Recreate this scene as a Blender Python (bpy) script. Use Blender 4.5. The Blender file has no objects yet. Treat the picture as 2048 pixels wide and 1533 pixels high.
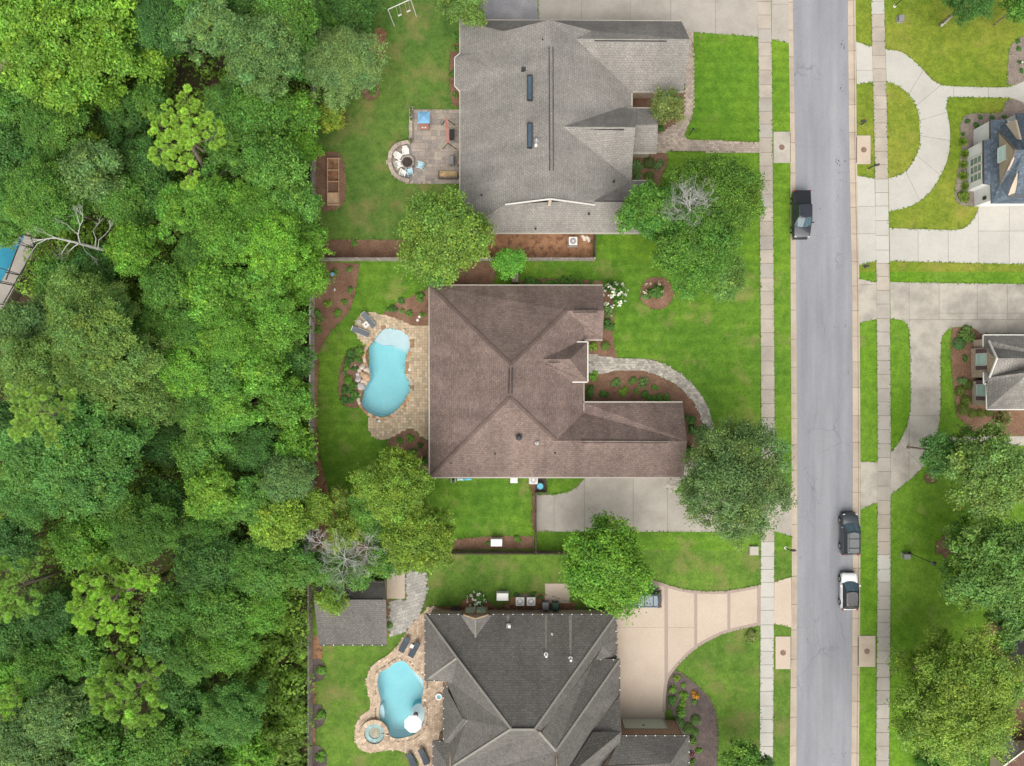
import bpy, bmesh, math, random
import numpy as np
from mathutils import Vector, Matrix
from mathutils.geometry import tessellate_polygon

scene = bpy.context.scene
COL = scene.collection
R = math.radians

# ------------------------------------------------------------------ camera, sky, sun, exposure
H = 79.0            # drone height above the ground, metres
PXM = 18.0          # photograph pixels per metre on the ground
FPX = H * PXM
cam_d = bpy.data.cameras.new('camera')
cam = bpy.data.objects.new('camera', cam_d)
COL.objects.link(cam)
cam.location = (0, 0, H)
cam.rotation_euler = (0, 0, 0)
cam_d.sensor_width = 36.0
cam_d.lens = 36.0 * FPX / 2048.0
cam_d.clip_end = 3000
scene.camera = cam

SUN_EL, SUN_AZ = R(54), R(184)      # high sun behind thin cloud, from the lower edge of the picture
world = bpy.data.worlds.new('World')
scene.world = world
world.use_nodes = True
wn = world.node_tree
wn.nodes.clear()
wo = wn.nodes.new('ShaderNodeOutputWorld')
wb = wn.nodes.new('ShaderNodeBackground')
ws = wn.nodes.new('ShaderNodeTexSky')
ws.sky_type = 'NISHITA'
ws.sun_disc = False
ws.sun_elevation = SUN_EL
ws.sun_rotation = SUN_AZ
ws.air_density = 1.0
ws.dust_density = 4.0
wh = wn.nodes.new('ShaderNodeHueSaturation')
wh.inputs['Saturation'].default_value = 0.35
wn.links.new(ws.outputs[0], wh.inputs['Color'])
wn.links.new(wh.outputs[0], wb.inputs[0])
wb.inputs[1].default_value = 0.05
wn.links.new(wb.outputs[0], wo.inputs[0])

sun_d = bpy.data.lights.new('sun', 'SUN')
sun_d.energy = 1.5
sun_d.angle = R(85)
sun_d.color = (1.0, 0.95, 0.87)
sun = bpy.data.objects.new('sun', sun_d)
COL.objects.link(sun)
sun.location = (0, -30, 60)
# rotation: lamp shines along its -Z; put it due south (negative y), azimuth a little west
sd = Vector((math.sin(SUN_AZ) * math.cos(SUN_EL), math.cos(SUN_AZ) * math.cos(SUN_EL), math.sin(SUN_EL)))
sun.rotation_euler = sd.to_track_quat('Z', 'Y').to_euler()

scene.view_settings.view_transform = 'Standard'
scene.view_settings.look = 'None'
scene.view_settings.exposure = 1.52
scene.view_settings.gamma = 1.0
scene.view_settings.use_curve_mapping = False
scene.cycles.use_denoising = True
scene.cycles.max_bounces = 6
scene.cycles.diffuse_bounces = 3
scene.cycles.transparent_max_bounces = 12

# ------------------------------------------------------------------ helpers
def G(px, py, z=0.0):
    """point of the place seen at photograph pixel (px,py), lying at height z"""
    k = (H - z) / FPX
    return Vector(((px - 1024.0) * k, (766.5 - py) * k, z))

def link(o):
    COL.objects.link(o); return o

def tag(o, label=None, cat=None, group=None, kind=None):
    if label: o['label'] = label
    if cat: o['category'] = cat
    if group: o['group'] = group
    if kind: o['kind'] = kind
    return o

def thing(name, label, cat, loc=(0, 0, 0), rz=0.0, group=None):
    o = bpy.data.objects.new(name, None)
    o.empty_display_size = 0.3
    o.location = loc
    o.rotation_euler = (0, 0, rz)
    link(o)
    return tag(o, label, cat, group)

def ptag(o, label):
    o['label'] = label; return o

class MB:
    """collects vertices and faces of one mesh"""
    def __init__(self):
        self.v = []; self.f = []
    def add(self, vs, fs):
        b = len(self.v)
        self.v += [tuple(p) for p in vs]
        self.f += [tuple(i + b for i in f) for f in fs]
        return self
    def box(self, c, s, rz=0.0, taper=1.0):
        cx, cy, cz = c; sx, sy, sz = s[0] / 2, s[1] / 2, s[2] / 2
        co, si = math.cos(rz), math.sin(rz)
        vs = []
        for z, t in ((-sz, 1.0), (sz, taper)):
            for x, y in ((-sx, -sy), (sx, -sy), (sx, sy), (-sx, sy)):
                x *= t; y *= t
                vs.append((cx + x * co - y * si, cy + x * si + y * co, cz + z))
        return self.add(vs, [(3, 2, 1, 0), (4, 5, 6, 7), (0, 1, 5, 4), (1, 2, 6, 5), (2, 3, 7, 6), (3, 0, 4, 7)])
    def beam(self, a, b, w, h):
        """rectangular bar from a to b"""
        a = Vector(a); b = Vector(b); d = (b - a)
        if d.length < 1e-6: return self
        d.normalize()
        up = Vector((0, 0, 1)) if abs(d.z) < 0.95 else Vector((1, 0, 0))
        s = d.cross(up).normalized(); u = s.cross(d).normalized()
        vs = []
        for p in (a, b):
            for i, j in ((-1, -1), (1, -1), (1, 1), (-1, 1)):
                vs.append(p + s * (i * w / 2) + u * (j * h / 2))
        return self.add(vs, [(0, 1, 2, 3), (7, 6, 5, 4), (0, 4, 5, 1), (1, 5, 6, 2), (2, 6, 7, 3), (3, 7, 4, 0)])
    def tube(self, path, rad, n=6, cap=True):
        path = [Vector(p) for p in path]
        if not isinstance(rad, (list, tuple)): rad = [rad] * len(path)
        vs = []; fs = []
        for i, p in enumerate(path):
            d = path[min(i + 1, len(path) - 1)] - path[max(i - 1, 0)]
            if d.length < 1e-9: d = Vector((0, 0, 1))
            d.normalize()
            up = Vector((0, 0, 1)) if abs(d.z) < 0.9 else Vector((1, 0, 0))
            s = d.cross(up).normalized(); u = s.cross(d).normalized()
            for k in range(n):
                a = 2 * math.pi * k / n
                vs.append(p + s * (math.cos(a) * rad[i]) + u * (math.sin(a) * rad[i]))
        for i in range(len(path) - 1):
            for k in range(n):
                a = i * n + k; b = i * n + (k + 1) % n
                fs.append((a, b, b + n, a + n))
        if cap:
            fs.append(tuple(range(n - 1, -1, -1)))
            fs.append(tuple((len(path) - 1) * n + k for k in range(n)))
        return self.add(vs, fs)
    def cyl(self, c, r, z0, z1, n=16, r2=None):
        r2 = r if r2 is None else r2
        vs = [(c[0] + r * math.cos(2 * math.pi * k / n), c[1] + r * math.sin(2 * math.pi * k / n), z0) for k in range(n)]
        vs += [(c[0] + r2 * math.cos(2 * math.pi * k / n), c[1] + r2 * math.sin(2 * math.pi * k / n), z1) for k in range(n)]
        fs = [tuple(range(n - 1, -1, -1)), tuple(range(n, 2 * n))]
        fs += [(k, (k + 1) % n, n + (k + 1) % n, n + k) for k in range(n)]
        return self.add(vs, fs)
    def prism(self, poly, z0, z1, top=True, bottom=False):
        """poly: list of (x,y) world; walls and caps between z0 and z1"""
        poly = ccw(poly)
        n = len(poly)
        vs = [(p[0], p[1], z1) for p in poly] + [(p[0], p[1], z0) for p in poly]
        fs = []
        if top or bottom:
            tris = tessellate_polygon([[Vector((p[0], p[1], 0)) for p in poly]])
            for t in tris:
                a, b, c = [poly[i] for i in t]
                cr = (b[0] - a[0]) * (c[1] - a[1]) - (b[1] - a[1]) * (c[0] - a[0])
                t = tuple(t) if cr > 0 else tuple(reversed(t))
                if top: fs.append(t)
                if bottom: fs.append(tuple(i + n for i in reversed(t)))
        for i in range(n):
            j = (i + 1) % n
            fs.append((i, i + n, j + n, j))
        return self.add(vs, fs)
    def build(self, name, mat, parent=None, local=False, smooth=False, uv=None):
        me = bpy.data.meshes.new(name)
        v = self.v
        if parent is not None and not local:
            L = parent_loc(parent)
            v = [(p[0] - L.x, p[1] - L.y, p[2] - L.z) for p in v]
        me.from_pydata(v, [], self.f)
        if smooth:
            me.polygons.foreach_set('use_smooth', [True] * len(me.polygons))
        me.update()
        o = bpy.data.objects.new(name, me)
        if mat is not None: me.materials.append(mat)
        if parent is not None: o.parent = parent
        return link(o)

def parent_loc(p):
    L = Vector((0, 0, 0))
    while p is not None:
        L += Vector(p.location); p = p.parent
    return L

def area2(poly):
    return sum(poly[i][0] * poly[(i + 1) % len(poly)][1] - poly[(i + 1) % len(poly)][0] * poly[i][1] for i in range(len(poly)))

def ccw(poly):
    return list(poly) if area2(poly) > 0 else list(reversed(poly))

def smooth_px(pts, n=6, closed=True):
    """Catmull-Rom through the points; a third entry marks a sharp corner"""
    N = len(pts); out = []
    rng = range(N) if closed else range(N - 1)
    P = lambda i: Vector(pts[i % N][:2]) if closed else Vector(pts[max(0, min(N - 1, i))][:2])
    sh = lambda i: len(pts[i % N]) > 2
    for i in rng:
        p1, p2 = P(i), P(i + 1)
        if sh(i) and sh(i + 1):
            out.append(p1); continue
        p0 = p1 * 2 - p2 if sh(i) else P(i - 1)
        p3 = p2 * 2 - p1 if sh(i + 1) else P(i + 2)
        for k in range(n):
            t = k / n
            out.append(0.5 * ((2 * p1) + (p2 - p0) * t + (2 * p0 - 5 * p1 + 4 * p2 - p3) * t * t + (3 * p1 - p0 - 3 * p2 + p3) * t ** 3))
    if not closed: out.append(P(N - 1))
    return [(p.x, p.y) for p in out]

def W(pts, z=0.0):
    return [tuple(G(p[0], p[1], z)[:2]) for p in pts]

def inset(poly, d):
    poly = ccw(poly); n = len(poly); out = []
    for i in range(n):
        a = Vector(poly[i - 1][:2]); b = Vector(poly[i][:2]); c = Vector(poly[(i + 1) % n][:2])
        d1 = (b - a).normalized(); d2 = (c - b).normalized()
        n1 = Vector((-d1.y, d1.x)); n2 = Vector((-d2.y, d2.x))
        m = n1 + n2
        k = d / max(0.35, 1 + n1.dot(n2))
        out.append((b.x + m.x * k, b.y + m.y * k))
    return out

def clip_half(poly, a, b):
    """keep the part of poly left of the line a->b"""
    out = []; n = len(poly)
    side = lambda p: (b[0] - a[0]) * (p[1] - a[1]) - (b[1] - a[1]) * (p[0] - a[0])
    for i in range(n):
        p, q = poly[i], poly[(i + 1) % n]
        sp, sq = side(p), side(q)
        if sp >= 0: out.append(p)
        if (sp > 0 and sq < 0) or (sp < 0 and sq > 0):
            t = sp / (sp - sq)
            out.append((p[0] + (q[0] - p[0]) * t, p[1] + (q[1] - p[1]) * t))
    return out

def clip_cell(poly, cell):
    cell = ccw(cell)
    for i in range(len(cell)):
        poly = clip_half(poly, cell[i], cell[(i + 1) % len(cell)])
        if len(poly) < 3: return []
    o = []
    for p in poly:
        if not o or math.hypot(p[0] - o[-1][0], p[1] - o[-1][1]) > 0.004: o.append(p)
    if len(o) > 2 and math.hypot(o[0][0] - o[-1][0], o[0][1] - o[-1][1]) < 0.004: o.pop()
    return o if len(o) > 2 and abs(area2(o)) > 0.04 else []

def inside(p, poly):
    x, y = p; c = False; n = len(poly); j = n - 1
    for i in range(n):
        if (poly[i][1] > y) != (poly[j][1] > y) and x < (poly[j][0] - poly[i][0]) * (y - poly[i][1]) / (poly[j][1] - poly[i][1]) + poly[i][0]:
            c = not c
        j = i
    return c

# ------------------------------------------------------------------ materials
def rgb(c): return (c[0], c[1], c[2], 1.0)

class NT:
    def __init__(self, name):
        m = bpy.data.materials.new(name); m.use_nodes = True
        self.m = m; self.t = m.node_tree; self.b = self.t.nodes['Principled BSDF']
        self.out = self.t.nodes['Material Output']
    def n(self, kind, **kw):
        nd = self.t.nodes.new(kind)
        for k, v in kw.items(): setattr(nd, k, v)
        return nd
    def l(self, a, b): self.t.links.new(a, b)
    def pos(self, scale=(1, 1, 1)):
        g = self.n('ShaderNodeNewGeometry'); mp = self.n('ShaderNodeMapping')
        mp.inputs['Scale'].default_value = scale
        self.l(g.outputs['Position'], mp.inputs['Vector']); return mp.outputs[0]
    def uv(self):
        return self.n('ShaderNodeUVMap').outputs[0]
    def noise(self, vec, scale, detail=4, rough=0.55):
        nd = self.n('ShaderNodeTexNoise'); nd.inputs['Scale'].default_value = scale
        nd.inputs['Detail'].default_value = detail; nd.inputs['Roughness'].default_value = rough
        self.l(vec, nd.inputs['Vector']); return nd.outputs['Fac']
    def ramp(self, fac, stops):
        nd = self.n('ShaderNodeValToRGB'); e = nd.color_ramp.elements
        while len(e) < len(stops): e.new(0.5)
        for el, (p, c) in zip(e, stops):
            el.position = p; el.color = rgb(c) if isinstance(c, (tuple, list)) else (c, c, c, 1)
        self.l(fac, nd.inputs[0]); return nd.outputs[0]
    def mix(self, a, b, fac, mode='MIX'):
        nd = self.n('ShaderNodeMix', data_type='RGBA', blend_type=mode)
        for sock, val in ((nd.inputs[6], a), (nd.inputs[7], b), (nd.inputs[0], fac)):
            if hasattr(val, 'links') or isinstance(val, bpy.types.NodeSocket): self.l(val, sock)
            elif isinstance(val, (tuple, list)): sock.default_value = rgb(val)
            else: sock.default_value = val if sock.type == 'VALUE' else (val, val, val, 1)
        return nd.outputs[2]
    def math(self, op, a, b=0.0):
        nd = self.n('ShaderNodeMath', operation=op)
        for s, v in ((nd.inputs[0], a), (nd.inputs[1], b)):
            if isinstance(v, bpy.types.NodeSocket): self.l(v, s)
            else: s.default_value = v
        return nd.outputs[0]
    def rand(self):
        return self.n('ShaderNodeObjectInfo').outputs['Random']
    def bump(self, h, strength=0.3, dist=0.05):
        nd = self.n('ShaderNodeBump'); nd.inputs['Strength'].default_value = strength
        nd.inputs['Distance'].default_value = dist
        self.l(h, nd.inputs['Height']); self.l(nd.outputs[0], self.b.inputs['Normal'])
    def done(self, col, rough=0.85, spec=0.25, metal=0.0):
        if isinstance(col, bpy.types.NodeSocket): self.l(col, self.b.inputs['Base Color'])
        else: self.b.inputs['Base Color'].default_value = rgb(col)
        self.b.inputs['Roughness'].default_value = rough
        self.b.inputs['Specular IOR Level'].default_value = spec
        self.b.inputs['Metallic'].default_value = metal
        return self.m

def m_mottled(name, c1, c2, big=0.6, fine=8.0, rough=0.85, rand=0.0, bump=0.25, spec=0.2, c3=None, c3_amt=(0.62, 0.75), stretch=(1, 1, 1), fine_amt=0.5):
    t = NT(name); p = t.pos(stretch)
    a = t.noise(p, big, 5); f = t.noise(p, fine, 3)
    col = t.mix(c1, c2, t.ramp(a, [(0.35, 0.0), (0.68, 1.0)]))
    if c3 is not None:
        s = t.noise(p, big * 2.3, 6, 0.65)
        col = t.mix(col, c3, t.ramp(s, [(c3_amt[0], 0.0), (c3_amt[1], 1.0)]))
    v = t.ramp(f, [(0.3, 1 - fine_amt * 0.5), (0.7, 1 + fine_amt * 0.5)])
    col = t.mix(col, v, 1.0, 'MULTIPLY')
    if rand:
        k = t.math('ADD', t.math('MULTIPLY', t.rand(), 2 * rand), 1 - rand)
        cc = t.n('ShaderNodeCombineColor')
        for i in range(3): t.l(k, cc.inputs[i])
        col = t.mix(col, cc.outputs[0], 1.0, 'MULTIPLY')
    if bump: t.bump(f, bump, 0.02)
    return t.done(col, rough, spec)

def m_plain(name, c, rough=0.6, spec=0.3, metal=0.0, var=0.12, scale=5.0):
    t = NT(name); p = t.pos()
    f = t.noise(p, scale, 3)
    col = t.mix(c, t.ramp(f, [(0.3, 1 - var), (0.7, 1 + var)]), 1.0, 'MULTIPLY')
    return t.done(col, rough, spec, metal)

def m_lawn(name, ca, cb, dry, dry_lo=0.62, dry_hi=0.8, stripe=0.0):
    t = NT(name); p = t.pos()
    big = t.noise(p, 0.11, 4); med = t.noise(p, 0.9, 5, 0.6); fin = t.noise(p, 9.0, 4, 0.7)
    grain = t.noise(p, 22.0, 2, 0.6)
    col = t.mix(ca, cb, t.ramp(big, [(0.36, 0.0), (0.64, 1.0)]))
    col = t.mix(col, t.ramp(med, [(0.28, (0.7, 0.76, 0.8)), (0.72, (1.3, 1.2, 1.25))]), 1.0, 'MULTIPLY')
    m2 = t.noise(p, 3.2, 4, 0.65)
    col = t.mix(col, t.ramp(m2, [(0.3, (0.78, 0.84, 0.8)), (0.7, (1.24, 1.16, 1.25))]), 1.0, 'MULTIPLY')
    d = t.noise(p, 0.33, 6, 0.62)
    dm = t.ramp(d, [(dry_lo, 0.0), (dry_hi, 0.75)])
    col = t.mix(col, dry, dm)
    if stripe:
        w = t.n('ShaderNodeTexWave'); w.bands_direction = 'Y'
        w.inputs['Scale'].default_value = 0.28; w.inputs['Distortion'].default_value = 1.0
        t.l(p, w.inputs['Vector'])
        col = t.mix(col, t.ramp(w.outputs['Fac'], [(0.2, 1 - stripe), (0.8, 1 + stripe)]), 1.0, 'MULTIPLY')
    col = t.mix(col, t.ramp(fin, [(0.25, 0.62), (0.75, 1.38)]), 1.0, 'MULTIPLY')
    col = t.mix(col, t.ramp(grain, [(0.3, 0.75), (0.7, 1.25)]), 1.0, 'MULTIPLY')
    t.bump(fin, 0.7, 0.06)
    return t.done(col, 0.95, 0.1)

def m_shingle(name, c1, c2, row=0.22, streak=0.25, stain=0.25):
    streak *= .75; stain *= .8
    t = NT(name); uv = t.uv()
    b = t.n('ShaderNodeTexBrick'); t.l(uv, b.inputs['Vector'])
    b.inputs['Color1'].default_value = rgb(c1); b.inputs['Color2'].default_value = rgb(c2)
    b.inputs['Mortar'].default_value = rgb([x * 0.6 for x in c1])
    b.inputs['Scale'].default_value = 1.0; b.inputs['Mortar Size'].default_value = 0.022
    b.inputs['Mortar Smooth'].default_value = 0.4
    b.inputs['Brick Width'].default_value = 0.33; b.inputs['Row Height'].default_value = row
    b.offset = 0.5
    p = t.pos()
    f = t.noise(p, 7.0, 3); g = t.noise(p, 0.35, 6, 0.6)
    mp = t.n('ShaderNodeMapping'); mp.inputs['Scale'].default_value = (0.7, 0.07, 1); t.l(uv, mp.inputs['Vector'])
    s = t.noise(mp.outputs[0], 1.0, 4)
    col = t.mix(b.outputs['Color'], t.ramp(f, [(0.3, 0.78), (0.7, 1.22)]), 1.0, 'MULTIPLY')
    col = t.mix(col, t.ramp(g, [(0.3, 1 - stain), (0.7, 1 + stain * 0.6)]), 1.0, 'MULTIPLY')
    col = t.mix(col, t.ramp(s, [(0.3, 1 - streak), (0.7, 1 + streak * 0.5)]), 1.0, 'MULTIPLY')
    t.bump(b.outputs['Fac'], -0.5, 0.02)
    return t.done(col, 0.92, 0.15)

def m_concrete(name, c, dark, stain=0.5, rand=0.06, joint=False):
    t = NT(name); p = t.pos()
    a = t.noise(p, 0.45, 6, 0.6); f = t.noise(p, 6.0, 4, 0.6); s = t.noise(p, 0.17, 5, 0.7)
    g = t.noise(p, 40.0, 2)
    col = t.mix(c, dark, t.ramp(a, [(0.42, 0.0), (0.75, stain)]))
    col = t.mix(col, dark, t.ramp(s, [(0.52, 0.0), (0.74, stain * 0.8)]))
    col = t.mix(col, t.ramp(f, [(0.3, 0.93), (0.7, 1.06)]), 1.0, 'MULTIPLY')
    col = t.mix(col, t.ramp(g, [(0.3, 0.95), (0.7, 1.05)]), 1.0, 'MULTIPLY')
    k = t.math('ADD', t.math('MULTIPLY', t.rand(), 2 * rand), 1 - rand)
    cc = t.n('ShaderNodeCombineColor')
    for i in range(3): t.l(k, cc.inputs[i])
    col = t.mix(col, cc.outputs[0], 1.0, 'MULTIPLY')
    t.bump(f, 0.15, 0.01)
    return t.done(col, 0.9, 0.2)

def m_attr(name, rough=0.85, spec=0.2, mult=1.0, fine=10.0, famt=0.2):
    """colour of each stone comes from the mesh, grain from noise"""
    t = NT(name); a = t.n('ShaderNodeAttribute'); a.attribute_name = 'tone'
    f = t.noise(t.pos(), fine, 3)
    g = t.noise(t.pos(), 0.5, 5, 0.6)
    col = t.mix(a.outputs['Color'], t.ramp(f, [(0.3, 1 - famt), (0.7, 1 + famt)]), 1.0, 'MULTIPLY')
    col = t.mix(col, t.ramp(g, [(0.3, 0.82), (0.7, 1.12)]), 1.0, 'MULTIPLY')
    t.bump(f, 0.2, 0.01)
    return t.done(col, rough, spec)

def m_leaf(name, trans=0.3, rough=0.55):
    t = NT(name)
    oi = t.n('ShaderNodeObjectInfo'); a = t.n('ShaderNodeAttribute'); a.attribute_name = 'tone'
    col = t.mix(oi.outputs['Color'], a.outputs['Color'], 1.0, 'MULTIPLY')
    t.l(col, t.b.inputs['Base Color']); t.b.inputs['Roughness'].default_value = rough
    t.b.inputs['Specular IOR Level'].default_value = 0.3
    tr = t.n('ShaderNodeBsdfTranslucent'); t.l(t.mix(col, (1.15, 1.2, 0.6), 1.0, 'MULTIPLY'), tr.inputs[0])
    mx = t.n('ShaderNodeMixShader'); mx.inputs[0].default_value = trans
    t.l(t.b.outputs[0], mx.inputs[1]); t.l(tr.outputs[0], mx.inputs[2]); t.l(mx.outputs[0], t.out.inputs[0])
    return t.m

M = {}
M['floor_wood'] = m_mottled('leaf_litter', (0.06, 0.038, 0.024), (0.10, 0.065, 0.042), 0.5, 6, c3=(0.045, 0.07, 0.018), c3_amt=(0.45, 0.6))
M['lawn_front'] = m_lawn('lawn_front', (0.088, 0.193, 0.017), (0.120, 0.224, 0.019), (0.177, 0.198, 0.052), 0.60, 0.80, 0.05)
M['lawn_back'] = m_lawn('lawn_back', (0.071, 0.146, 0.026), (0.103, 0.179, 0.033), (0.226, 0.188, 0.076), 0.49, 0.70)
M['lawn_mid'] = m_lawn('lawn_middle', (0.072, 0.168, 0.017), (0.114, 0.222, 0.022), (0.240, 0.204, 0.084), 0.54, 0.74, 0.04)
M['lawn_low'] = m_lawn('lawn_lower', (0.074, 0.148, 0.022), (0.108, 0.197, 0.027), (0.197, 0.178, 0.069), 0.50, 0.70)
M['lawn_east'] = m_lawn('lawn_east', (0.127, 0.195, 0.018), (0.186, 0.219, 0.030), (0.254, 0.215, 0.059), 0.56, 0.76)
M['lawn_east2'] = m_lawn('lawn_east_lower', (0.096, 0.210, 0.014), (0.120, 0.228, 0.024), (0.240, 0.204, 0.096), 0.58, 0.78)
M['mulch'] = m_mottled('pine_straw_mulch', (0.15, 0.085, 0.055), (0.22, 0.13, 0.085), 0.7, 11, fine_amt=0.9, bump=0.5)
M['mulch_red'] = m_mottled('red_soil', (0.22, 0.11, 0.06), (0.3, 0.17, 0.095), 0.8, 9, fine_amt=0.6, c3=(0.12, 0.065, 0.04), c3_amt=(0.5, 0.62))
M['mulch_grey'] = m_mottled('grey_bark_mulch', (0.17, 0.14, 0.12), (0.24, 0.195, 0.165), 0.7, 12, fine_amt=0.9, bump=0.5)
M['mulch_dark'] = m_mottled('dark_bark_mulch', (0.075, 0.06, 0.055), (0.13, 0.1, 0.09), 0.7, 12, fine_amt=0.9, bump=0.5)
M['soil'] = m_mottled('garden_soil', (0.13, 0.075, 0.045), (0.2, 0.12, 0.075), 1.0, 9, fine_amt=0.5)
def m_asphalt():
    t = NT('asphalt'); p = t.pos(); q = t.pos((1, .035, 1)); r_ = t.pos((1, .2, 1))
    band = t.noise(q, 0.75, 4, .6); pat = t.noise(r_, 0.4, 6, .62); f = t.noise(p, 15, 3); g = t.noise(p, 1.6, 5, .7)
    col = t.mix((.205, .212, .236), (.262, .268, .285), t.ramp(band, [(.3, 0.0), (.7, 1.0)]))
    col = t.mix(col, t.ramp(pat, [(.3, .84), (.7, 1.12)]), 1.0, 'MULTIPLY')
    col = t.mix(col, (.3, .305, .315), t.ramp(g, [(.62, 0.0), (.78, .6)]))
    v = t.n('ShaderNodeTexVoronoi', feature='DISTANCE_TO_EDGE'); v.inputs['Scale'].default_value = .22
    wv = t.n('ShaderNodeVectorMath', operation='ADD'); nz = t.n('ShaderNodeTexNoise'); nz.inputs['Scale'].default_value = .9; nz.inputs['Detail'].default_value = 4; t.l(p, nz.inputs['Vector'])
    t.l(p, wv.inputs[0]); t.l(nz.outputs['Color'], wv.inputs[1]); t.l(wv.outputs[0], v.inputs['Vector'])
    cm = t.math('MULTIPLY', t.ramp(v.outputs['Distance'], [(.004, 1.0), (.012, 0.0)]), t.ramp(t.noise(p, .12, 3), [(.5, 0.0), (.6, .5)]))
    col = t.mix(col, (.12, .12, .13), cm)
    col = t.mix(col, t.ramp(f, [(.3, .86), (.7, 1.14)]), 1.0, 'MULTIPLY'); t.bump(f, .3, .02)
    return t.done(col, .92, .2)
M['asphalt'] = m_asphalt()
M['tar'] = m_plain('tar_stain', (0.10, 0.10, 0.105), 0.8, 0.2, var=0.4, scale=9)
M['conc_walk'] = m_concrete('sidewalk_concrete', (0.370, 0.327, 0.275), (0.224, 0.202, 0.172), 0.6, 0.08)
M['conc_new'] = m_concrete('new_concrete', (0.422, 0.411, 0.374), (0.340, 0.326, 0.292), 0.5, 0.04)
M['conc_old'] = m_concrete('old_concrete', (0.40, 0.372, 0.32), (0.17, 0.158, 0.14), 0.72, 0.05)
M['conc_grey'] = m_concrete('driveway_concrete', (0.344, 0.320, 0.283), (0.238, 0.217, 0.184), 0.7, 0.06)
M['conc_kerb'] = m_concrete('kerb_concrete', (0.403, 0.344, 0.273), (0.286, 0.227, 0.185), 0.7, 0.08)
M['conc_tan'] = m_concrete('tan_concrete', (0.46, 0.385, 0.312), (0.385, 0.31, 0.245), 0.5, 0.03)
M['band_tan'] = m_concrete('mauve_stamped_border', (0.320, 0.256, 0.220), (0.272, 0.216, 0.188), 0.5, 0.03)
M['joint'] = m_plain('joint_sand', (0.17, 0.145, 0.115), 0.95, 0.1)
M['stone'] = m_attr('paver_stone')
M['gravel'] = m_mottled('gravel', (0.2, 0.2, 0.215), (0.27, 0.265, 0.27), 0.6, 16, fine_amt=0.8, bump=0.5)
M['sh_grey'] = m_shingle('grey_shingles', (0.254, 0.240, 0.221), (0.212, 0.202, 0.186), 0.24, 0.22, 0.22)
M['sh_brown'] = m_shingle('brown_shingles', (0.220, 0.163, 0.141), (0.163, 0.123, 0.110), 0.24, 0.25, 0.3)
M['sh_dark'] = m_shingle('charcoal_shingles', (0.155, 0.146, 0.135), (0.120, 0.114, 0.105), 0.24, 0.15, 0.18)
M['sh_blue'] = m_shingle('slate_blue_shingles', (0.130, 0.163, 0.202), (0.078, 0.101, 0.130), 0.3, 0.15, 0.15)
M['sh_east'] = m_shingle('weathered_grey_shingles', (0.26, 0.245, 0.225), (0.21, 0.2, 0.185), 0.26, 0.3, 0.3)
M['sh_blackish'] = m_shingle('black_shingles', (0.07, 0.066, 0.068), (0.055, 0.052, 0.054), 0.26)
M['sh_red'] = m_shingle('red_brown_shingles', (0.22, 0.13, 0.1), (0.18, 0.105, 0.085), 0.26)
M['cap_light'] = m_plain('ridge_cap_light', (0.220, 0.210, 0.186), 0.9, 0.15)
M['vent'] = m_plain('ridge_vent_black', (0.035, 0.033, 0.032), 0.8, 0.2)
M['white'] = m_plain('white_trim', (0.612, 0.595, 0.561), 0.5, 0.3, var=0.05)
M['gutter'] = m_plain('gutter_beige', (0.36, 0.335, 0.29), 0.5, 0.3, var=0.08)
M['gutter_dark'] = m_plain('gutter_dark_bronze', (0.05, 0.045, 0.04), 0.5, 0.3)
M['stucco'] = m_mottled('beige_stucco', (0.5, 0.43, 0.33), (0.56, 0.48, 0.38), 1.0, 14, fine_amt=0.15)
M['siding_tan'] = m_mottled('tan_siding', (0.42, 0.35, 0.265), (0.46, 0.385, 0.3), 1.0, 14, fine_amt=0.12)
M['siding_white'] = m_mottled('white_siding', (0.6, 0.6, 0.6), (0.66, 0.66, 0.655), 1.0, 14, fine_amt=0.08)
def m_brick(name, c1, c2, mo, s=1.0):
    t = NT(name)
    g = t.n('ShaderNodeNewGeometry'); sp = t.n('ShaderNodeSeparateXYZ'); t.l(g.outputs['Position'], sp.inputs[0])
    cb = t.n('ShaderNodeCombineXYZ'); t.l(t.math('ADD', sp.outputs[0], sp.outputs[1]), cb.inputs[0]); t.l(sp.outputs[2], cb.inputs[1])
    b = t.n('ShaderNodeTexBrick'); t.l(cb.outputs[0], b.inputs['Vector'])
    b.inputs['Color1'].default_value = rgb(c1); b.inputs['Color2'].default_value = rgb(c2); b.inputs['Mortar'].default_value = rgb(mo)
    b.inputs['Scale'].default_value = s; b.inputs['Brick Width'].default_value = 0.24; b.inputs['Row Height'].default_value = 0.08
    b.inputs['Mortar Size'].default_value = 0.01
    f = t.noise(t.pos(), 5, 3)
    col = t.mix(b.outputs['Color'], t.ramp(f, [(0.3, 0.75), (0.7, 1.25)]), 1.0, 'MULTIPLY')
    t.bump(b.outputs['Fac'], -0.4, 0.01)
    return t.done(col, 0.9, 0.15)
M['brick_red'] = m_brick('red_brick', (0.3, 0.15, 0.09), (0.42, 0.24, 0.15), (0.4, 0.33, 0.26))
M['brick_tan'] = m_brick('tan_brick', (0.4, 0.27, 0.19), (0.5, 0.4, 0.3), (0.5, 0.44, 0.38))
M['glass'] = m_plain('window_glass', (0.16, 0.22, 0.19), 0.12, 0.6, var=0.2, scale=2)
M['glass_aqua'] = m_plain('window_glass_pale', (0.4, 0.58, 0.54), 0.15, 0.5, var=0.1, scale=2)
M['shutter'] = m_plain('shutter_mauve', (0.13, 0.09, 0.1), 0.7, 0.2)
M['skylight'] = m_plain('skylight_glass', (0.055, 0.09, 0.12), 0.08, 0.6, var=0.15, scale=1)
M['metal'] = m_plain('galvanised_metal', (0.42, 0.42, 0.42), 0.4, 0.5, 0.7)
M['metal_dark'] = m_plain('black_metal', (0.03, 0.03, 0.032), 0.45, 0.4)
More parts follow.
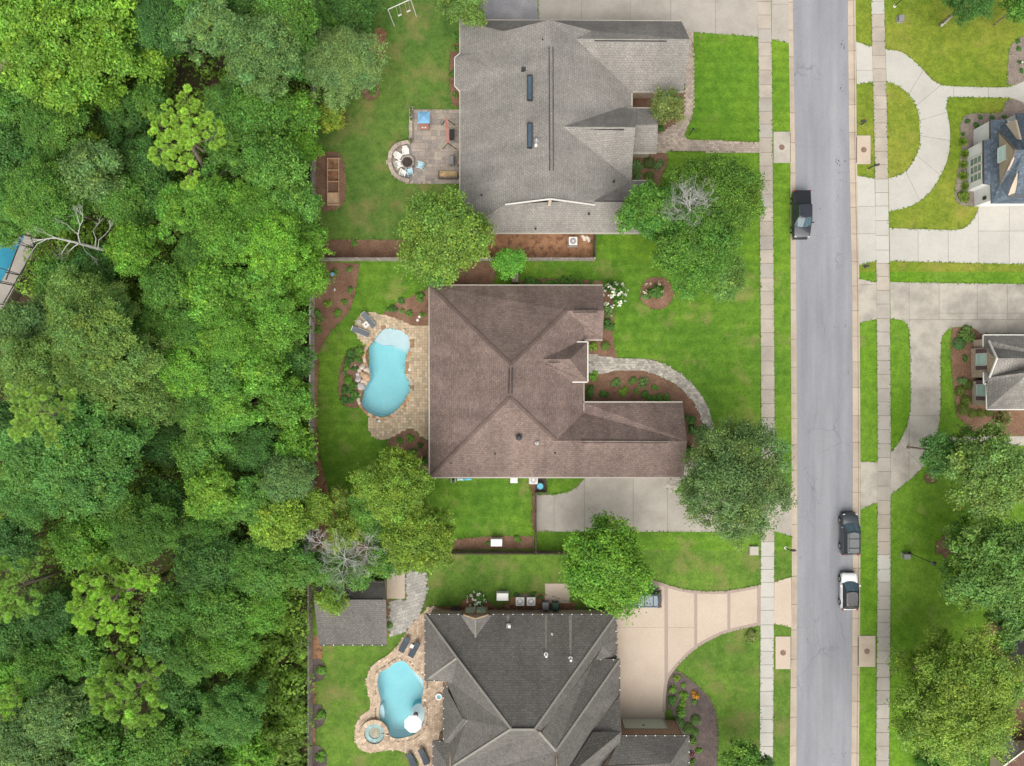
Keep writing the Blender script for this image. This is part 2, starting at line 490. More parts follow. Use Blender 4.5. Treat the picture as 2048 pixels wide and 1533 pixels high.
M['grey_plastic'] = m_plain('grey_plastic', (0.2, 0.2, 0.21), 0.5, 0.3)
M['white_plastic'] = m_plain('white_plastic', (0.75, 0.74, 0.7), 0.45, 0.35, var=0.04)
M['pale_green'] = m_plain('pale_garage_door', (0.52, 0.55, 0.45), 0.6, 0.2, var=0.04)
M['wood_fence'] = m_mottled('weathered_fence', (0.348, 0.312, 0.282), (0.456, 0.414, 0.372), 0.8, 6, rand=0.18, fine_amt=0.4)
M['wood_dark'] = m_mottled('dark_weathered_wood', (0.13, 0.1, 0.085), (0.19, 0.15, 0.125), 0.8, 6, rand=0.15, fine_amt=0.4)
M['wood_tan'] = m_mottled('pale_timber', (0.42, 0.28, 0.17), (0.5, 0.36, 0.24), 0.8, 6, rand=0.08, fine_amt=0.3)
M['wood_red'] = m_mottled('red_stained_timber', (0.3, 0.13, 0.1), (0.38, 0.19, 0.15), 0.9, 6, fine_amt=0.3)
M['bark'] = m_mottled('bark', (0.16, 0.125, 0.1), (0.26, 0.21, 0.17), 1.5, 8, fine_amt=0.8, bump=0.6)
M['bark_pale'] = m_mottled('dead_grey_wood', (0.33, 0.335, 0.315), (0.46, 0.46, 0.43), 1.2, 8, fine_amt=0.4, bump=0.4)
M['leaf'] = m_leaf('leaf', 0.38)
M['needle'] = m_leaf('pine_needle', 0.25, 0.5)
M['petal'] = m_leaf('petal', 0.2, 0.6)
# ================================================================== GROUND
def prism_holes(mb, outer, holes, z0, z1):
    outer = ccw(outer)
    loops = [outer] + [list(reversed(ccw(h))) for h in holes]
    flat = [p for lp in loops for p in lp]
    tris = tessellate_polygon([[Vector((p[0], p[1], 0)) for p in lp] for lp in loops])
    n = len(flat)
    vs = [(p[0], p[1], z1) for p in flat] + [(p[0], p[1], z0) for p in flat]
    fs = []
    for t in tris:
        a, b, c = [flat[i] for i in t]
        cr = (b[0] - a[0]) * (c[1] - a[1]) - (b[1] - a[1]) * (c[0] - a[0])
        fs.append(tuple(t) if cr > 0 else tuple(reversed(t)))
    o = 0
    for lp in loops:
        m = len(lp)
        for i in range(m):
            j = (i + 1) % m
            fs.append((o + i, o + i + n, o + j + n, o + j))
        o += m
    mb.add(vs, fs); return mb

def struct(name, poly, z0, z1, mat, holes=(), parent=None, kind='structure'):
    mb = prism_holes(MB(), poly, holes, z0, z1) if holes else MB().prism(poly, z0, z1)
    o = mb.build(name, mat, parent, local=True)
    if parent is None: o['kind'] = kind
    return o

POOL1 = smooth_px([(772,657),(789,658),(805,663),(817,673),(821,686),(819,701),(813,716),(811,733),(812,751),(819,765),(821,779),(814,794),(804,810),(789,824),(769,835),(753,832),(735,824),(725,812),(720,799),(725,784),(735,768),(741,752),(738,736),(732,721),(732,707),(738,694),(748,682),(759,666)], 3)
POOL2 = smooth_px([(803.5,1321),(813,1325),(823,1336.5),(835,1348),(846,1358),(848,1370),(846,1387),(843,1405),(849.5,1421),(848.5,1440),(843,1454),(831,1467),(811,1473.5),(796,1476),(782,1472),(776,1454),(766,1442),(758.5,1430),(759.5,1415),(762,1399),(756.5,1376),(755.5,1360),(760.5,1344),(776,1336.5),(788,1326)], 3)
POOL3 = [(-60,500),(-60,640),(-20,600),(0,570),(20,535),(45,485),(55,455),(20,440),(-30,470)]
P1, P2, P3 = W(POOL1), W(POOL2), W(POOL3)

B = 1500.0
struct('ground', [(-B, -B), (B, -B), (B, B), (-B, B)], -0.5, 0.0, M['floor_wood'], [inset(P1, -0.12), inset(P2, -0.12), inset(P3, -0.1)])

ROAD_L = [(1583,-60),(1585,0),(1590,300),(1592,580),(1594,860),(1594,1160),(1593,1350),(1592,1600)]
ROAD_R = [(1693,-60),(1695,0),(1698,300),(1704,580),(1705,860),(1705,1160),(1704,1350),(1701,1600)]
GUT_L = [(1574,-60),(1575.5,0),(1580,300),(1580.5,580),(1582,860),(1583,1160),(1580.5,1350),(1578,1600)]
GUT_R = [(1708,-60),(1710,0),(1712.5,300),(1718,580),(1719.5,860),(1719.5,1160),(1718,1350),(1716,1600)]
SW_L = [(1513,-60),(1516,100),(1519,460),(1521,700),(1522,900),(1521,1100),(1520,1300),(1518,1600)]
SW_R = [(1740,-60),(1741,0),(1748,300),(1752,580),(1754,860),(1753.5,1200),(1750,1600)]
def atx(line, y):
    for (x0, y0), (x1, y1) in zip(line, line[1:]):
        if y <= y1: return x0 + (x1 - x0) * (y - y0) / (y1 - y0)
    return line[-1][0]

lots = [
    ('lawn', [(630,-60),(930,-60),(930,521),(630,521)], 'lawn_back', ()),
    ('lawn', [(930,-60)] + [p for p in GUT_L if p[1] < 545] + [(atx(GUT_L,545),545),(1240,521),(930,521)], 'lawn_front', ()),
    ('lawn', [(627,521),(1240,521),(atx(GUT_L,545),545)] + [p for p in GUT_L if 545 < p[1] < 1101] + [(atx(GUT_L,1101),1101),(627,1101)], 'lawn_mid', (inset(P1, -0.12),)),
    ('lawn', [(624,1101),(atx(GUT_L,1101),1101)] + [p for p in GUT_L if p[1] > 1101] + [(624,1600)], 'lawn_low', (inset(P2, -0.12),)),
    ('lawn', [(2130,-60),(2130,545),(atx(GUT_R,545),545)] + [p for p in reversed(GUT_R) if p[1] < 545], 'lawn_east', ()),
    ('lawn', [(2130,545),(2130,1600)] + [p for p in reversed(GUT_R) if p[1] > 545] + [(atx(GUT_R,545),545)], 'lawn_east2', ()),
]
for nm, pts, mt, holes in lots:
    struct(nm, W(pts), -0.02, 0.10, M[mt], holes)

# road, tar patches, kerbs with gutter slabs
struct('road', W(ROAD_L + list(reversed(ROAD_R))), -0.02, 0.02, M['asphalt'])
rs = random.Random(5)
def blob(cx, cy, rx, ry, n=14, jit=0.35):
    return [(cx + rx * math.cos(2*math.pi*k/n) * (1 + rs.uniform(-jit, jit)), cy + ry * math.sin(2*math.pi*k/n) * (1 + rs.uniform(-jit, jit))) for k in range(n)]
mb = MB()
for cx, cy, r in ((1687,96,4.5),(1685,88,3),(1680,325,5),(1674,323,3),(1678,348,2.5),(1682,361,2.5),(1594,105,1.6),(1596,115,1.5),(1597,131,1.4),(1692,650,2.5),(1676,650,2.5),(1669,655,1.6),(1695,745,2),(1610,940,2),(1616,1284,2.2),(1636,1010,1.8),(1685,1510,3),(1664,1500,1.6),(1684,180,3),(1686,150,2),(1640,418,1.6),(1674,395,2),(1684,262,2),(1600,1118,2)):
    for q in range(4):
        mb.prism(W(blob(cx + rs.gauss(0, r * 0.8), cy + rs.gauss(0, r * 1.3), r * rs.uniform(.15, .45), r * rs.uniform(.2, .5), 9)), 0.021, 0.0245 + q * 0.0008)
mb.build('tar_stains', M['tar'], bpy.data.objects['road'], local=True)['kind'] = 'stuff'

def kerb_run(nm, inner, outer, y0, y1, step):
    root = tag(bpy.data.objects.new(nm, None), kind='structure'); link(root)
    y = y0; k = 0
    while y < y1:
        ya, yb = y, min(y + step * rs.uniform(0.9, 1.1), y1)
        g = 0.5
        xa, xb, oa, ob = atx(inner, ya), atx(inner, yb), atx(outer, ya), atx(outer, yb)
        s = 1 if oa > xa else -1
        mb = MB()
        mb.prism(W([(xa, ya + g), (oa - s*3.2, ya + g), (ob - s*3.2, yb - g), (xb, yb - g)]), 0.0, 0.045)
        mb.prism(W([(oa - s*3.2, ya + g), (oa, ya + g), (ob, yb - g), (ob - s*3.2, yb - g)]), 0.0, 0.13)
        mb.build('kerb_slab', M['conc_kerb'], root, local=True)
        y = yb; k += 1
    MB().prism(W([(atx(inner, y0), y0), (atx(outer, y0), y0)] + [(atx(outer, y), y) for y in range(int(y0) + 50, int(y1), 50)] + [(atx(outer, y1), y1), (atx(inner, y1), y1)] + [(atx(inner, y), y) for y in range(int(y1) - 50, int(y0), -50)]), -0.02, 0.03).build('joint_bed', M['joint'], root, local=True)
kerb_run('kerb', ROAD_L, GUT_L, -50, 1590, 55)
kerb_run('kerb', ROAD_R, GUT_R, -50, 1590, 52)

def sidewalk(nm, left, width, y0, y1, step, matf):
    root = tag(bpy.data.objects.new(nm, None), kind='structure'); link(root)
    y = y0
    while y < y1:
        yb = min(y + step * rs.uniform(0.93, 1.07), y1)
        xa, xb = atx(left, y), atx(left, yb)
        t = rs.uniform(-0.006, 0.006)
        MB().prism(W([(xa, y + .45), (xa + width, y + .45), (xb + width, yb - .45), (xb, yb - .45)]), 0.09, 0.15 + t).build('slab', M[matf(y)], root, local=True)
        y = yb
    ys = list(range(int(y0), int(y1), 60)) + [y1]
    MB().prism(W([(atx(left, q), q) for q in ys] + [(atx(left, q) + width, q) for q in reversed(ys)]), 0.08, 0.132).build('joint_bed', M['joint'], root, local=True)
sidewalk('sidewalk', SW_L, 26.5, -50, 1590, 27.5, lambda y: 'conc_new' if y > 1060 else ('conc_walk' if rs.random() < .75 else 'conc_grey'))
sidewalk('sidewalk', SW_R, 26, -50, 1590, 27.5, lambda y: 'conc_new' if 355 < y < 505 or y < 18 or 1105 < y < 1150 else ('conc_grey' if y > 1150 or 560 < y < 1000 else 'conc_walk'))

# driveways, split into their cast panels
HARD0 = []
for line, wd in ((SW_L, 26.5), (SW_R, 26)):
    HARD0.append(ccw(W([(atx(line, q), q) for q in range(-50, 1590, 20)] + [(atx(line, q) + wd, q) for q in range(1570, -51, -20)])))
def panels(nm, pts, cuts, mat, z=0.125, gap=0.035, mats=None, part='panel'):
    root = tag(bpy.data.objects.new(nm, None), kind='structure'); link(root)
    poly = ccw(W(pts)); HARD0.append(poly)
    pcs = [poly]
    for c in cuts:
        a, b = W(c[:2]); f = c[2] if len(c) > 2 else None
        a = Vector(a); b = Vector(b); d = (b - a).normalized(); n = Vector((-d.y, d.x)) * gap / 2
        new = []
        for p in pcs:
            cx = sum(q[0] for q in p) / len(p); cy = sum(q[1] for q in p) / len(p)
            if f is not None and not f(1024 + cx * PXM, 766.5 - cy * PXM): new.append(p); continue
            l = clip_cell_half(p, a + n, b + n); r = clip_cell_half(p, b - n, a - n)
            new += [q for q in (l, r) if q]
        pcs = new
    for i, p in enumerate(pcs):
        MB().prism(p, 0.08, z + rs.uniform(-.004, .004)).build(part, M[mats(i, p)] if mats else M[mat], root, local=True)
    MB().prism(poly, 0.06, z - 0.018).build('joint_bed', M['joint'], root, local=True)
    return root
def clip_cell_half(p, a, b):
    q = clip_half(p, (a.x, a.y), (b.x, b.y)); o = []
    for v in q:
        if not o or math.hypot(v[0] - o[-1][0], v[1] - o[-1][1]) > .01: o.append(v)
    return o if len(o) > 2 and abs(area2(o)) > .1 else []
V = lambda x, f=None: ((x, 0), (x, 100), f) if f else ((x, 0), (x, 100))
Hc = lambda y, f=None: ((0, y), (100, y), f) if f else ((0, y), (100, y))

panels('driveway', [(1078,-60),(1076,60),(1383,66),(1515,75),(1515,-60)], [V(1163), V(1260), V(1341), V(1430), Hc(-12)], 'conc_grey')
panels('driveway_apron', [(1542,-60),(1543,80),(1577,88),(1574.5,-60)], [Hc(10)], 'conc_grey')
panels('driveway', [(1072,990),(1110,989),(1135,985),(1155,974),(1167,958),(1168,935),(1335,935),(1345,983),(1521,986),(1521,1064),(1072,1063)],
       [V(1168.5), V(1266, lambda x, y: x > 1168), V(1334, lambda x, y: x > 1168), V(1430, lambda x, y: x > 1334), V(1108, lambda x, y: x < 1168)], 'conc_grey')
panels('driveway_apron', [(1549,984),(1583,976),(1583,1073),(1548,1062)], [], 'conc_grey')

# tan driveway with mauve borders and cross bands
d3 = smooth_px([(1233,1150,1),(1285,1159.5),(1312,1162),(1340,1171),(1380,1180),(1440,1182),(1480,1177),(1521,1169,1),(1521,1250,1),(1455,1265),(1426,1277),(1396,1294),(1368,1318),(1346,1343),(1335,1362),(1331,1396),(1330,1424,1),(1330,1442,1),(1233,1442,1)], 5)
root = panels('driveway', d3, [Hc(1345, lambda x, y: x < 1330), V(1332), V(1391), V(1457), Hc(1255, lambda x, y: x < 1390)], 'conc_tan', gap=0.02)
mb = MB()
for x, w in ((1332, 7), (1391, 6), (1457, 6), (1517, 7)):
    for p in [clip_cell(ccw(W(d3)), W([(x - w/2, 1100), (x + w/2, 1100), (x + w/2, 1500), (x - w/2, 1500)]))]:
        if p: MB().prism(p, .1, .134).build('band', M['band_tan'], root, local=True)
def ribbon(path, w, z0, z1, side=1):
    """strip of width w along one side of a world path"""
    mb = MB(); q = []
    for i, p in enumerate(path):
        a = Vector(path[max(0, i - 1)]); b = Vector(path[min(len(path) - 1, i + 1)])
        d = (b - a).normalized(); n = Vector((-d.y, d.x)) * w * side
        q.append((p[0] + n.x, p[1] + n.y))
    for i in range(len(path) - 1):
        mb.prism([path[i], path[i + 1], q[i + 1], q[i]], z0, z1)
    return mb
top = smooth_px([(1255,1159),(1285,1159.5),(1312,1162),(1340,1171),(1380,1180),(1440,1182),(1480,1177),(1521,1169)], 5, False)
bot = smooth_px([(1521,1250),(1455,1265),(1426,1277),(1396,1294),(1368,1318),(1346,1343),(1335,1362),(1331,1396),(1330,1424)], 5, False)
ribbon(W(top), 0.33, .1, .138, -1).build('band', M['band_tan'], root, local=True)
ribbon(W(bot), 0.33, .1, .138, -1).build('band', M['band_tan'], root, local=True)
panels('driveway_apron', [(1548,1164),(1582,1154),(1582,1255),(1547,1247)], [], 'conc_tan')
tag(struct('service_pad', W([(1090,1167),(1139,1167),(1139,1206),(1090,1206)]), .06, .14, M['conc_tan']), kind='structure')
struct('service_pad', W([(774,1140),(810,1140),(810,1197),(774,1197)]), .06, .15, M['conc_tan'])

# east side driveways
loop_out = [(1770,100),(1800,105),(1823,120),(1845,141),(1863,161),(1880,170.5,1),(1895,200,1),(1891,214),(1896,240),(1899,270),(1897,303),(1888,335),(1867,374),(1845,398),(1815,415),(1777,424,1)]
loop_in = [(1776,358,1),(1800,350),(1815,338),(1830,315),(1838,290),(1838,260),(1835,225),(1820,195),(1795,173),(1772,165,1)]
c0 = (1772, 262)
spokes = [((c0[0], c0[1]), (1846,141)), ((c0[0], c0[1]), (1880,172)), ((c0[0], c0[1]), (1896,225)), ((c0[0], c0[1]), (1898,282)), ((c0[0], c0[1]), (1880,352)), ((c0[0], c0[1]), (1837,400))]
pl = smooth_px([(1770,100,1)] + loop_out[1:] + loop_in, 4)
panels('driveway', pl, spokes, 'conc_new')
panels('driveway_apron', [(1711,85),(1743,95),(1745,165),(1712.5,170)], [Hc(142)], 'conc_new')
panels('front_walk', smooth_px([(1881,171,1),(1905,174),(1960,175.5),(2008,176),(2030,171),(2055,160,1),(2055,212,1),(2030,200),(2005,197),(1905,195.5),(1894,200,1)], 4), [V(1906), V(1975)], 'conc_new', z=.13)
panels('driveway_apron', [(1712,352),(1748,358.5),(1752,522),(1716,532)], [Hc(414), Hc(468)], 'conc_new')
panels('driveway', smooth_px([(1778,457,1),(1880,460.5),(1905,461),(1927,457),(1945,440),(1953,424),(1957,405,1),(2120,405,1),(2120,531,1),(1779,523,1)], 5), [V(1835), V(1895), V(1955), V(2017), Hc(463, lambda x, y: x > 1955)], 'conc_new')
panels('driveway', smooth_px([(1779,565,1),(2120,570,1),(2120,668,1),(1960,668,1),(1945,657),(1915,654),(1896,659),(1884,673),(1880,700),(1880,790),(1878,840),(1872,873,1),(2120,873,1),(2120,891,1),(1885,893,1),(1862,915),(1832,947),(1805,970),(1780,990,1),(1781,905,1),(1800,880),(1813,850),(1819,820),(1820,780),(1818,680),(1815,655),(1805,642),(1780,638,1)], 4),
       [V(1817, lambda x, y: True), Hc(640, lambda x, y: x < 1890 and x > 1815), V(1877, lambda x, y: y < 660), V(1953, lambda x, y: y < 660), V(2013, lambda x, y: y < 660), Hc(627, lambda x, y: x > 1877 and y < 700), Hc(704, lambda x, y: x < 1885), Hc(771, lambda x, y: x < 1885), Hc(832, lambda x, y: x < 1900), ((1780,868),(1850,940), lambda x, y: x < 1900 and y > 832)], 'conc_old')
panels('driveway_apron', [(1714,558),(1752,565.5),(1753,638),(1719,646)], [Hc(570)], 'conc_old')
panels('driveway_apron', [(1720,923),(1754,925),(1754,1005),(1720,1019)], [], 'conc_old')
struct('gravel_pad', W([(950,-60),(1074,-60),(1076,60),(955,60)]), .06, .115, M['gravel'])
struct('sand_patch', W(blob(-6,128,26,44,16,.2)), -.01, .03, M['conc_tan'])

# mulch beds
HARD = []
def mulch(nm, pts, mat, sm=4, z=.118):
    HARD.append(ccw(W(smooth_px(pts, sm) if sm else pts)))
    return struct(nm, W(smooth_px(pts, sm) if sm else pts), .06, z, M[mat])
mulch('mulch_bed', [(632,308,1),(668,304),(684,316),(691,340),(692,390),(684,412),(665,423),(632,423,1)], 'mulch')
mulch('mulch_bed', [(632,480,1),(830,480,1),(830,519,1),(632,519,1)], 'mulch')
mulch('mulch_bed', [(900,466,1),(1186,466,1),(1186,521,1),(900,521,1)], 'mulch_red')
mulch('mulch_bed', [(1042,578,1),(1042,562),(1090,558),(1160,560),(1206,562,1),(1206,580,1)], 'mulch', z=.112)
mulch('mulch_bed', [(905,524,1),(1000,524,1),(992,545),(985,580,1),(860,580,1),(880,545)], 'mulch', z=.112)
mulch('mulch_bed', [(920,85,1),(903,96),(899,125),(899,175),(905,210),(920,215,1)], 'mulch')
mulch('mulch_bed', blob(742,182,19,20,16,.04), 'mulch')
mulch('mulch_bed', blob(683,241,13,14,16,.04), 'mulch')
mulch('mulch_bed', [(712,85),(745,60),(772,62),(770,95),(765,118),(735,112)], 'mulch_red')
mulch('mulch_bed', [(1258,180,1),(1370,180,1),(1372,225),(1350,250),(1316,272),(1258,262,1)], 'mulch')
mulch('mulch_bed', [(1255,300,1),(1325,306),(1336,322),(1325,350),(1318,385,1),(1255,385,1)], 'mulch')
mulch('mulch_bed', [(650,524,1),(720,528,1),(716,560),(705,610),(690,636),(665,662),(642,698),(631,730),(629,760,1),(629,524,1)], 'mulch')
mulch('soil_strip', [(629,700,1),(638,720),(636,800),(638,890),(652,960),(690,1060),(760,1101,1),(627,1101,1)], 'mulch_red', z=.108)
mulch('mulch_bed', [(862,575,1),(830,590),(795,606),(766,628),(790,640),(820,655),(862,660,1)], 'mulch')
mulch('mulch_bed', [(738,692,1),(708,697),(688,716),(678,755),(679,795),(692,814),(722,815,1),(730,770,1),(738,735,1)], 'mulch')
mulch('mulch_bed', [(862,884,1),(845,876),(822,858),(798,866),(776,884),(790,905),(825,935),(862,950,1)], 'mulch')
mulch('mulch_bed', [(1160,682,1),(1200,680,1),(1200,580,1),(1222,585),(1229,625),(1226,660),(1228,690),(1236,719,1),(1176,708,1),(1160,708,1)], 'mulch', 3)
mulch('mulch_bed', [(1160,745,1),(1235,742),(1280,741),(1312,750),(1348,768),(1374,790),(1396,818),(1405,850),(1405,890),(1372,940),(1340,965,1),(1340,800,1),(1160,815,1)], 'mulch')
mulch('mulch_bed', blob(1313,587,34,33,24,.03), 'mulch', z=.122)
mulch('bare_patch', blob(1373,576,10,9,12,.3), 'soil', z=.108)
mulch('mulch_bed', [(895,1080,1),(960,1074),(1000,1072),(1068,1073,1),(1068,1098,1),(895,1100,1)], 'mulch')
mulch('soil_strip', [(1058,962,1),(1070,962,1),(1070,1070,1),(1062,1040),(1065,1000)], 'soil', z=.112)
mulch('mulch_bed', [(1070,955,1),(1093,955,1),(1093,982,1),(1070,982,1)], 'mulch_dark', z=.115)
mulch('mulch_bed', [(862,1212,1),(915,1212),(930,1198),(960,1192),(978,1204),(1000,1216),(1030,1190),(1060,1186),(1090,1188,1),(1150,1206,1),(1150,1245,1),(862,1245,1)], 'mulch_red')
mulch('mulch_bed', [(625,1318,1),(640,1318),(653,1333),(650,1352),(640,1362),(625,1363,1)], 'mulch_dark')
mulch('mulch_bed', [(625,1408,1),(640,1409),(652,1424),(650,1444),(638,1455),(625,1455,1)], 'mulch_dark')
mulch('mulch_bed', [(625,1490,1),(640,1492),(654,1510),(650,1540),(625,1560,1)], 'mulch_dark')
mulch('soil_strip', [(625,1270,1),(645,1275,1),(645,1318),(632,1325,1),(632,1600,1),(625,1600,1)], 'mulch_red', z=.109)
mulch('mulch_bed', [(1345,1345,1),(1356,1342),(1398,1373),(1424,1405),(1434,1440),(1436,1490),(1430,1600,1),(1360,1600,1),(1345,1430),(1333,1424,1),(1332,1396),(1336,1362)], 'mulch_dark')
mulch('mulch_bed', [(2070,68,1),(2048,72),(2026,86),(2016,110),(2012,172,1),(2070,165,1)], 'mulch_grey')
mulch('mulch_bed', [(2070,200,1),(2030,198),(2010,205),(2003,224),(1985,228),(1945,228),(1925,236),(1919,256),(1921,300),(1914,345),(1908,390),(1916,408),(1932,414),(1955,413,1),(2070,400,1)], 'mulch_grey')
mulch('mulch_bed', [(1903,655,1),(1950,657),(1968,668,1),(1980,820,1),(2110,820,1),(2110,872,1),(1952,872,1),(1930,850),(1912,830),(1908,800),(1902,740),(1900,690)], 'mulch')
mulch('bare_patch', blob(1890,1095,24,20,16,.3), 'soil', z=.108)
mulch('bare_patch', blob(1860,955,12,14,12,.3), 'soil', z=.108)
mulch('mulch_bed', [(1990,1200,1),(2120,1200,1),(2120,1600,1),(1985,1600,1),(2000,1450),(1960,1300)], 'mulch', z=.105)

# ------------------------------------------------------------------ pavers
def stone_mesh(name, rects, tones, z0, z1, mat, parent, smallz=.004):
    """rects: list of 4-corner world quads"""
    n = len(rects)
    if n == 0: return None
    q = np.array([[list(p) for p in r] for r in rects], dtype=np.float64)
    rr = np.random.RandomState(3)
    top = z1 + rr.uniform(-smallz, smallz, n)
    v = np.zeros((n, 8, 3))
    v[:, :4, :2] = q; v[:, 4:, :2] = q
    v[:, :4, 2] = top[:, None]; v[:, 4:, 2] = z0
    base = (np.arange(n) * 8)[:, None, None]
    fq = np.array([[0, 1, 2, 3], [0, 4, 5, 1], [1, 5, 6, 2], [2, 6, 7, 3], [3, 7, 4, 0]])[None] + base
    me = bpy.data.meshes.new(name)
    me.from_pydata(v.reshape(-1, 3).tolist(), [], fq.reshape(-1, 4).tolist())
    at = me.color_attributes.new('tone', 'FLOAT_COLOR', 'POINT')
    c = np.ones((n, 8, 4)); c[:, :, :3] = np.array(tones)[:, None, :]
    at.data.foreach_set('color', c.reshape(-1))
    me.materials.append(mat)
    o = bpy.data.objects.new(name, me); o.parent = parent; link(o)
    o['kind'] = 'stuff'
    return o
def tones_from(pal, n, rr, jit=.1):
    out = []
    for i in range(n):
        c = pal[rr.randrange(len(pal))]; k = 1 + rr.uniform(-jit, jit)
        out.append((c[0] * k, c[1] * k, c[2] * k))
    return out
def pavers(name, parent, poly, lx, ly, ang, pal, z0, z1, holes=(), gap=.018, offset=.5, mix=False):
    rr = random.Random(len(poly) * 7 + 1)
    co, si = math.cos(ang), math.sin(ang)
    loc = [(p[0] * co + p[1] * si, -p[0] * si + p[1] * co) for p in poly]
    x0, x1 = min(p[0] for p in loc), max(p[0] for p in loc); y0, y1 = min(p[1] for p in loc), max(p[1] for p in loc)
    rects = []; row = 0; y = y0
    while y < y1:
        h = ly * (rr.choice((.7, 1, 1.35)) if mix else 1)
        x = x0 - lx + (lx * offset if row % 2 else 0)
        while x < x1:
            w = lx * (rr.choice((.6, 1, 1, 1.5)) if mix else 1)
            c = (x + w / 2, y + h / 2); wc = (c[0] * co - c[1] * si, c[0] * si + c[1] * co)
            if inside(wc, poly) and not any(inside(wc, h_) for h_ in holes):
                g = gap / 2
                rects.append([(u * co - t * si, u * si + t * co) for u, t in ((x + g, y + g), (x + w - g, y + g), (x + w - g, y + h - g), (x + g, y + h - g))])
            x += w
        y += h; row += 1
    return stone_mesh(name, rects, tones_from(pal, len(rects), rr), z0, z1, M['stone'], parent)
def course(name, parent, path, w, l, pal, z0, z1, side=1, gap=.02, jit=0.0, off=0.0):
    """row of stones along a world path"""
    rr = random.Random(len(path) + 11)
    P = [Vector(p) for p in path]; seg = [(P[i + 1] - P[i]).length for i in range(len(P) - 1)]; L = sum(seg)
    def at(s):
        i = 0
        while i < len(seg) - 1 and s > seg[i]: s -= seg[i]; i += 1
        t = s / max(seg[i], 1e-6); p = P[i].lerp(P[i + 1], t)
        d = (P[min(i + 2, len(P) - 1)] - P[max(i - 1, 0)]).normalized() if len(P) > 2 else (P[1] - P[0]).normalized()
        return p, Vector((-d.y, d.x)) * side
    rects = []; s = 0
    while s < L - l * .4:
        e = min(L, s + l * rr.uniform(1 - jit, 1 + jit))
        a, na = at(s + gap / 2); b, nb = at(e - gap / 2)
        ww = w * rr.uniform(1 - jit * .5, 1 + jit * .5)
        r = [a + na * off, b + nb * off, b + nb * (off + ww), a + na * (off + ww)]
        rects.append(ccw([(p.x, p.y) for p in r])); s = e
    return stone_mesh(name, rects, tones_from(pal, len(rects), rr, .14), z0, z1, M['stone'], parent, .006)
def paved(nm, pts, z, holes=()):
    HARD.append(ccw(W(pts)))
    o = struct(nm, W(pts), .06, z, M['joint'], holes); return o

PAL_PATIO = [(0.310, 0.267, 0.228),(0.361, 0.310, 0.258),(0.284, 0.249, 0.224),(0.335, 0.284, 0.249),(0.258, 0.232, 0.211)]
PAL_DECK = [(.48,.385,.265),(.42,.34,.235),(.53,.43,.3),(.39,.32,.225),(.48,.36,.25)]
PAL_DECK2 = [(.47,.365,.27),(.42,.32,.23),(.52,.42,.32),(.45,.35,.26),(.37,.28,.2)]
PAL_WALK = [(0.404, 0.378, 0.327),(0.344, 0.323, 0.284),(0.447, 0.413, 0.353),(0.292, 0.275, 0.241)]
PAL_WALK1 = [(0.396, 0.327, 0.271),(0.353, 0.292, 0.241),(0.430, 0.361, 0.297),(0.318, 0.271, 0.232)]
PAL_GREY = [(0.344, 0.331, 0.305),(0.378, 0.365, 0.335),(0.318, 0.310, 0.288)]
PAL_COPING = [(0.473, 0.310, 0.172),(0.396, 0.232, 0.120),(0.516, 0.404, 0.275),(0.430, 0.361, 0.284),(0.310, 0.172, 0.103),(0.533, 0.447, 0.344)]

# upper patio
pat = smooth_px([(820,222,1),(922,222,1),(922,369,1),(822,369,1),(800,363),(783,347),(777,325),(781,304),(796,289),(820,283,1)], 5)
o = paved('patio', pat, .128)
pavers('paver_field', o, ccw(W(pat)), .62, .46, 0, PAL_PATIO, .1, .15, mix=True)
course('paver_border', o, W([(820,222),(922,222)]), .3, .4, PAL_WALK1, .1, .158, side=-1, jit=.1)
# seat wall round the fire pit
wall_path = smooth_px([(821,283),(796,289),(781,304),(777,325),(783,347),(800,363),(822,369)], 6, False)
sw = thing('seat_wall', 'low curved pale stone seat wall around the fire pit', 'wall', G(777,325))
so = course('cap_stone', None, W(wall_path), .42, .5, PAL_WALK1, .05, .55, side=1, jit=.05)
so.location = -sw.location; so.parent = sw
sw2 = thing('planter_wall', 'straight low stone wall with plant pots beside the blue umbrella', 'wall', G(823,250))
so = course('cap_stone', None, W([(826,222),(826,283)]), .36, .5, PAL_WALK1, .05, .5, side=-1, jit=.05)
so.location = -sw2.location; so.parent = sw2

# upper front walk
wk = smooth_px([(1366,60,1),(1385,66,1),(1386,215),(1370,264),(1371,276),(1384,281),(1440,283),(1518,286,1),(1518,307,1),(1340,303.5,1),(1330,307,1),(1300,307,1),(1300,258,1),(1316,270,1),(1345,251),(1368,226),(1366,120,1)], 4)
o = paved('paver_walk', wk, .122)
pavers('paver_field', o, ccw(W(wk)), .34, .24, 0, PAL_WALK1, .1, .14)
course('paver_border', o, W(smooth_px([(1386,66),(1386,215),(1370,264),(1371,276),(1384,281),(1440,283),(1518,286)], 5, False)), .16, .28, PAL_WALK1, .1, .148, side=-1)
# middle front walk
wo_ = [(1176,708),(1215,715),(1240,717),(1290,719),(1325,728),(1360,748),(1390,775),(1408,800),(1419,826),(1424,852),(1424,885),(1405,925),(1372,958),(1345,985)]
wi_ = [(1328,975),(1352,948),(1382,918),(1405,880),(1406,852),(1400,830),(1388,806),(1370,785),(1345,765),(1310,749),(1280,741),(1235,741),(1205,748),(1176,748)]
wk = smooth_px([wo_[0] + (1,)] + wo_[1:-1] + [wo_[-1] + (1,), wi_[0] + (1,)] + wi_[1:-1] + [wi_[-1] + (1,)], 4)
o = paved('paver_walk', wk, .126)
pavers('paver_field', o, ccw(W(wk)), .36, .26, 0.0, PAL_WALK, .1, .144)
course('paver_border', o, W(smooth_px(wo_, 5, False)), .2, .3, PAL_WALK, .1, .152, side=-1)
course('paver_border', o, W(smooth_px(wi_, 5, False)), .2, .3, PAL_WALK, .1, .152, side=-1)
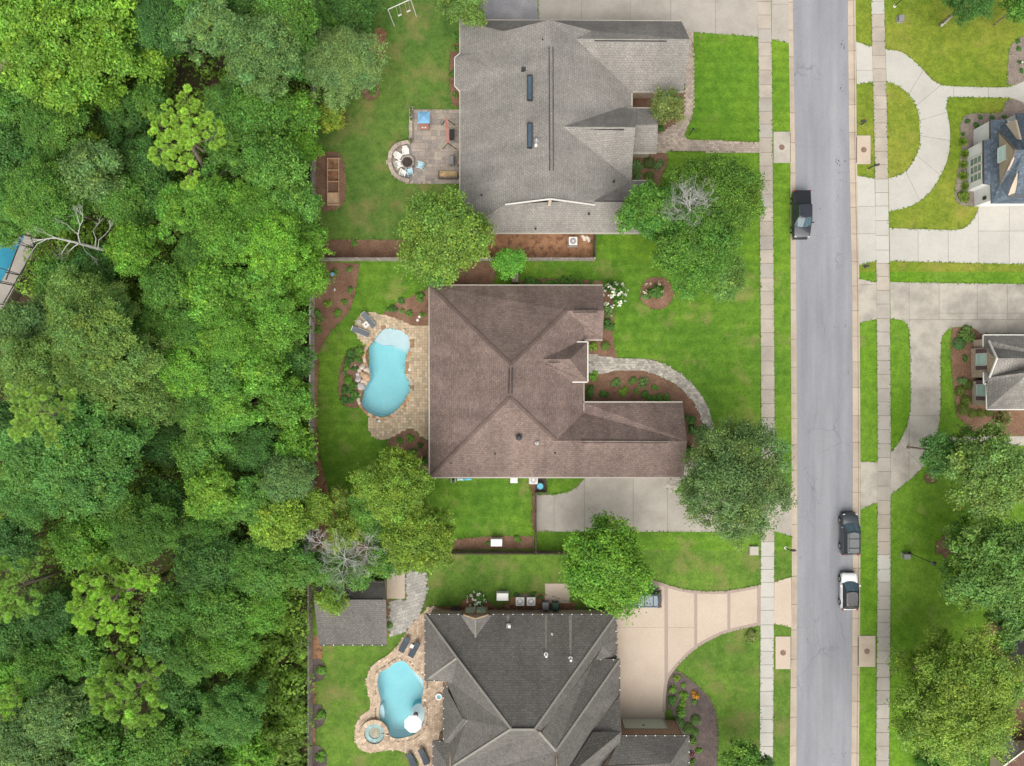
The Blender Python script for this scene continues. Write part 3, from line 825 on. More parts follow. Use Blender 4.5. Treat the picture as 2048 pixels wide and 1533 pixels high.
# pool decks
dk_out = smooth_px([(738,694),(722,682),(712,666),(710,650),(717,635),(735,625.5),(756,628),(790,637),(820,650),(842,654),(864,650)], 5, False) + smooth_px([(864,884),(846,874),(832,861),(820,857),(805,862),(785,874),(766,880),(749,875),(739,861),(737,846),(742,831)], 5, False)
dk = dk_out + list(reversed(POOL1[:43])) + list(reversed(POOL1[77:]))
o = paved('pool_deck', dk, .14)
pavers('paver_field', o, ccw(W(dk)), .3, .3, 0, PAL_DECK, .1, .158, holes=(inset(P1, -.3),), offset=0)
course('paver_border', o, W(smooth_px([(738,694),(722,682),(712,666),(710,650),(717,635),(735,625.5),(756,628),(790,637),(820,650),(842,654),(860,651)], 5, False)), .2, .28, PAL_DECK, .1, .164, side=-1)
course('paver_border', o, W(smooth_px([(860,881),(846,874),(832,861),(820,857),(805,862),(785,874),(766,880),(749,875),(739,861),(737,846),(742,831)], 5, False)), .2, .28, PAL_DECK, .1, .164, side=-1)
dk2 = smooth_px([(858,1213,1),(832,1240),(812,1266),(796,1290),(775,1310),(750,1326),(736,1348),(734,1374),(741,1402),(738,1420),(720,1435),(711,1455),(712,1484),(724,1500),(748,1504),(790,1499),(830,1512),(842,1540),(850,1600,1),(895,1600,1),(895,1225,1),(870,1213,1)], 4)
o = paved('pool_deck', dk2, .14, (inset(P2, -.06),))
pavers('paver_field', o, ccw(W(dk2)), .34, .24, .6, PAL_DECK2, .1, .158, holes=(inset(P2, -.35),))
course('paver_border', o, W(smooth_px([(858,1213),(832,1240),(812,1266),(796,1290),(775,1310),(750,1326),(736,1348),(734,1374),(741,1402),(738,1420),(720,1435),(711,1455),(712,1484),(724,1500),(748,1504),(790,1499),(830,1512),(842,1540)], 5, False)), .22, .26, PAL_DECK2, .1, .165, side=1)
gp = smooth_px([(812,1140,1),(855,1145,1),(854,1182),(848,1212),(834,1238),(812,1264,1),(779,1271,1),(778,1200,1),(811,1199,1)], 4)
o = paved('paver_walk', gp, .125)
pavers('paver_field', o, ccw(W(gp)), .5, .34, .3, PAL_GREY, .1, .138)
struct('shed_edging', W([(773,1172),(779,1172),(779,1270),(774,1270)]), .06, .12, M['mulch_red'])
# ================================================================== HOUSES
def slope(house, pts, mat, thick=.14, name='roof_slope'):
    """one roof plane; pts are (px,py,z)"""
    P = [G(*p) for p in pts]
    a2 = area2([(p.x, p.y) for p in P])
    if a2 < 0: P.reverse()
    n = Vector((0, 0, 0))
    for i in range(len(P)):
        n += (P[i]).cross(P[(i + 1) % len(P)])
    n = Vector((0, 0, 0))
    c = sum(P, Vector()) / len(P)
    for i in range(len(P)):
        n += (P[i] - c).cross(P[(i + 1) % len(P)] - c)
    n.normalize()
    if n.z < 0: n = -n
    v = Vector((0, 0, 1)) - n * n.z
    v = v.normalized() if v.length > 1e-4 else Vector((0, 1, 0))
    u = v.cross(n).normalized()
    m = len(P)
    tris = tessellate_polygon([[Vector((p.x, p.y, 0)) for p in P]])
    L = house.location
    vs = [p - L for p in P] + [p - L - Vector((0, 0, thick)) for p in P]
    fs = []
    for t in tris:
        a, b, c_ = [P[i] for i in t]
        cr = (b.x - a.x) * (c_.y - a.y) - (b.y - a.y) * (c_.x - a.x)
        fs.append(tuple(t) if cr > 0 else tuple(reversed(t)))
    fs += [tuple(i + m for i in reversed(f)) for f in fs]
    for i in range(m):
        j = (i + 1) % m
        fs.append((i, i + m, j + m, j))
    me = bpy.data.meshes.new(name); me.from_pydata([tuple(p) for p in vs], [], fs)
    ul = me.uv_layers.new(name='UVMap')
    for poly in me.polygons:
        for li in poly.loop_indices:
            w = Vector(me.vertices[me.loops[li].vertex_index].co) + L
            ul.data[li].uv = (w.dot(u), w.dot(v))
    me.materials.append(mat)
    o = bpy.data.objects.new(name, me); o.parent = house; return link(o)

def line3(house, pts, w, h, mat, name, dz=.03, parent=None):
    mb = MB(); P = [G(*p) + Vector((0, 0, dz)) for p in pts]
    for a, b in zip(P, P[1:]): mb.beam(a, b, w, h)
    o = mb.build(name, mat, None)
    o.data.transform(Matrix.Translation(-(house.location)))
    o.parent = parent or house
    return o

def gutter(house, pts, mat, z=3.0, w=.14, brackets=None):
    g = line3(house, [(p[0], p[1], z) for p in pts], w, .13, mat, 'gutter', -.05)
    if brackets:
        for a, b in zip(pts, pts[1:]):
            L = math.hypot(b[0] - a[0], b[1] - a[1]); k = max(1, int(L / 19))
            for i in range(k):
                t = (i + .5) / k; p = G(a[0] + (b[0] - a[0]) * t, a[1] + (b[1] - a[1]) * t, z)
                MB().box((p.x, p.y, p.z + .03), (.1, .1, .05)).build('gutter_bracket', M['white'], house)
    return g

def walls(house, outline, z, mat, d=.45, name='wall', z0=0.0):
    P = inset([tuple(G(p[0], p[1], z)[:2]) for p in outline], d)
    return MB().prism(P, z0, z - .16).build(name, mat, house)

def vent_pipe(house, px, py, z, r=.06, h=.35, mat='metal', name='vent_pipe', cap=True):
    p = G(px, py, z)
    mb = MB().cyl((p.x, p.y), r * 2.2, p.z - .25, p.z + .04, 10).cyl((p.x, p.y), r, p.z - .2, p.z + h, 10)
    if cap: mb.cyl((p.x, p.y), r * 1.5, p.z + h, p.z + h + .07, 10, r * .8)
    return mb.build(name, M[mat], house)

def window(house, c, u, w, h, frame='white', pane='glass', depth=.06, bars=1, name='window', shut=None):
    """vertical window: c centre, u horizontal unit direction along the wall"""
    u = Vector(u).normalized(); up = Vector((0, 0, 1)); n = u.cross(up)
    if n.x > 0: n = -n      # the walls that show face west
    mb = MB(); c = Vector(c)
    f = .09
    def bar(a, b, ww=f): mb.beam(c + u * a[0] + up * a[1], c + u * b[0] + up * b[1], ww, ww)
    bar((-w/2, -h/2), (w/2, -h/2)); bar((-w/2, h/2), (w/2, h/2)); bar((-w/2, -h/2), (-w/2, h/2)); bar((w/2, -h/2), (w/2, h/2))
    for k in range(1, bars + 1):
        t = -h/2 + h * k / (bars + 1); bar((-w/2, t), (w/2, t), .05)
    fr = mb.build(name, M[frame], house)
    q = [c - u*w/2 - up*h/2, c + u*w/2 - up*h/2, c + u*w/2 + up*h/2, c - u*w/2 + up*h/2]
    pn = MB().add([p + n * .01 for p in q] + [p - n * .02 for p in q], [(0, 1, 2, 3), (7, 6, 5, 4), (0, 4, 5, 1), (1, 5, 6, 2), (2, 6, 7, 3), (3, 7, 4, 0)]).build('pane', M[pane], None)
    pn.data.transform(Matrix.Translation(-house.location)); pn.parent = fr
    if shut:
        for s in (-1, 1):
            MB().box(c + u * s * (w/2 + .28) + n * .03, (.06 if abs(u.y) > .5 else .42, .42 if abs(u.y) > .5 else .06, h)).build('shutter', M[shut], house)
    return fr

# ------------------------------------------------ upper grey house
h1 = thing('house', 'large house with weathered grey shingle roof and two skylights', 'house', G(1100, 250))
S = M['sh_grey']
rz = 8.0
slope(h1, [(920,41,3),(1007,63,5.4),(1099,40,rz),(1101,400,rz),(1010,410,5.5),(953,466,3),(920,466,3)], S)
slope(h1, [(920,41,3),(1098,41,3.0),(1007,63.5,5.35)], S)
slope(h1, [(1099,41,3.0),(1363,43,3),(1380,79,6.2),(1150,78,6.2),(1183,62,5.4),(1102,41.5,3.1)], S)
slope(h1, [(1099,40,rz),(1183,62,5.4),(1150,78,6.25),(1263,184,3),(1263,218,3),(1237,217,3.9),(1126,254,7.2),(1263,363,3.2),(1190,402,5.6),(1190,411,5.3),(1101,400,rz)], S)
slope(h1, [(1150,78,6.2),(1380,79,6.2),(1367,184,3),(1263,184,3)], S)
slope(h1, [(1126,254,7.2),(1237,217,3.9),(1272,217,3.9),(1271,255,6.9)], S)
slope(h1, [(1126,254,7.2),(1271,255,6.9),(1266,306,5.0),(1263,366,3.1)], S)
slope(h1, [(1237,217,3.4),(1310,217,3.2),(1316,250,5.0),(1260,250,5.0)], S)
slope(h1, [(1260,250,5.0),(1316,250,5.0),(1313,306,3.2),(1260,306,3.2)], S)
slope(h1, [(1190,402,5.7),(1263,362,3.1),(1296,362,3.0),(1303,402,5.6)], S)
slope(h1, [(953,466,3),(1010,410,5.5),(1101,404,5.7),(1190,404,5.7),(1303,402,5.6),(1296,466,3)], S)
# bay roof on the garden side
slope(h1, [(921,107,3.05),(945,108,3.75),(968,130,4.4),(910,116,3.05)], S)
slope(h1, [(910,116,3.05),(968,130,4.4),(968,160,4.4),(910,172,3.05)], S)
slope(h1, [(910,172,3.05),(968,160,4.4),(945,181,3.75),(921,184,3.05)], S)
o1 = [(920,41),(1363,43),(1367,184),(1263,184),(1263,362),(1296,362),(1296,466),(920,466)]
walls(h1, o1, 3.0, M['brick_tan'])
walls(h1, [(921,107),(960,107),(960,184),(921,184),(911,172),(911,116)], 3.0, M['brick_tan'], .2)
walls(h1, [(1250,217),(1310,217),(1313,306),(1250,306)], 3.1, M['stucco'], .4)
MB().prism(W([(1097,63),(1103,63),(1103,404),(1097,404)], 7), 3, 7.2).build('attic_wall', M['stucco'], h1)
for a, b in ((1098,120),):
    pass
line3(h1, [(1098,95,rz),(1099.5,342,rz)], .07, .1, M['vent'], 'ridge_vent', .06)
line3(h1, [(1106,95,rz-.25),(1106.5,342,rz-.25)], .07, .1, M['vent'], 'ridge_vent', .06)
line3(h1, [(1189,82.5,6.05),(1333,83.5,6.05)], .07, .1, M['vent'], 'ridge_vent', .05)
line3(h1, [(1149,259.5,6.8),(1248,260.5,6.8)], .07, .1, M['vent'], 'ridge_vent', .06)
line3(h1, [(1195,403.5,5.65),(1250,403.5,5.65)], .07, .1, M['vent'], 'ridge_vent', .05)
line3(h1, [(1011,410,5.55),(1101,399,rz+.05),(1190,411,5.4)], .13, .16, M['white'], 'rake_trim', .08)
for y0, y1 in ((153,202),(248,297)):
    sk = MB()
    a, b, c, d = [G(x, y, z) for x, y, z in ((1055,y0,6.85),(1064,y0,7.1),(1064,y1,7.1),(1055,y1,6.85))]
    for p, q in ((a,b),(b,c),(c,d),(d,a)): sk.beam(p + Vector((0,0,.1)), q + Vector((0,0,.1)), .1, .22)
    fr = sk.build('skylight', M['metal_dark'], h1)
    g = MB().add([p + Vector((0,0,.16)) for p in (a,d,c,b)] + [p + Vector((0,0,.1)) for p in (a,d,c,b)], [(0,1,2,3),(7,6,5,4),(0,4,5,1),(1,5,6,2),(2,6,7,3),(3,7,4,0)]).build('glazing', M['skylight'], None)
    g.data.transform(Matrix.Translation(-h1.location)); g.parent = fr
gutter(h1, [(920,41),(920,107)], M['gutter']); gutter(h1, [(920,184),(920,466)], M['gutter'])
gutter(h1, [(921,107),(910,116),(910,172),(921,184)], M['white'])
gutter(h1, [(953,467),(1296,467)], M['gutter']); gutter(h1, [(1264,184),(1264,218)], M['gutter'])
gutter(h1, [(1263,184),(1367,184.5)], M['gutter']); gutter(h1, [(1265,307),(1313,306.5)], M['gutter'], 3.2)
gutter(h1, [(1264,362),(1295,361.5)], M['gutter']); gutter(h1, [(1237,216.5),(1310,216.5)], M['gutter'], 3.25)
gutter(h1, [(920,40.5),(1363,42.5)], M['gutter'])
for x, y, z in ((1085,82,7.5),(963,391,4.3),(1178,428,4.8),(1228,363,4.6),(1071,458,3.4)):
    vent_pipe(h1, x, y, z, .055, .3, 'metal_dark')
vent_pipe(h1, 1073, 282, 7.35, .11, .5, 'metal'); vent_pipe(h1, 1072, 291, 7.35, .07, .35, 'white')
p = G(1047,140,6.6); MB().box((p.x, p.y, p.z), (.45, .42, .35)).build('box_vent', M['metal_dark'], h1)

# ------------------------------------------------ middle brown house
h2 = thing('house', 'brown shingle hip-roofed house with garage wing between two lawns', 'house', G(1030, 765))
S = M['sh_brown']
slope(h2, [(858,571,3),(1205,571,3),(1208,622,5.0),(1133,622,5.05),(1022,730,7.6)], S)
slope(h2, [(858,571,3),(1022,730,7.6),(1020,795,7.6),(860,955,3)], S)
slope(h2, [(1022,730,7.6),(1133,622,5.05),(1167,655,3.6),(1167,826,3),(1112,882,5.0),(1020,795,7.6)], S)
slope(h2, [(1133,622,5.05),(1208,622,5.0),(1205,680,3),(1167,680,3),(1167,655,3.6)], S)
slope(h2, [(1020,795,7.6),(1112,882,5.0),(1374,883,5.0),(1367,955,3),(860,955,3)], S)
slope(h2, [(1112,882,5.0),(1167,826,3),(1167,805,3),(1365,805,3),(1374,883,5.0)], S)
# entry porch roof standing forward of the front slope
zp = 3.9
slope(h2, [(1075,719,5.9),(1118,685,zp),(1175,685,zp),(1140,719,5.7)], S)
slope(h2, [(1140,719,5.7),(1175,685,zp),(1175,764,zp)], S)
slope(h2, [(1075,719,5.9),(1140,719,5.7),(1175,764,zp),(1122,764,zp),(1082,726,5.8)], S)
o2 = [(858,571),(1205,571),(1205,680),(1167,680),(1167,805),(1365,805),(1367,955),(860,955)]
walls(h2, o2, 3.0, M['brick_tan'])
MB().prism(inset(W([(1118,685),(1175,685),(1175,764),(1118,764)], zp), .22), 2.6, zp - .15).build('porch_wall', M['stucco'], h2)
for x, y in ((1172,690),(1172,759)):
    p = G(x, y, 2); MB().box((p.x - .1, p.y, 1.4), (.3, .3, 2.8)).build('porch_post', M['white'], h2)
# gable infill
for pts in ([(1205,571,2.9),(1208,622,4.85),(1205,680,2.9)], [(1365,805,2.9),(1374,883,4.85),(1367,955,2.9)]):
    P = [G(*q) - Vector((.35, 0, 0)) for q in pts]
    MB().add(P + [q - Vector((.15, 0, 0)) for q in P], [(0,1,2),(5,4,3),(0,3,4,1),(1,4,5,2),(2,5,3,0)]).build('gable_wall', M['siding_tan'], h2)
for pts in (([(858,571),(1205,571)]), ([(1365,804.5),(1167,804.5)]), ([(858.5,571),(858.5,955)]), ([(862,955.5),(1367,955.5)]), ([(1205,680.5),(1167,680.5)]), ([(1167.5,664),(1167.5,682)]), ([(1167.5,764),(1167.5,822)])):
    gutter(h2, pts, M['gutter'])
gutter(h2, [(1121,684.5),(1175.5,684.5),(1175.5,764.5),(1121,764.5)], M['white'], zp)
line3(h2, [(1018.5,736,7.55),(1017,788,7.55)], .08, .12, M['vent'], 'ridge_vent', .05)
line3(h2, [(1025,736,7.55),(1024,788,7.55)], .08, .12, M['vent'], 'ridge_vent', .05)
line3(h2, [(1148,619.5,4.95),(1195,619.5,4.95)], .07, .12, M['vent'], 'ridge_vent', .05); line3(h2, [(1146,625,4.9),(1195,625,4.9)], .07, .12, M['vent'], 'ridge_vent', .05)
line3(h2, [(1162,881,4.95),(1336,882,4.95)], .07, .12, M['vent'], 'ridge_vent', .05); line3(h2, [(1162,886,4.85),(1335,886,4.85)], .05, .1, M['vent'], 'ridge_vent', .05)
line3(h2, [(1097,725.5,5.75),(1120,725.5,5.75)], .06, .1, M['vent'], 'ridge_vent', .05)
for a, b in (((858,571,3),(1022,730,7.6)), ((1022,730,7.6),(1133,622,5.05)), ((1020,795,7.6),(860,955,3)), ((1020,795,7.6),(1112,882,5.0))):
    line3(h2, [a, b], .3, .05, S, 'hip_cap', .03)
vent_pipe(h2, 1038, 875, 5.6, .16, .4, 'metal_dark', 'attic_fan'); vent_pipe(h2, 1074, 887, 5.2, .09, .55, 'metal', 'flue')
for x, y, z in ((990,909,4.4),(1110,907,4.4),(902,927,3.8)): vent_pipe(h2, x, y, z, .045, .25, 'metal_dark')
gd = G(1266, 950, 0)
for i in (0, 1):
    x0 = G(1178 + i * 84, 948, 1)
    MB().box((x0.x + 2.0, gd.y + .28, 1.1), (4.0, .12, 2.2)).build('garage_door', M['white'], h2)

# ------------------------------------------------ lower charcoal house
h3 = thing('house', 'charcoal shingle house with many hips beside the tan driveway', 'house', G(1050, 1400))
S = M['sh_dark']; zr = 9.0
slope(h3, [(850,1229,3),(1232,1229,3),(1070,1458,zr),(1022,1458,zr)], S)
slope(h3, [(850,1229,3),(914,1316,5.6),(858,1357,3.2),(850,1361,3)], S)
slope(h3, [(914,1316,5.6),(1022,1458,zr),(902,1535,4.0),(900,1490,3.4),(934,1440,5.6),(904,1367,3.7),(890,1361,3.1),(850,1361,3),(858,1357,3.2)], S)
slope(h3, [(891,1361,3.0),(903,1365,3.6),(935,1440,5.6),(925,1438,5.3)], S)
slope(h3, [(887,1366,3),(926,1438,5.4),(895,1487,3.1),(887,1488,3)], S)
slope(h3, [(926,1438,5.4),(935,1440,5.6),(903,1487,3.3),(893,1488,3)], S)
# west low wing at the lower edge
slope(h3, [(866,1483,3),(900,1483,3.1),(898,1540,4.2)], S); slope(h3, [(866,1483,3),(898,1540,4.2),(898,1620,4.2),(866,1620,3)], S)
# south and east planes
slope(h3, [(1022,1458,zr),(1070,1458,zr),(1078,1464,zr-.2),(960,1545,5.0),(902,1535,4.0)], S)
slope(h3, [(1078,1464,zr-.2),(1112,1503,7.6),(1112,1620,7.6),(940,1620,4.0),(960,1545,5.0)], S)
slope(h3, [(1070,1458,zr),(1232,1229,3),(1232,1276,3),(1206,1293,4.2),(1085,1463,zr-.5)], S)
slope(h3, [(1206,1293,4.2),(1232,1276,3.05),(1232,1320,3),(1190,1320,3.9)], S)
slope(h3, [(1188,1320,3.6),(1239,1320,3.6),(1112,1502,8.0),(1084,1464,zr-.3)], S)
slope(h3, [(1239,1320,3.6),(1239,1392,3.2),(1120,1560,7.2),(1112,1502,8.0)], S)
slope(h3, [(1239,1392,3.4),(1243,1464,5.3),(1186,1464,5.4),(1120,1565,7.2),(1112,1555,7.0)], S)
slope(h3, [(1186,1464,5.4),(1243,1464,5.3),(1240,1486,4.7),(1205,1533,4.6),(1195,1620,3.6),(1120,1620,6.6),(1120,1565,7.2)], S)
slope(h3, [(1243,1472,4.4),(1377,1472,4.4),(1340,1528,6.0),(1215,1530,5.6)], S)
slope(h3, [(1377,1472,4.4),(1377,1620,4.4),(1340,1620,6.0),(1340,1528,6.0)], S)
slope(h3, [(1205,1533,5.5),(1340,1528,6.0),(1340,1620,6.0),(1195,1620,5.4)], S)
walls(h3, [(850,1229),(1232,1229),(1232,1320),(1239,1320),(1239,1465),(1239,1640),(866,1640),(866,1483),(887,1483),(887,1361),(850,1361)], 3.0, M['brick_tan'])
walls(h3, [(1228,1472),(1377,1472),(1377,1640),(1228,1640)], 4.4, M['brick_red'], .35)
gp_ = G(1285, 1440, 1)
yd = G(0, 1449.5, 2.2).y
P = inset([tuple(G(p[0], p[1], 4.4)[:2]) for p in [(1228,1472),(1377,1472),(1377,1640),(1228,1640)]], .35)
ywall = max(p[1] for p in P)
xa, xb = G(1246,0,1).x, G(1328,0,1).x
gdo = MB().box(((xa + xb)/2, ywall + .05, 1.12), (xb - xa, .1, 2.24)).build('garage_door', M['pale_green'], h3)
MB().box(((xa + xb)/2 - .1, ywall + .13, 1.6), (.25, .05, .12)).build('handle', M['metal_dark'], gdo)
MB().box((xb + .12, ywall + .04, 1.2), (.2, .08, 2.4)).build('door_trim', M['gutter'], h3)
bz = [G(1337,1424,.1), G(1360,1472,4.3)]
MB().beam((P[0][0] if False else xb + 1.45, ywall + .12, .1), (xb + 1.45, ywall + .12, 4.2), .1, .1).build('downspout', M['gutter'], h3)
for pts, z in (([(850,1229),(926,1229)],3), ([(977,1229),(1232,1229)],3), ([(850,1229),(850,1361)],3), ([(850,1361.5),(887,1361.5)],3), ([(887,1366),(887,1488)],3), ([(866,1483),(893,1483)],3), ([(866,1483),(866,1600)],3), ([(1232,1229),(1232,1320)],3), ([(1188,1319.5),(1239.5,1319.5)],3.6), ([(1239.5,1320),(1239.5,1392)],3.4), ([(1243,1471.5),(1378,1471.5)],4.4), ([(1378,1472),(1378,1600)],4.4)):
    gutter(h3, pts, M['gutter_dark'], z, .12, brackets=True)
for pts in ([(850,1229,3),(914,1316,5.6),(1022,1458,zr)], [(858,1357,3.2),(914,1316,5.6)], [(1232,1229,3),(1070,1458,zr)], [(1022,1459.5,zr),(1070,1459.5,zr)], [(1239,1320,3.6),(1112,1502,8.0)], [(1078,1464,zr-.2),(1112,1503,7.9)], [(1022,1458,zr),(902,1535,4.0)], [(935,1441,5.6),(903,1487,3.3)]):
    line3(h3, pts, .22, .05, M['cap_light'], 'hip_cap', .04)
line3(h3, [(1024,1456,zr),(1068,1456,zr)], .09, .12, M['vent'], 'ridge_vent', .04)
line3(h3, [(1201,1461.5,5.35),(1226,1461.5,5.35)], .07, .12, M['vent'], 'ridge_vent', .05)
for x in (1110.5, 1115): line3(h3, [(x,1512,7.75),(x+.5,1560,7.75)], .05, .1, M['vent'], 'ridge_vent', .06)
# window gable on the garden side
zg = 4.6
slope(h3, [(921,1230,3.05),(951,1237,zg),(951,1275,4.9),(938,1257,4.1)], M['sh_east']); slope(h3, [(951,1237,zg),(984,1230,3.05),(965,1257,4.1),(951,1275,4.9)], M['sh_east'])
line3(h3, [(951,1237,zg),(951,1275,4.9)], .2, .06, M['cap_light'], 'hip_cap', .05)
line3(h3, [(928,1229.5,3.2),(951,1237,zg),(976,1229.5,3.2)], .12, .22, M['wood_tan'], 'gable_trim', .03)
p0, p1 = G(930,1222,1.2), G(975,1222,1.2)
MB().box(((p0.x+p1.x)/2, p0.y + .1, 1.6), (2.5, .25, 3.2)).build('gable_wall', M['brick_red'], h3)
for sx in (-.58, .58):
    w = MB()
    cx, cy = (p0.x+p1.x)/2 + sx, p0.y + .3
    for dx in (-.5, .5): w.box((cx + dx, cy, 1.9), (.09, .1, 1.9))
    for dz in (.95, 2.85): w.box((cx, cy, dz), (1.09, .1, .09))
    w.box((cx, cy, 1.9), (1.0, .07, .05))
    fr = w.build('window', M['wood_tan'], h3)
    MB().box((cx, cy - .02, 1.9), (1.0, .04, 1.85)).build('pane', M['glass_aqua'], fr)
p = G(1017,1250,3.5); MB().box((p.x, p.y, p.z + .15), (.42, .5, .5)).build('box_vent', M['grey_plastic'], h3); MB().box((p.x+.1, p.y-.05, p.z + .42), (.25, .3, .06)).build('box_vent', M['white'], h3)
vent_pipe(h3, 1092, 1309, 5.3, .1, .6, 'white', 'flue'); vent_pipe(h3, 1141, 1317, 5.4, .1, .6, 'white', 'flue'); vent_pipe(h3, 1104, 1268, 4.1, .05, .3, 'white')
def onplane(px, py, pl):
    a, b, c = [G(*q) for q in pl]; n = (b - a).cross(c - a); o = Vector((0, 0, H)); d = G(px, py, 0) - o
    return o + d * (n.dot(a - o) / n.dot(d))
M['streak'] = m_mottled('lime_streak', (0.21, 0.195, 0.165), (0.27, 0.245, 0.2), 1.5, 9, fine_amt=.6, c3=(.16, .15, .14), c3_amt=(.45, .6))
NP = [(850,1229,3),(1232,1229,3),(1070,1458,zr)]
for x, y, w, m_s in ((1092,1307,5,'streak'),(1141,1316,6,'streak'),(1016,1248,7,'streak')):
    q = [onplane(x - w/2*.5, y, NP), onplane(x + w/2*.5, y, NP), onplane(x + w/2, 1231, NP), onplane(x - w/2, 1231, NP)]
    q = [p_ + Vector((0, 0, .008)) for p_ in q]
    MB().add(q + [p_ - Vector((0, 0, .02)) for p_ in q], [(0,1,2,3),(7,6,5,4),(0,4,5,1),(1,5,6,2),(2,6,7,3),(3,7,4,0)]).build('lime_streak', M[m_s], h3)

# ------------------------------------------------ pool house / shed
sh = thing('garden_shed', 'small grey shingle pool house beside the kidney pool and fence', 'shed', G(700, 1235))
slope(sh, [(628,1200,4.0),(772,1200,4.0),(774,1290,2.5),(638,1290,2.5)], M['sh_dark']); slope(sh, [(628,1200,4.0),(634,1165,2.5),(770,1165,2.5),(772,1200,4.0)], M['sh_dark'])
walls(sh, [(636,1166),(771,1166),(773,1290),(638,1290)], 2.5, M['stucco'], .4)
gutter(sh, [(638,1290.5),(774,1290.5)], M['gutter_dark'], 2.5, .12, True); gutter(sh, [(634,1164.5),(771,1164.5)], M['gutter_dark'], 2.5, .12)
line3(sh, [(640,1199,4.0),(765,1199,4.0)], .08, .1, M['vent'], 'ridge_vent', .05)
for pts in ([(636,1168,2.4),(630,1200,3.85),(639,1288,2.4)], [(770,1168,2.4),(771,1200,3.85),(773,1288,2.4)]):
    s = 1 if pts[0][0] < 700 else -1
    P_ = [G(*q) + Vector((s * .3, 0, 0)) for q in pts]
    MB().add(P_ + [q + Vector((s * .15, 0, 0)) for q in P_], [(0,1,2),(5,4,3),(0,3,4,1),(1,4,5,2),(2,5,3,0)]).build('gable_wall', M['stucco'], sh)

# ------------------------------------------------ upper east house (slate-blue roof, tan gables)
h4 = thing('house', 'slate-blue shingle house with tan stucco gables beside the loop driveway', 'house', G(2010, 320))
S = M['sh_blue']; E = 2130
# lower skirt roof in front of the gable wall
slope(h4, [(1981,240,3.2),(2000,240,3.9),(2000,370,3.9),(1983,407,3.2),(1982,370,3.2),(1968,368,3.0),(1967,281,3.0),(1981,279,3.2)], S)
# west gable wall of the upper storey, seen leaning outwards
gx = G(1999, 300, 3.9).x
def wallpoly(house, pts, mat, th=.2, name='gable_wall'):
    P_ = [G(*q) for q in pts]; n = len(P_)
    vs = P_ + [q + Vector((th, 0, 0)) for q in P_]
    fs = [tuple(range(n)), tuple(range(2*n-1, n-1, -1))] + [(i, i + n, (i+1) % n + n, (i+1) % n) for i in range(n)]
    return MB().add(vs, fs).build(name, mat, house)
wallpoly(h4, [(1998,264,3.9),(1999,367,3.9),(2020,330,6.6),(2031,301,8.0),(2021,290,6.9)], M['siding_tan'])
slope(h4, [(1981,240,3.2),(2013,240,4.0),(2040,283,7.0),(2048,300,8.2),(2031,301,8.1),(1998,264,4.0),(1996,262,3.8)], S)
slope(h4, [(2031,301,8.1),(2048,300,8.2),(E,300,8.2),(E,342,6.5),(2040,345,5.8),(2000,370,4.0)], S)
slope(h4, [(1983,407,3.2),(2000,368,4.0),(2031,301,8.05),(2047,302,8.05),(2015,395,4.2),(E,395,4.2),(E,407,3.2)], S)
wallpoly(h4, [(2011,248,4.3),(2030,240,5.2),(2040,280,7.0),(2034,279,6.6)], M['siding_tan'])
slope(h4, [(2032,227,3.2),(E,227,3.2),(E,298,8.3),(2049,298,8.3),(2041,283,6.8)], S)
wallpoly(h4, [(2039,336,6.0),(2040,352,5.6),(2031,384,4.4),(2015,391,4.3)], M['siding_tan'])
slope(h4, [(2040,336,6.2),(E,336,6.2),(E,389,4.6),(2032,389,4.4)], S)
walls(h4, [(1967,281),(1981,279),(1981,240),(2032,240),(2032,227),(E,227),(E,399),(1983,401),(1982,370),(1968,368)], 3.0, M['siding_white'], .05)
# bay with three sash windows on the west wall
for k, y in enumerate((318, 335, 353)):
    c = G(1957, y, 1.75); xw = inset(W([(1967,281),(1968,368)] + [(2000,368),(2000,281)], 3.0), .05)
    c.x = min(q[0] for q in xw) - .06
    yb = 766.5 - (320.5 + 16.5 * k); 
    c.y = (766.5 - (322 + 17 * k)) / PXM * (H - 1.75) / H
    window(h4, c, (0, 1, 0), .78, 1.9, 'white', 'glass', bars=2)
c = G(2010, 310, 5.2); c.x = G(1999, 300, 3.9).x - .06
c = Vector((G(2009, 306, 5.3).x - .12, G(2009, 307, 5.3).y, 5.3))
wallc = window(h4, c, (0, 1, 0), 1.5, 1.6, 'white', 'glass_aqua', bars=1)
MB().box((G(1976,398,2).x - .3, G(0,396,2).y, 1.9), (.12, .35, .5)).build('wall_lamp', M['metal_dark'], h4)
gutter(h4, [(1981,240),(1981,279)], M['gutter_dark'], 3.2); gutter(h4, [(1967,281),(1968,368)], M['gutter_dark'], 3.0)
line3(h4, [(1998,264,3.95),(2031,301,8.15),(2000,369,4.0)], .16, .12, M['wood_dark'], 'rake_trim', .02)

# ------------------------------------------------ lower east house (grey roof, brick gable)
h5 = thing('house', 'grey shingle house with brick gable end and pale shuttered windows', 'house', G(2020, 745))
S = M['sh_east']
slope(h5, [(1967,671,3.0),(E,671,3.0),(E,717,5.6),(1993,717,5.4),(1977,682,3.6),(1977,694,3.3),(1967,694,3.0)], S)
slope(h5, [(1993,717,5.4),(E,717,5.6),(E,740,6.2),(2060,745,6.4),(1976,816,3.1),(1973,768,3.1),(1976,764,3.2),(1978,755,3.5)], S)
slope(h5, [(1974,819,3.0),(1976,815,3.1),(2060,745,6.4),(E,745,6.4),(E,819,3.0)], S)
slope(h5, [(1967,745,3.0),(1978,745,3.4),(1978,760,3.4),(1968,768,3.0)], S)
wallpoly(h5, [(1974.5,694,3.1),(1975.5,753,3.1),(1991,717,5.3)], M['brick_tan'])
walls(h5, [(1976,693),(1977,757),(E,757),(E,693)], 3.1, M['brick_tan'], .1)
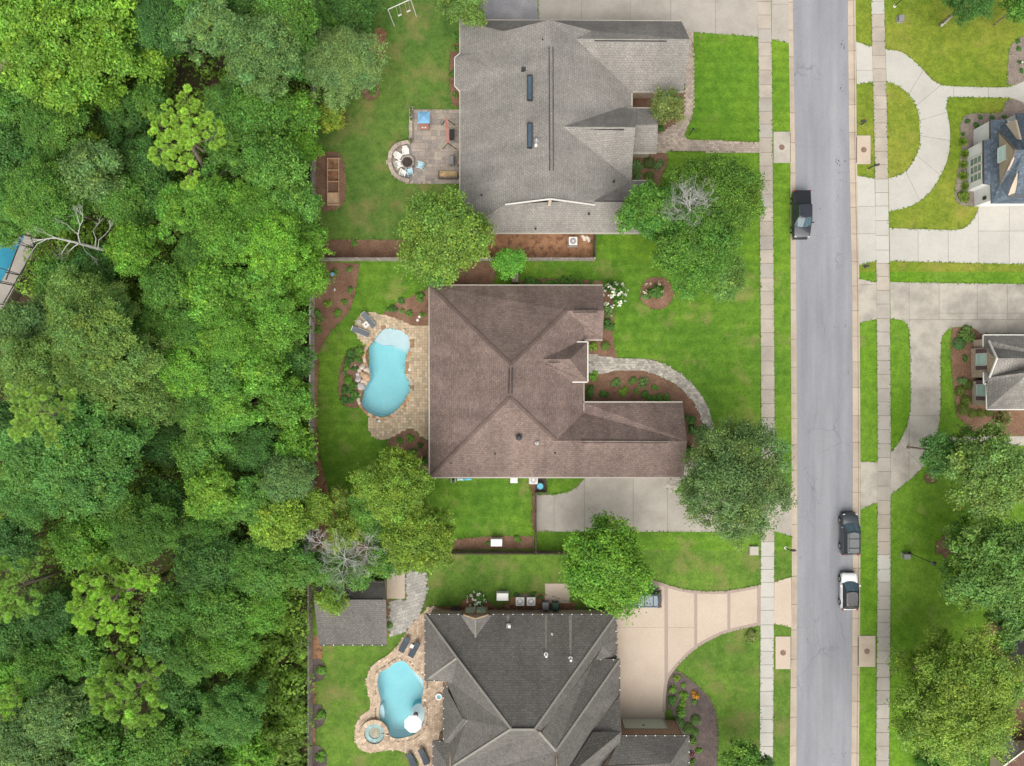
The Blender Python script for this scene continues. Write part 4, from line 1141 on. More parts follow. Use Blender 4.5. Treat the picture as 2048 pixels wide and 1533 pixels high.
walls(h5, [(1973,757),(1974,818),(E,818),(E,757)], 3.0, M['stucco'], .3)
walls(h5, [(1972,673),(E,673),(E,700),(1980,700)], 3.0, M['brick_tan'], .25)
xw = G(1976.5, 720, 3.1).x + .1
c = Vector((xw - .05, G(0, 719.5, 1.7).y, 1.9)); window(h5, c, (0, 1, 0), 1.25, 1.7, 'white', 'glass_aqua', bars=1, shut='shutter')
xw = G(1973.5, 780, 3.0).x + .3
c = Vector((xw - .05, G(0, 781, 1.7).y, 1.75)); window(h5, c, (0, 1, 0), 1.2, 1.6, 'white', 'glass_aqua', bars=1, shut='shutter')
line3(h5, [(1977,682,3.65),(1993,717,5.5),(1978,755,3.6)], .13, .16, M['white'], 'rake_trim', .05)
for pts in ([(1967,670.5),(E,670.5)], [(1967,671),(1967,694)], [(1967.5,745),(1968,768),(1973,768),(1973.5,819.5),(E,819.5)]): gutter(h5, pts, M['white'], 3.0)

# ------------------------------------------------ fragments of two more houses at the right edge
h6 = thing('house', 'black shingle roof corner behind the big lower-right tree', 'house', G(2070, 1310))
slope(h6, [(2022,1285,3),(2080,1262,5),(2080,1352,5),(2030,1352,3)], M['sh_blackish']); slope(h6, [(2080,1262,5),(2160,1285,3),(2160,1352,3),(2080,1352,5)], M['sh_blackish'])
walls(h6, [(2024,1287),(2160,1287),(2160,1350),(2032,1350)], 3.0, M['brick_red'], .35)
h7 = thing('house', 'red-brown roof corner at the lower right edge of the picture', 'house', G(2060, 1530))
slope(h7, [(2008,1533,3.2),(2052,1500,3.2),(2110,1500,5.2),(2110,1640,5.2),(2008,1640,3.2)], M['sh_red'])
slope(h7, [(2052,1500,3.2),(2160,1500,3.2),(2160,1640,4.8),(2110,1640,5.2),(2110,1500,5.2)], M['sh_red'])
slope(h7, [(1999,1500,3.0),(2018,1468,3.6),(2040,1500,3.6),(2010,1528,3.0)], M['sh_blackish'])
walls(h7, [(2010,1533),(2052,1502),(2160,1502),(2160,1640),(2010,1640)], 3.0, M['stucco'], .35)
gutter(h7, [(2006,1534),(2052,1499.5)], M['white'], 3.2)
# ================================================================== VEGETATION
def leaf_mesh(name, cen, nor, length, width, tone, mat, seed=0, fold=.25):
    """one diamond-shaped leaf spray per centre"""
    rr = np.random.RandomState(seed); n = len(cen)
    nor = nor / np.maximum(np.linalg.norm(nor, axis=1, keepdims=True), 1e-6)
    t = rr.normal(size=(n, 3)); u = t - nor * np.sum(t * nor, axis=1, keepdims=True)
    u /= np.maximum(np.linalg.norm(u, axis=1, keepdims=True), 1e-6); w = np.cross(nor, u)
    L = length[:, None] * .5; B = width[:, None] * .5
    v = np.empty((n, 4, 3))
    v[:, 0] = cen - u * L; v[:, 1] = cen + w * B - nor * B * fold; v[:, 2] = cen + u * L; v[:, 3] = cen - w * B - nor * B * fold
    me = bpy.data.meshes.new(name)
    me.vertices.add(n * 4); me.vertices.foreach_set('co', v.reshape(-1))
    me.loops.add(n * 6); me.polygons.add(n * 2)
    idx = (np.arange(n) * 4)[:, None] + np.array([[0, 1, 2, 0, 2, 3]])
    me.loops.foreach_set('vertex_index', idx.reshape(-1).astype(np.int32))
    me.polygons.foreach_set('loop_start', (np.arange(n * 2) * 3).astype(np.int32))
    me.polygons.foreach_set('loop_total', np.full(n * 2, 3, dtype=np.int32))
    me.update(calc_edges=True)
    at = me.color_attributes.new('tone', 'FLOAT_COLOR', 'POINT')
    c = np.ones((n, 4, 4)); c[:, :, :3] = tone[:, None, :]
    at.data.foreach_set('color', c.reshape(-1))
    me.materials.append(mat)
    return me

def unit(rr, n):
    d = rr.normal(size=(n, 3)); return d / np.linalg.norm(d, axis=1, keepdims=True)

def leaf_tones(rr, n, lobe_tone=None, jit=.22, yellow=.12):
    b = np.exp(rr.normal(0, jit, n))
    y = rr.rand(n) < yellow
    t = np.stack([b, b, b], 1)
    t[y] *= np.array([1.5, 1.22, .9])
    if lobe_tone is not None: t *= lobe_tone
    return np.clip(t, .3, 2.6)

def crown_proto(name, r, lobes, per, leaf, seed, flat=.62, gap=.1, lobe_r=(.2, .3), aspect=.55, yellow=.12, ragged=.06):
    rr = np.random.RandomState(seed)
    cs = []; rl = []
    ga = 2.39996
    # an uneven outline: a few random harmonics
    ph = rr.rand(4) * 6.28; am = rr.uniform(.03, .09, 4)
    for i in range(lobes):
        f = (i + .5) / lobes
        d = math.sqrt(f) * (1 + rr.uniform(-.1, .04)); a = i * ga + rr.uniform(-.35, .35)
        out = 1 + sum(am[k] * math.sin((k + 2) * a + ph[k]) for k in range(4))
        lr = rr.uniform(*lobe_r) * r
        if rr.rand() < gap: continue
        rad = min(d, 1.0) * (r * out - lr * .8)
        z = flat * r * math.sqrt(max(0, 1 - min(d, 1) ** 2 * .95)) - .12 * r + rr.uniform(-.1, .1) * r
        cs.append((rad * math.cos(a), rad * math.sin(a), z)); rl.append(lr)
        if d > .55 and rr.rand() < .6:      # lower tier
            cs.append((rad * .92 * math.cos(a + .3), rad * .92 * math.sin(a + .3), z - r * rr.uniform(.3, .5))); rl.append(lr)
    cs = np.array(cs); rl = np.array(rl); k = len(cs)
    # every lobe is broken into small sprays, so the crown has no smooth balls
    sub = 13
    sq_ = rr.uniform(.72, 1.3, (k, 2))
    sd_ = unit(rr, k * sub); sd_[:, 2] = np.where(sd_[:, 2] < -.25, -sd_[:, 2], sd_[:, 2])
    li_s = np.repeat(np.arange(k), sub)
    srad = rl[li_s] * rr.uniform(.5, 1.12, k * sub)
    far = rr.rand(k * sub) < ragged; srad[far] *= rr.uniform(1.05, 1.4, far.sum())
    scn = cs[li_s] + sd_ * srad[:, None] * np.stack([sq_[li_s, 0], sq_[li_s, 1], np.full(k * sub, .7)], 1)
    n = per * k
    si_ = rr.randint(0, k * sub, n); li = li_s[si_]
    g3 = rr.normal(0, 1, (n, 3)) * np.array([1, 1, .6])
    pos = scn[si_] + g3 * (rl[li] * rr.uniform(.17, .34, k * sub)[si_])[:, None]
    d = sd_[si_] * .6 + g3 * .22
    nor = d * .55 + np.array([0, 0, .72]) + rr.normal(0, .42, (n, 3))
    ln = leaf * rr.uniform(.7, 1.35, n)
    lobt = (np.exp(rr.normal(0, .1, k))[li] * np.exp(rr.normal(0, .13, k * sub))[si_])[:, None] * np.ones((1, 3))
    hue = rr.normal(0, .06, k)[li]
    lobt = lobt * np.stack([1 + hue, np.ones(n), 1 - hue], 1)
    me = leaf_mesh(name, pos, nor, ln, ln * aspect, leaf_tones(rr, n, lobt, .2, yellow), M['leaf'], seed)
    # limbs reaching to the lobes
    mb = MB(); rp = random.Random(seed)
    pick = list(range(k)); rp.shuffle(pick)
    for i in pick[:min(k, 16)]:
        e = Vector(cs[i]); m_ = Vector((e.x * .45, e.y * .45, e.z * .35 - r * .25))
        mb.tube([(0, 0, -.55 * r), m_, e], [.035 * r, .02 * r, .006 * r], 5, False)
    lm = bpy.data.meshes.new(name + '_limbs'); lm.from_pydata(mb.v, [], mb.f); lm.materials.append(M['bark'])
    return me, lm, r

def trunk_mesh(name, r0, r1, bend, seed):
    rp = random.Random(seed); pts = []; rad = []
    for i in range(7):
        t = i / 6; pts.append((bend * math.sin(t * 2.4) * rp.uniform(.7, 1.3), bend * .6 * math.sin(t * 3.1 + 1) * t, t)); rad.append((r0 * (1.35 if i == 0 else 1)) * (1 - t) + r1 * t)
    mb = MB().tube(pts, rad, 8)
    me = bpy.data.meshes.new(name); me.from_pydata(mb.v, [], mb.f); me.materials.append(M['bark']); return me
TRUNK = [trunk_mesh('trunk', .2, .11, .18, k) for k in range(3)]

PR = {}
for k in range(4): PR['S%d' % k] = crown_proto('crown_small_%d' % k, 1.9, 20, 260, .2, 10 + k, .7, .08, (.26, .38))
for k in range(5): PR['M%d' % k] = crown_proto('crown_mid_%d' % k, 3.3, (44, 36, 52, 40, 30)[k], (460, 300, 220, 360, 330)[k], (.18, .24, .3, .2, .27)[k], 30 + k, .62, .12, ((.18, .27), (.2, .3), (.15, .24), (.18, .3), (.22, .34))[k], (.5, .6, .45, .6, .5)[k])
for k in range(4): PR['L%d' % k] = crown_proto('crown_large_%d' % k, 5.2, (84, 66, 100, 74)[k], (330, 480, 260, 400)[k], (.27, .22, .32, .24)[k], 50 + k, .58, .14, ((.14, .22), (.17, .26), (.12, .2), (.15, .26))[k], (.5, .6, .45, .55)[k])
for k in range(2): PR['X%d' % k] = crown_proto('crown_huge_%d' % k, 7.8, 150, 360, .3, 70 + k, .5, .12, (.11, .18))
for k in range(2): PR['F%d' % k] = crown_proto('crown_fine_%d' % k, 5.0, 90, 420, .2, 80 + k, .6, .1, (.13, .22), .4, .06, .14)
for k in range(2): PR['Y%d' % k] = crown_proto('crown_flowering_%d' % k, 4.4, 60, 360, .24, 90 + k, .62, .1, (.16, .26), .55, .2, .08)

TREE_N = [0]
def tree(px, py, rpx, ztop, proto, col, label, name='broadleaf_tree', group=None, sq=1.0):
    me, lm, r0 = PR[proto]
    zc = ztop - .45 * rpx / PXM * .85
    zc = max(zc, 1.2)
    r = rpx * (H - zc) / FPX; s = r / r0
    g = G(px, py, zc); rp = random.Random(TREE_N[0] * 17 + 3); TREE_N[0] += 1
    root = thing(name, label, 'tree', (g.x, g.y, 0), 0, group)
    a = rp.uniform(0, 6.283)
    c = bpy.data.objects.new('crown', me); c.parent = root; c.location = (0, 0, zc); c.rotation_euler = (rp.uniform(-.08, .08), rp.uniform(-.08, .08), a)
    c.scale = (s, s * sq, s * rp.uniform(.9, 1.1)); k = rp.uniform(.9, 1.1); c.color = (col[0] * k, col[1] * k, col[2] * k, 1); link(c)
    l = bpy.data.objects.new('branches', lm); l.parent = root; l.location = c.location; l.rotation_euler = c.rotation_euler; l.scale = c.scale; link(l)
    t = bpy.data.objects.new('trunk', TRUNK[rp.randrange(3)]); t.parent = root
    q = max(.45, min(1.5, r / 3.6)); t.scale = (q, q, max(.6, zc - .2 * r)); t.rotation_euler = (0, 0, a); link(t)
    return root

# foliage colours (albedo)
YG = (.180, .350, .042); BG = (.142, .320, .042); MG = (.118, .268, .046); DG = (.082, .200, .042); OL = (.165, .285, .066)
GG = (.150, .275, .085); BL = (.110, .262, .056); TL = (.076, .190, .046); PY = (.215, .355, .046); LM = (.160, .355, .040)

# ------------------------------------------------ the woods: (x, y, radius px, top height, crown, colour, label)
WOODS = [
 (150,70,150,13,'X0',YG,'huge yellow-green tree filling the upper left corner of the woods'),
 (285,60,45,9,'M1',YG,'yellow-green tree between the huge corner tree and dark canopy right of it'),
 (335,55,58,11,'M0',TL,'dark blue-green tree near the top edge, left of the paler trees'),
 (425,60,56,13,'M2',GG,'tall grey-green tree at the top edge, left of the pale double crown'),
 (405,8,45,12,'M4',MG,'mid-green tree cut by the top edge above the grey-green tree'),
 (525,112,74,13,'L0',GG,'broad pale grey-green tree left of the upper back fence'),
 (580,28,58,12,'M3',MG,'dull green tree at the top edge beside the back fence corner'),
 (500,10,42,10,'M1',DG,'dark tree at the top edge between two pale crowns'),
 (595,125,42,7,'S1',MG,'small shaded tree hugging the fence left of the pale yard tree'),
 (25,215,60,10,'M3',MG,'green tree at the left edge below the sandy patch'),
 (163,190,34,8,'S0',BG,'small bright tree below the huge yellow-green tree, left of two'),
 (216,196,28,8,'S2',YG,'small bright tree below the huge yellow-green tree, middle one'),
 (303,200,34,8,'S3',MG,'small rounded tree left of the tall upper pine'),
 (255,235,50,7,'M2',DG,'low dark tree in the hollow left of the upper pine'),
 (8,455,42,8,'M2',MG,'green tree at the left edge hanging over the blue pool'),
 (110,262,62,10,'M0',MG,'mid-green tree in the upper left woods above yellowing saplings'),
 (30,300,52,10,'M4',DG,'shaded tree at the left edge, upper third'),
 (185,292,22,8,'S1',PY,'tiny yellowing sapling in the upper woods'),
 (195,345,58,11,'M1',GG,'grey-green tree below the yellowing sapling'),
 (520,225,64,9,'M3',MG,'soft green tree between the upper pine and back fence'),
 (470,205,48,8,'M0',BL,'blue-green tree right behind the upper pine'),
 (590,235,48,7,'S2',BG,'bright tree spilling over the upper back fence'),
 (602,300,36,6,'S0',LM,'lime green shrub-like tree leaning on the fence by the raised garden bed'),
 (475,300,62,9,'M2',MG,'green tree right below the upper pine toward the fence'),
 (555,345,62,10,'M4',MG,'green tree left of the raised garden bed fence'),
 (300,330,50,8,'M1',DG,'dark tree left below the upper pine'),
 (95,400,68,11,'L1',MG,'broad green tree above the bleached dead trunk'),
 (15,405,48,9,'M0',BL,'blue-green tree at the left edge above the blue pool'),
 (250,400,52,9,'M3',MG,'green tree right above the round yellow-green tree'),
 (325,395,40,8,'S3',DG,'dark small tree in the middle of the upper woods'),
 (365,425,50,10,'M2',BG,'bright tree between the upper pine and round yellow-green tree'),
 (430,400,46,10,'M4',BG,'bright tree right beneath the upper pine crown'),
 (505,420,52,10,'M0',BG,'bright green tree in the middle woods left of the fence corner'),
 (590,410,54,9,'M1',MG,'green tree beside the fence below the raised garden bed'),
 (268,503,48,11,'M1',LM,'round compact yellow-green tree beside the bleached dead trunk'),
 (190,545,50,7,'M2',DG,'dark tree beneath the bleached dead trunk'),
 (120,560,44,7,'S1',MG,'small tree right of the screened pool fence'),
 (455,475,56,11,'M3',BG,'bright tree right of the round yellow-green tree'),
 (400,520,50,9,'M0',MG,'green tree below the bright group in the middle woods'),
 (545,495,62,11,'L2',LM,'lime green tree crowding the fence corner between the two back yards'),
 (620,480,38,7,'S2',BG,'bright tree overhanging the fence near the upper mulch strip'),
 (615,555,44,8,'M4',LM,'lime tree hanging over the middle lot mulch bed'),
 (340,585,52,10,'M4',MG,'green tree left of centre, below the round yellow-green tree'),
 (430,590,58,11,'M1',BG,'bright green tree in the middle woods'),
 (520,585,54,10,'M2',BG,'bright tree left of the white-topped fence start'),
 (160,605,62,12,'L3',OL,'olive tree above the biggest olive crown'),
 (225,610,42,11,'M0',OL,'smaller olive tree right of the olive pair'),
 (60,660,60,10,'M3',GG,'grey olive tree at the left edge below the screened pool'),
 (205,705,98,14,'X1',OL,'biggest olive crown in the left woods'),
 (85,745,72,13,'L0',OL,'wide olive tree at the left edge, left of the biggest olive crown'),
 (310,665,48,9,'M2',MG,'green tree right of the biggest olive crown'),
 (385,670,56,10,'M0',MG,'green tree in the middle woods, directly left of the kidney pool fence'),
 (465,665,58,11,'L1',BG,'bright broad tree in the middle woods, halfway to the fence'),
 (555,650,56,10,'M3',BG,'bright tree beside the white-topped fence, upper part'),
 (590,720,36,7,'S3',BL,'small blue-green tree touching the white-topped fence'),
 (375,745,58,11,'L2',BG,'bright tree below the middle woods group'),
 (450,745,52,10,'M4',MG,'green tree in the lower middle woods'),
 (525,735,54,10,'M1',BG,'bright tree beside the fence opposite the boulders'),
 (245,795,58,12,'M2',OL,'olive tree right of the fuzzy left pine'),
 (310,800,50,11,'M3',OL,'olive tree, last of the olive group to the right'),
 (390,812,52,10,'M0',MG,'green tree above the dark gap in the lower woods'),
 (465,815,52,10,'M2',BG,'bright tree left of the dark hole by the fence'),
 (575,800,50,9,'M4',BG,'bright tree by the fence opposite the pool deck'),
 (20,860,55,10,'M1',TL,'dark teal tree at the left edge under the fuzzy pine'),
 (165,905,118,14,'X0',BL,'huge blue-green tree in the left lower woods'),
 (70,985,64,12,'L3',BL,'blue-green tree at the left edge below the fuzzy pine'),
 (330,880,46,7,'M3',TL,'dark teal tree in the gap right of the huge blue-green tree'),
 (415,900,56,9,'M1',MG,'mid-green tree in the lower woods, right of the dark gap'),
 (505,895,50,8,'M0',DG,'dark tree left of the fence end'),
 (588,890,42,7,'S1',LM,'lime shrub-like tree swallowing the end of the white-topped fence'),
 (430,985,54,10,'M2',YG,'yellowish tree in the lower woods'),
 (500,1000,46,9,'M4',MG,'green tree right of the yellowish tree in lower woods'),
 (330,1000,44,8,'S0',DG,'dark small tree right of the huge blue-green tree'),
 (295,1055,64,11,'L1',MG,'round green tree above the lower round pine'),
 (180,1075,58,11,'M1',BG,'bright tree between the huge blue-green tree and the round pine'),
 (30,1085,50,8,'M4',TL,'teal tree at the left edge above the leaning pine'),
 (575,960,48,9,'M3',GG,'grey-green tree by the lower end of the back lawn'),
 (560,1045,52,9,'M1',PY,'yellow-green tree left of the grey bare branches'),
 (420,1060,50,8,'M0',MG,'mid-green tree below the yellowish tree'),
 (420,1125,66,9,'L2',DG,'dark green tree right of the round pine'),
 (525,1130,62,9,'L0',MG,'green tree left of the garden shed trees'),
 (600,1130,44,8,'M2',MG,'green tree overhanging the shed roof from the woods'),
 (110,1230,58,7,'M0',TL,'dark teal tree left of the round pine'),
 (35,1270,52,7,'M3',DG,'dark tree at the left edge below the leaning pine'),
 (350,1215,52,8,'M4',MG,'green tree right below the round pine trunk'),
 (440,1215,56,9,'M1',MG,'green tree in the lower woods, left of the shed'),
 (530,1215,46,8,'M3',BG,'bright tree left of the shed roof'),
 (170,1310,54,8,'M2',MG,'green tree below the round pine'),
 (90,1335,60,8,'L3',MG,'broad green tree in the lower left woods'),
 (20,1370,48,8,'M1',BG,'bright tree at the left edge, lower part'),
 (390,1300,54,8,'M0',MG,'green tree right of the lowest pine'),
 (330,1270,44,7,'S2',DG,'small dark tree above the lowest pine'),
 (470,1290,52,8,'M3',BG,'bright tree left of the brown scrub'),
 (365,1390,50,7,'M4',DG,'dark tree right beside the lowest pine'),
 (470,1420,58,9,'L1',BL,'rounded blue-green tree left of the lower back fence'),
 (405,1460,46,8,'M2',MG,'green tree below the rounded blue-green tree'),
 (120,1430,64,10,'L2',GG,'pale grey-green tree near the lower left corner'),
 (45,1480,58,10,'M0',GG,'grey-green tree in the lower left corner'),
 (200,1480,58,9,'M1',MG,'green tree at the bottom edge left of the lowest pine'),
 (310,1490,60,9,'M3',MG,'green tree at the bottom edge under the lowest pine'),
 (120,1535,50,10,'M4',GG,'pale tree cut by the bottom edge in the lower left'),
 (410,1530,44,8,'S0',DG,'dark tree cut by the bottom edge, left of the bright one'),
 (500,1515,52,7,'M2',LM,'lime green tree at the bottom edge left of the fence'),
 (230,1560,50,9,'M0',BG,'bright tree mostly below the bottom edge'),
]
for (x, y, r, z, pr, col, lab) in WOODS:
    tree(x, y, r * 1.14, z, pr, col, lab, 'woodland_tree', 'trees of the woods behind the back fences')

# low scrub and saplings between the trunks: nobody could count it
rr = np.random.RandomState(77)
cl = []
for k in range(2300):
    x, y = rr.uniform(-60, 612), rr.uniform(-60, 1600)
    cl.append((x, y, rr.uniform(.2, 3.4), rr.uniform(.6, 1.5)))
for k in range(260):
    x, y = rr.uniform(510, 612), rr.uniform(1230, 1600)
    cl.append((x, y, rr.uniform(.1, .8), rr.uniform(.3, .7)))
per = 60
cen = []; nor = []
for (x, y, z, r) in cl:
    if inside((x, y), POOL3) or (x < 90 and 440 < y < 640 and x + (y - 440) * .5 < 105): continue
    g = G(x, y, z); d = unit(rr, per); d[:, 2] = np.abs(d[:, 2])
    cen.append(np.array([g.x, g.y, z]) + d * r * np.array([1, 1, .6])); nor.append(d + np.array([0, 0, .8]) + rr.normal(0, .3, (per, 3)))
cen = np.concatenate(cen); nor = np.concatenate(nor); n = len(cen)
ln = .34 * rr.uniform(.7, 1.4, n)
me = leaf_mesh('undergrowth', cen, nor, ln, ln * .55, leaf_tones(rr, n, np.repeat(np.exp(rr.normal(0, .25, n // per)), per)[:, None] * np.ones((1, 3))), M['leaf'], 5)
ug = bpy.data.objects.new('undergrowth', me); ug.color = (.15, .27, .036, 1); link(ug)
tag(ug, 'low green scrub on the woodland floor', 'undergrowth', kind='stuff')

# ------------------------------------------------ pines: tufts of needles at the ends of bare limbs
def pine_proto(seed, r=4.0, tufts=140, nd=210, spread=.75):
    rr = np.random.RandomState(seed); cen = []
    br = MB(); nl = 11
    for i in range(nl):
        a = i * 2.4 + rr.uniform(-.4, .4); f = (i + .6) / nl; L = r * (math.sqrt(f) * .8 + .12)
        e = Vector((math.cos(a) * L, math.sin(a) * L, r * (.55 - .8 * f) + rr.uniform(-.3, .5)))
        s = Vector((0, 0, e.z - L * .55))
        mid = (s + e) / 2 + Vector((0, 0, -.12 * L))
        br.tube([s, mid, e], [.09, .06, .03], 5, False)
        for k in range(int(tufts / nl)):
            for tr_ in range(14):
                t = rr.uniform(.4, 1.15); p = s.lerp(e, t) + Vector((rr.normal(0, .2 * r * spread), rr.normal(0, .2 * r * spread), rr.uniform(-.1, .6)))
                if all(math.hypot(q[0] - p.x, q[1] - p.y) > .62 for q in cen): break
            else: continue
            br.tube([s.lerp(e, min(t, 1) * .9), p], [.028, .014], 4, False)
            cen.append(tuple(p))
    br.tube([(0, 0, -r * 1.2), (0, 0, r * .3)], [.15, .06], 6, False)
    cs = np.array(cen); k = len(cs); n = k * nd; li = np.repeat(np.arange(k), nd)
    d = unit(rr, n); d[:, 2] = d[:, 2] * .65 + .3; d /= np.linalg.norm(d, axis=1, keepdims=True)
    ln = rr.uniform(.36, .56, n) * rr.uniform(.8, 1.25, k)[li]
    t = rr.normal(size=(n, 3)); w = np.cross(d, t); w /= np.linalg.norm(w, axis=1, keepdims=True)
    base = cs[li] + d * .05; tip = cs[li] + d * ln[:, None]
    v = np.empty((n, 3, 3)); v[:, 0] = base - w * .012; v[:, 1] = tip - d * .06 + w * .034; v[:, 2] = tip
    v[:, 0] = base; v[:, 1] = base + d * (ln[:, None] * .7) + w * .06; v[:, 2] = tip
    me = bpy.data.meshes.new('needles')
    me.from_pydata(v.reshape(-1, 3).tolist(), [], np.arange(n * 3).reshape(-1, 3).tolist())
    at = me.color_attributes.new('tone', 'FLOAT_COLOR', 'POINT')
    tn = leaf_tones(rr, n, np.exp(rr.normal(0, .12, k))[li][:, None] * np.ones((1, 3)), .12, .1)
    c = np.ones((n, 3, 4)); c[:, :, :3] = tn[:, None, :]; at.data.foreach_set('color', c.reshape(-1))
    me.materials.append(M['needle'])
    bm_ = bpy.data.meshes.new('pine_limbs'); bm_.from_pydata(br.v, [], br.f); bm_.materials.append(M['bark'])
    return me, bm_, r
PINES = [pine_proto(200 + k) for k in range(3)]
def pine(px, py, rpx, ztop, k, col, label, lean=None, sq=1.0):
    me, lm, r0 = PINES[k]
    r = rpx * (H - ztop) / FPX; s = r / r0; zc = ztop - .5 * r
    g = G(px, py, zc)
    bx, by = (G(*lean, 0).x, G(*lean, 0).y) if lean else (g.x, g.y)
    root = thing('pine_tree', label, 'tree', (bx, by, 0), 0, 'pine trees standing above the woods')
    off = (g.x - bx, g.y - by, zc); a = k * 1.3 + px
    c = bpy.data.objects.new('crown', me); c.parent = root; c.location = off; c.rotation_euler = (0, 0, a); c.scale = (s, s * sq, s); c.color = (*col, 1); link(c)
    l = bpy.data.objects.new('branches', lm); l.parent = root; l.location = off; l.rotation_euler = (0, 0, a); l.scale = c.scale; link(l)
    MB().tube([(0, 0, 0), (off[0] * .3, off[1] * .3, zc * .35), (off[0] * .75, off[1] * .75, zc * .75), off], [.26, .22, .17, .12], 8).build('trunk', M['bark'], root, local=True)
PN = (0.320, 0.528, 0.081)
pine(370,275,72,19,0,PN,'tall pine with open tufted crown in the upper woods',(430,360))
pine(220,1200,76,20,1,(0.327, 0.558, 0.089),'round tufted pine with its trunk showing in the lower woods',(345,1142))
pine(258,1382,74,18,2,(0.275, 0.467, 0.094),'lowest pine with a side branch near the bottom of woods',(352,1330))
pine(85,825,62,19,1,(0.320, 0.508, 0.112),'fuzzy pale pine near the left edge beside the olive trees',(170,830))
pine(18,1180,62,18,2,(0.258, 0.448, 0.094),'leaning pine at the left edge with visible trunk',(142,1134))
pine(8,1400,38,17,0,(0.293, 0.498, 0.094),'small pine crown cut by the left edge',(60,1370))

# ------------------------------------------------ bare and dead trees
def twigs(mb, p, d, L, r, depth, rp, spread=.55, kids=3, up=.15):
    q = p; path = [p]; rad = [r]
    for i in range(3):
        d = (d + Vector((rp.gauss(0, .16), rp.gauss(0, .16), rp.gauss(0, .1) + up * .15))).normalized()
        q = q + d * (L / 3); path.append(q); rad.append(r * (1 - .2 * (i + 1)))
    mb.tube(path, rad, 5 if depth > 1 else 3, False)
    if depth <= 0: return
    for k in range(kids + (1 if rp.random() < .4 else 0)):
        j = rp.choice((1, 2, 3)); b = path[j]
        v = (d + Vector((rp.gauss(0, spread), rp.gauss(0, spread), rp.gauss(up, spread * .5)))).normalized()
        twigs(mb, b, v, L * rp.uniform(.55, .8), r * .55, depth - 1, rp, spread, kids, up)
def bare_tree(px, py, z, R_, label, seed, name='bare_tree', n=7, depth=4, base=None, r0=.09, up=.12):
    g = G(px, py, z); b = G(*(base or (px, py)), 0); rp = random.Random(seed)
    root = thing(name, label, 'tree', (b.x, b.y, 0))
    off = Vector((g.x - b.x, g.y - b.y, z))
    MB().tube([(0, 0, 0), off * .5 + Vector((.1, .1, 0)), off], [r0 * 1.6, r0 * 1.3, r0], 7).build('trunk', M['bark_pale'], root, local=True)
    for i in range(n):
        a = 2 * math.pi * i / n + rp.uniform(-.3, .3)
        mb = MB(); twigs(mb, off * rp.uniform(.82, 1), Vector((math.cos(a), math.sin(a), rp.uniform(.15, .7))).normalized(), R_ * .52, r0 * .55, depth, rp, .6, 3, up)
        mb.build('limb', M['bark_pale'], root, local=True)
    return root
bare_tree(1380,420,9.6,3.3,'leafless pale grey tree top standing inside the big front tree',4,n=13,depth=4,r0=.11)
bare_tree(692,1118,7.4,3.4,'leafless grey tree left of the shed with long bare limbs',8,n=10,depth=4,r0=.07)
bare_tree(735,1095,7.6,2.2,'small leafless grey tree right of the larger bare tree',12,n=8,depth=4,r0=.06)
bare_tree(795,1135,5.0,1.6,'small bare grey shrub-tree above the cream pad',15,n=8,depth=4,r0=.05)
bare_tree(642,1085,8.6,1.7,'bleached bare branches over the fence line left of the shed trees',21,n=6,depth=4,r0=.06)
# bleached trunk leaning over the canopy
dt = thing('dead_tree', 'bleached leaning dead trunk with forked tip beside the blue pool', 'tree', G(215, 508))
tip = [G(215,508,0), G(205,500,7.5), G(150,485,9.5), G(110,476,10.2), G(92,478,10.4)]
MB().tube(tip, [.2, .16, .115, .08, .06], 7).build('trunk', M['bark_pale'], dt)
rp = random.Random(2)
for pts, r in (([(92,478,10.4),(70,483,10.5),(52,488,10.6)], .07), ([(95,478,10.4),(75,488,10.3),(66,500,10.2)], .06), ([(100,478,10.4),(72,480,10.6),(55,481,10.7)], .06), ([(112,476,10.2),(100,471,10.4),(90,466,10.6)], .06), ([(160,487,9.4),(156,470,10.2),(160,452,10.8),(154,430,11.2)], .09), ([(157,470,10.2),(145,460,10.5),(134,450,10.8)], .05), ([(160,452,10.8),(166,440,11),(165,432,11.2)], .05), ([(143,482,9.6),(133,492,9.4),(124,506,9.2)], .09), ([(158,487,9.4),(148,494,9.2),(139,502,9)], .1), ([(190,495,8.5),(192,478,9),(186,462,9.4),(192,454,9.6)], .06), ([(196,497,8.5),(198,480,9.2),(210,470,9.6),(220,458,10)], .06), ([(165,490,9.2),(170,502,9),(182,512,8.8)], .04)):
    MB().tube([G(*q) for q in pts], [r * .72 * (1 - .22 * i) for i in range(len(pts))], 5, False).build('limb', M['bark_pale'], dt)
    mb = MB(); e = G(*pts[-1]); d = (e - G(*pts[-2])).normalized()
    for q in range(3): twigs(mb, e, (d + Vector((rp.gauss(0, .4), rp.gauss(0, .4), rp.gauss(0, .3)))).normalized(), .8, .02, 1, rp)
    mb.build('twig', M['bark_pale'], dt)

# ------------------------------------------------ yard and street trees
tree(685,132,84,8,'F0',(0.179, 0.290, 0.097),'pale grey-green tree in the upper back yard by the fence','yard_tree')
tree(702,28,62,5,'M3',DG,'dark bushy tree at the top of the upper back yard','yard_tree')
tree(650,45,34,5,'S1',MG,'small green tree in the fence corner at the top','yard_tree')
tree(925,-12,62,8,'Y1',OL,'olive tree cut by the top edge beside the gravel pad','yard_tree')
tree(662,238,30,4,'S3',(0.214, 0.314, 0.040),'sparse yellowing young tree in its own mulch ring by the fence','yard_tree')
tree(885,475,92,9,'Y0',(0.150, 0.265, 0.045),'green tree with yellow blossom flecks between the two upper houses','yard_tree',sq=1.1)
tree(1020,527,33,5,'S0',(0.136, 0.355, 0.048),'small vivid green round tree by the dark side gate','yard_tree')
tree(1335,214,37,5,'S2',(0.179, 0.248, 0.073),'olive ornamental tree in the upper house entry court','yard_tree')
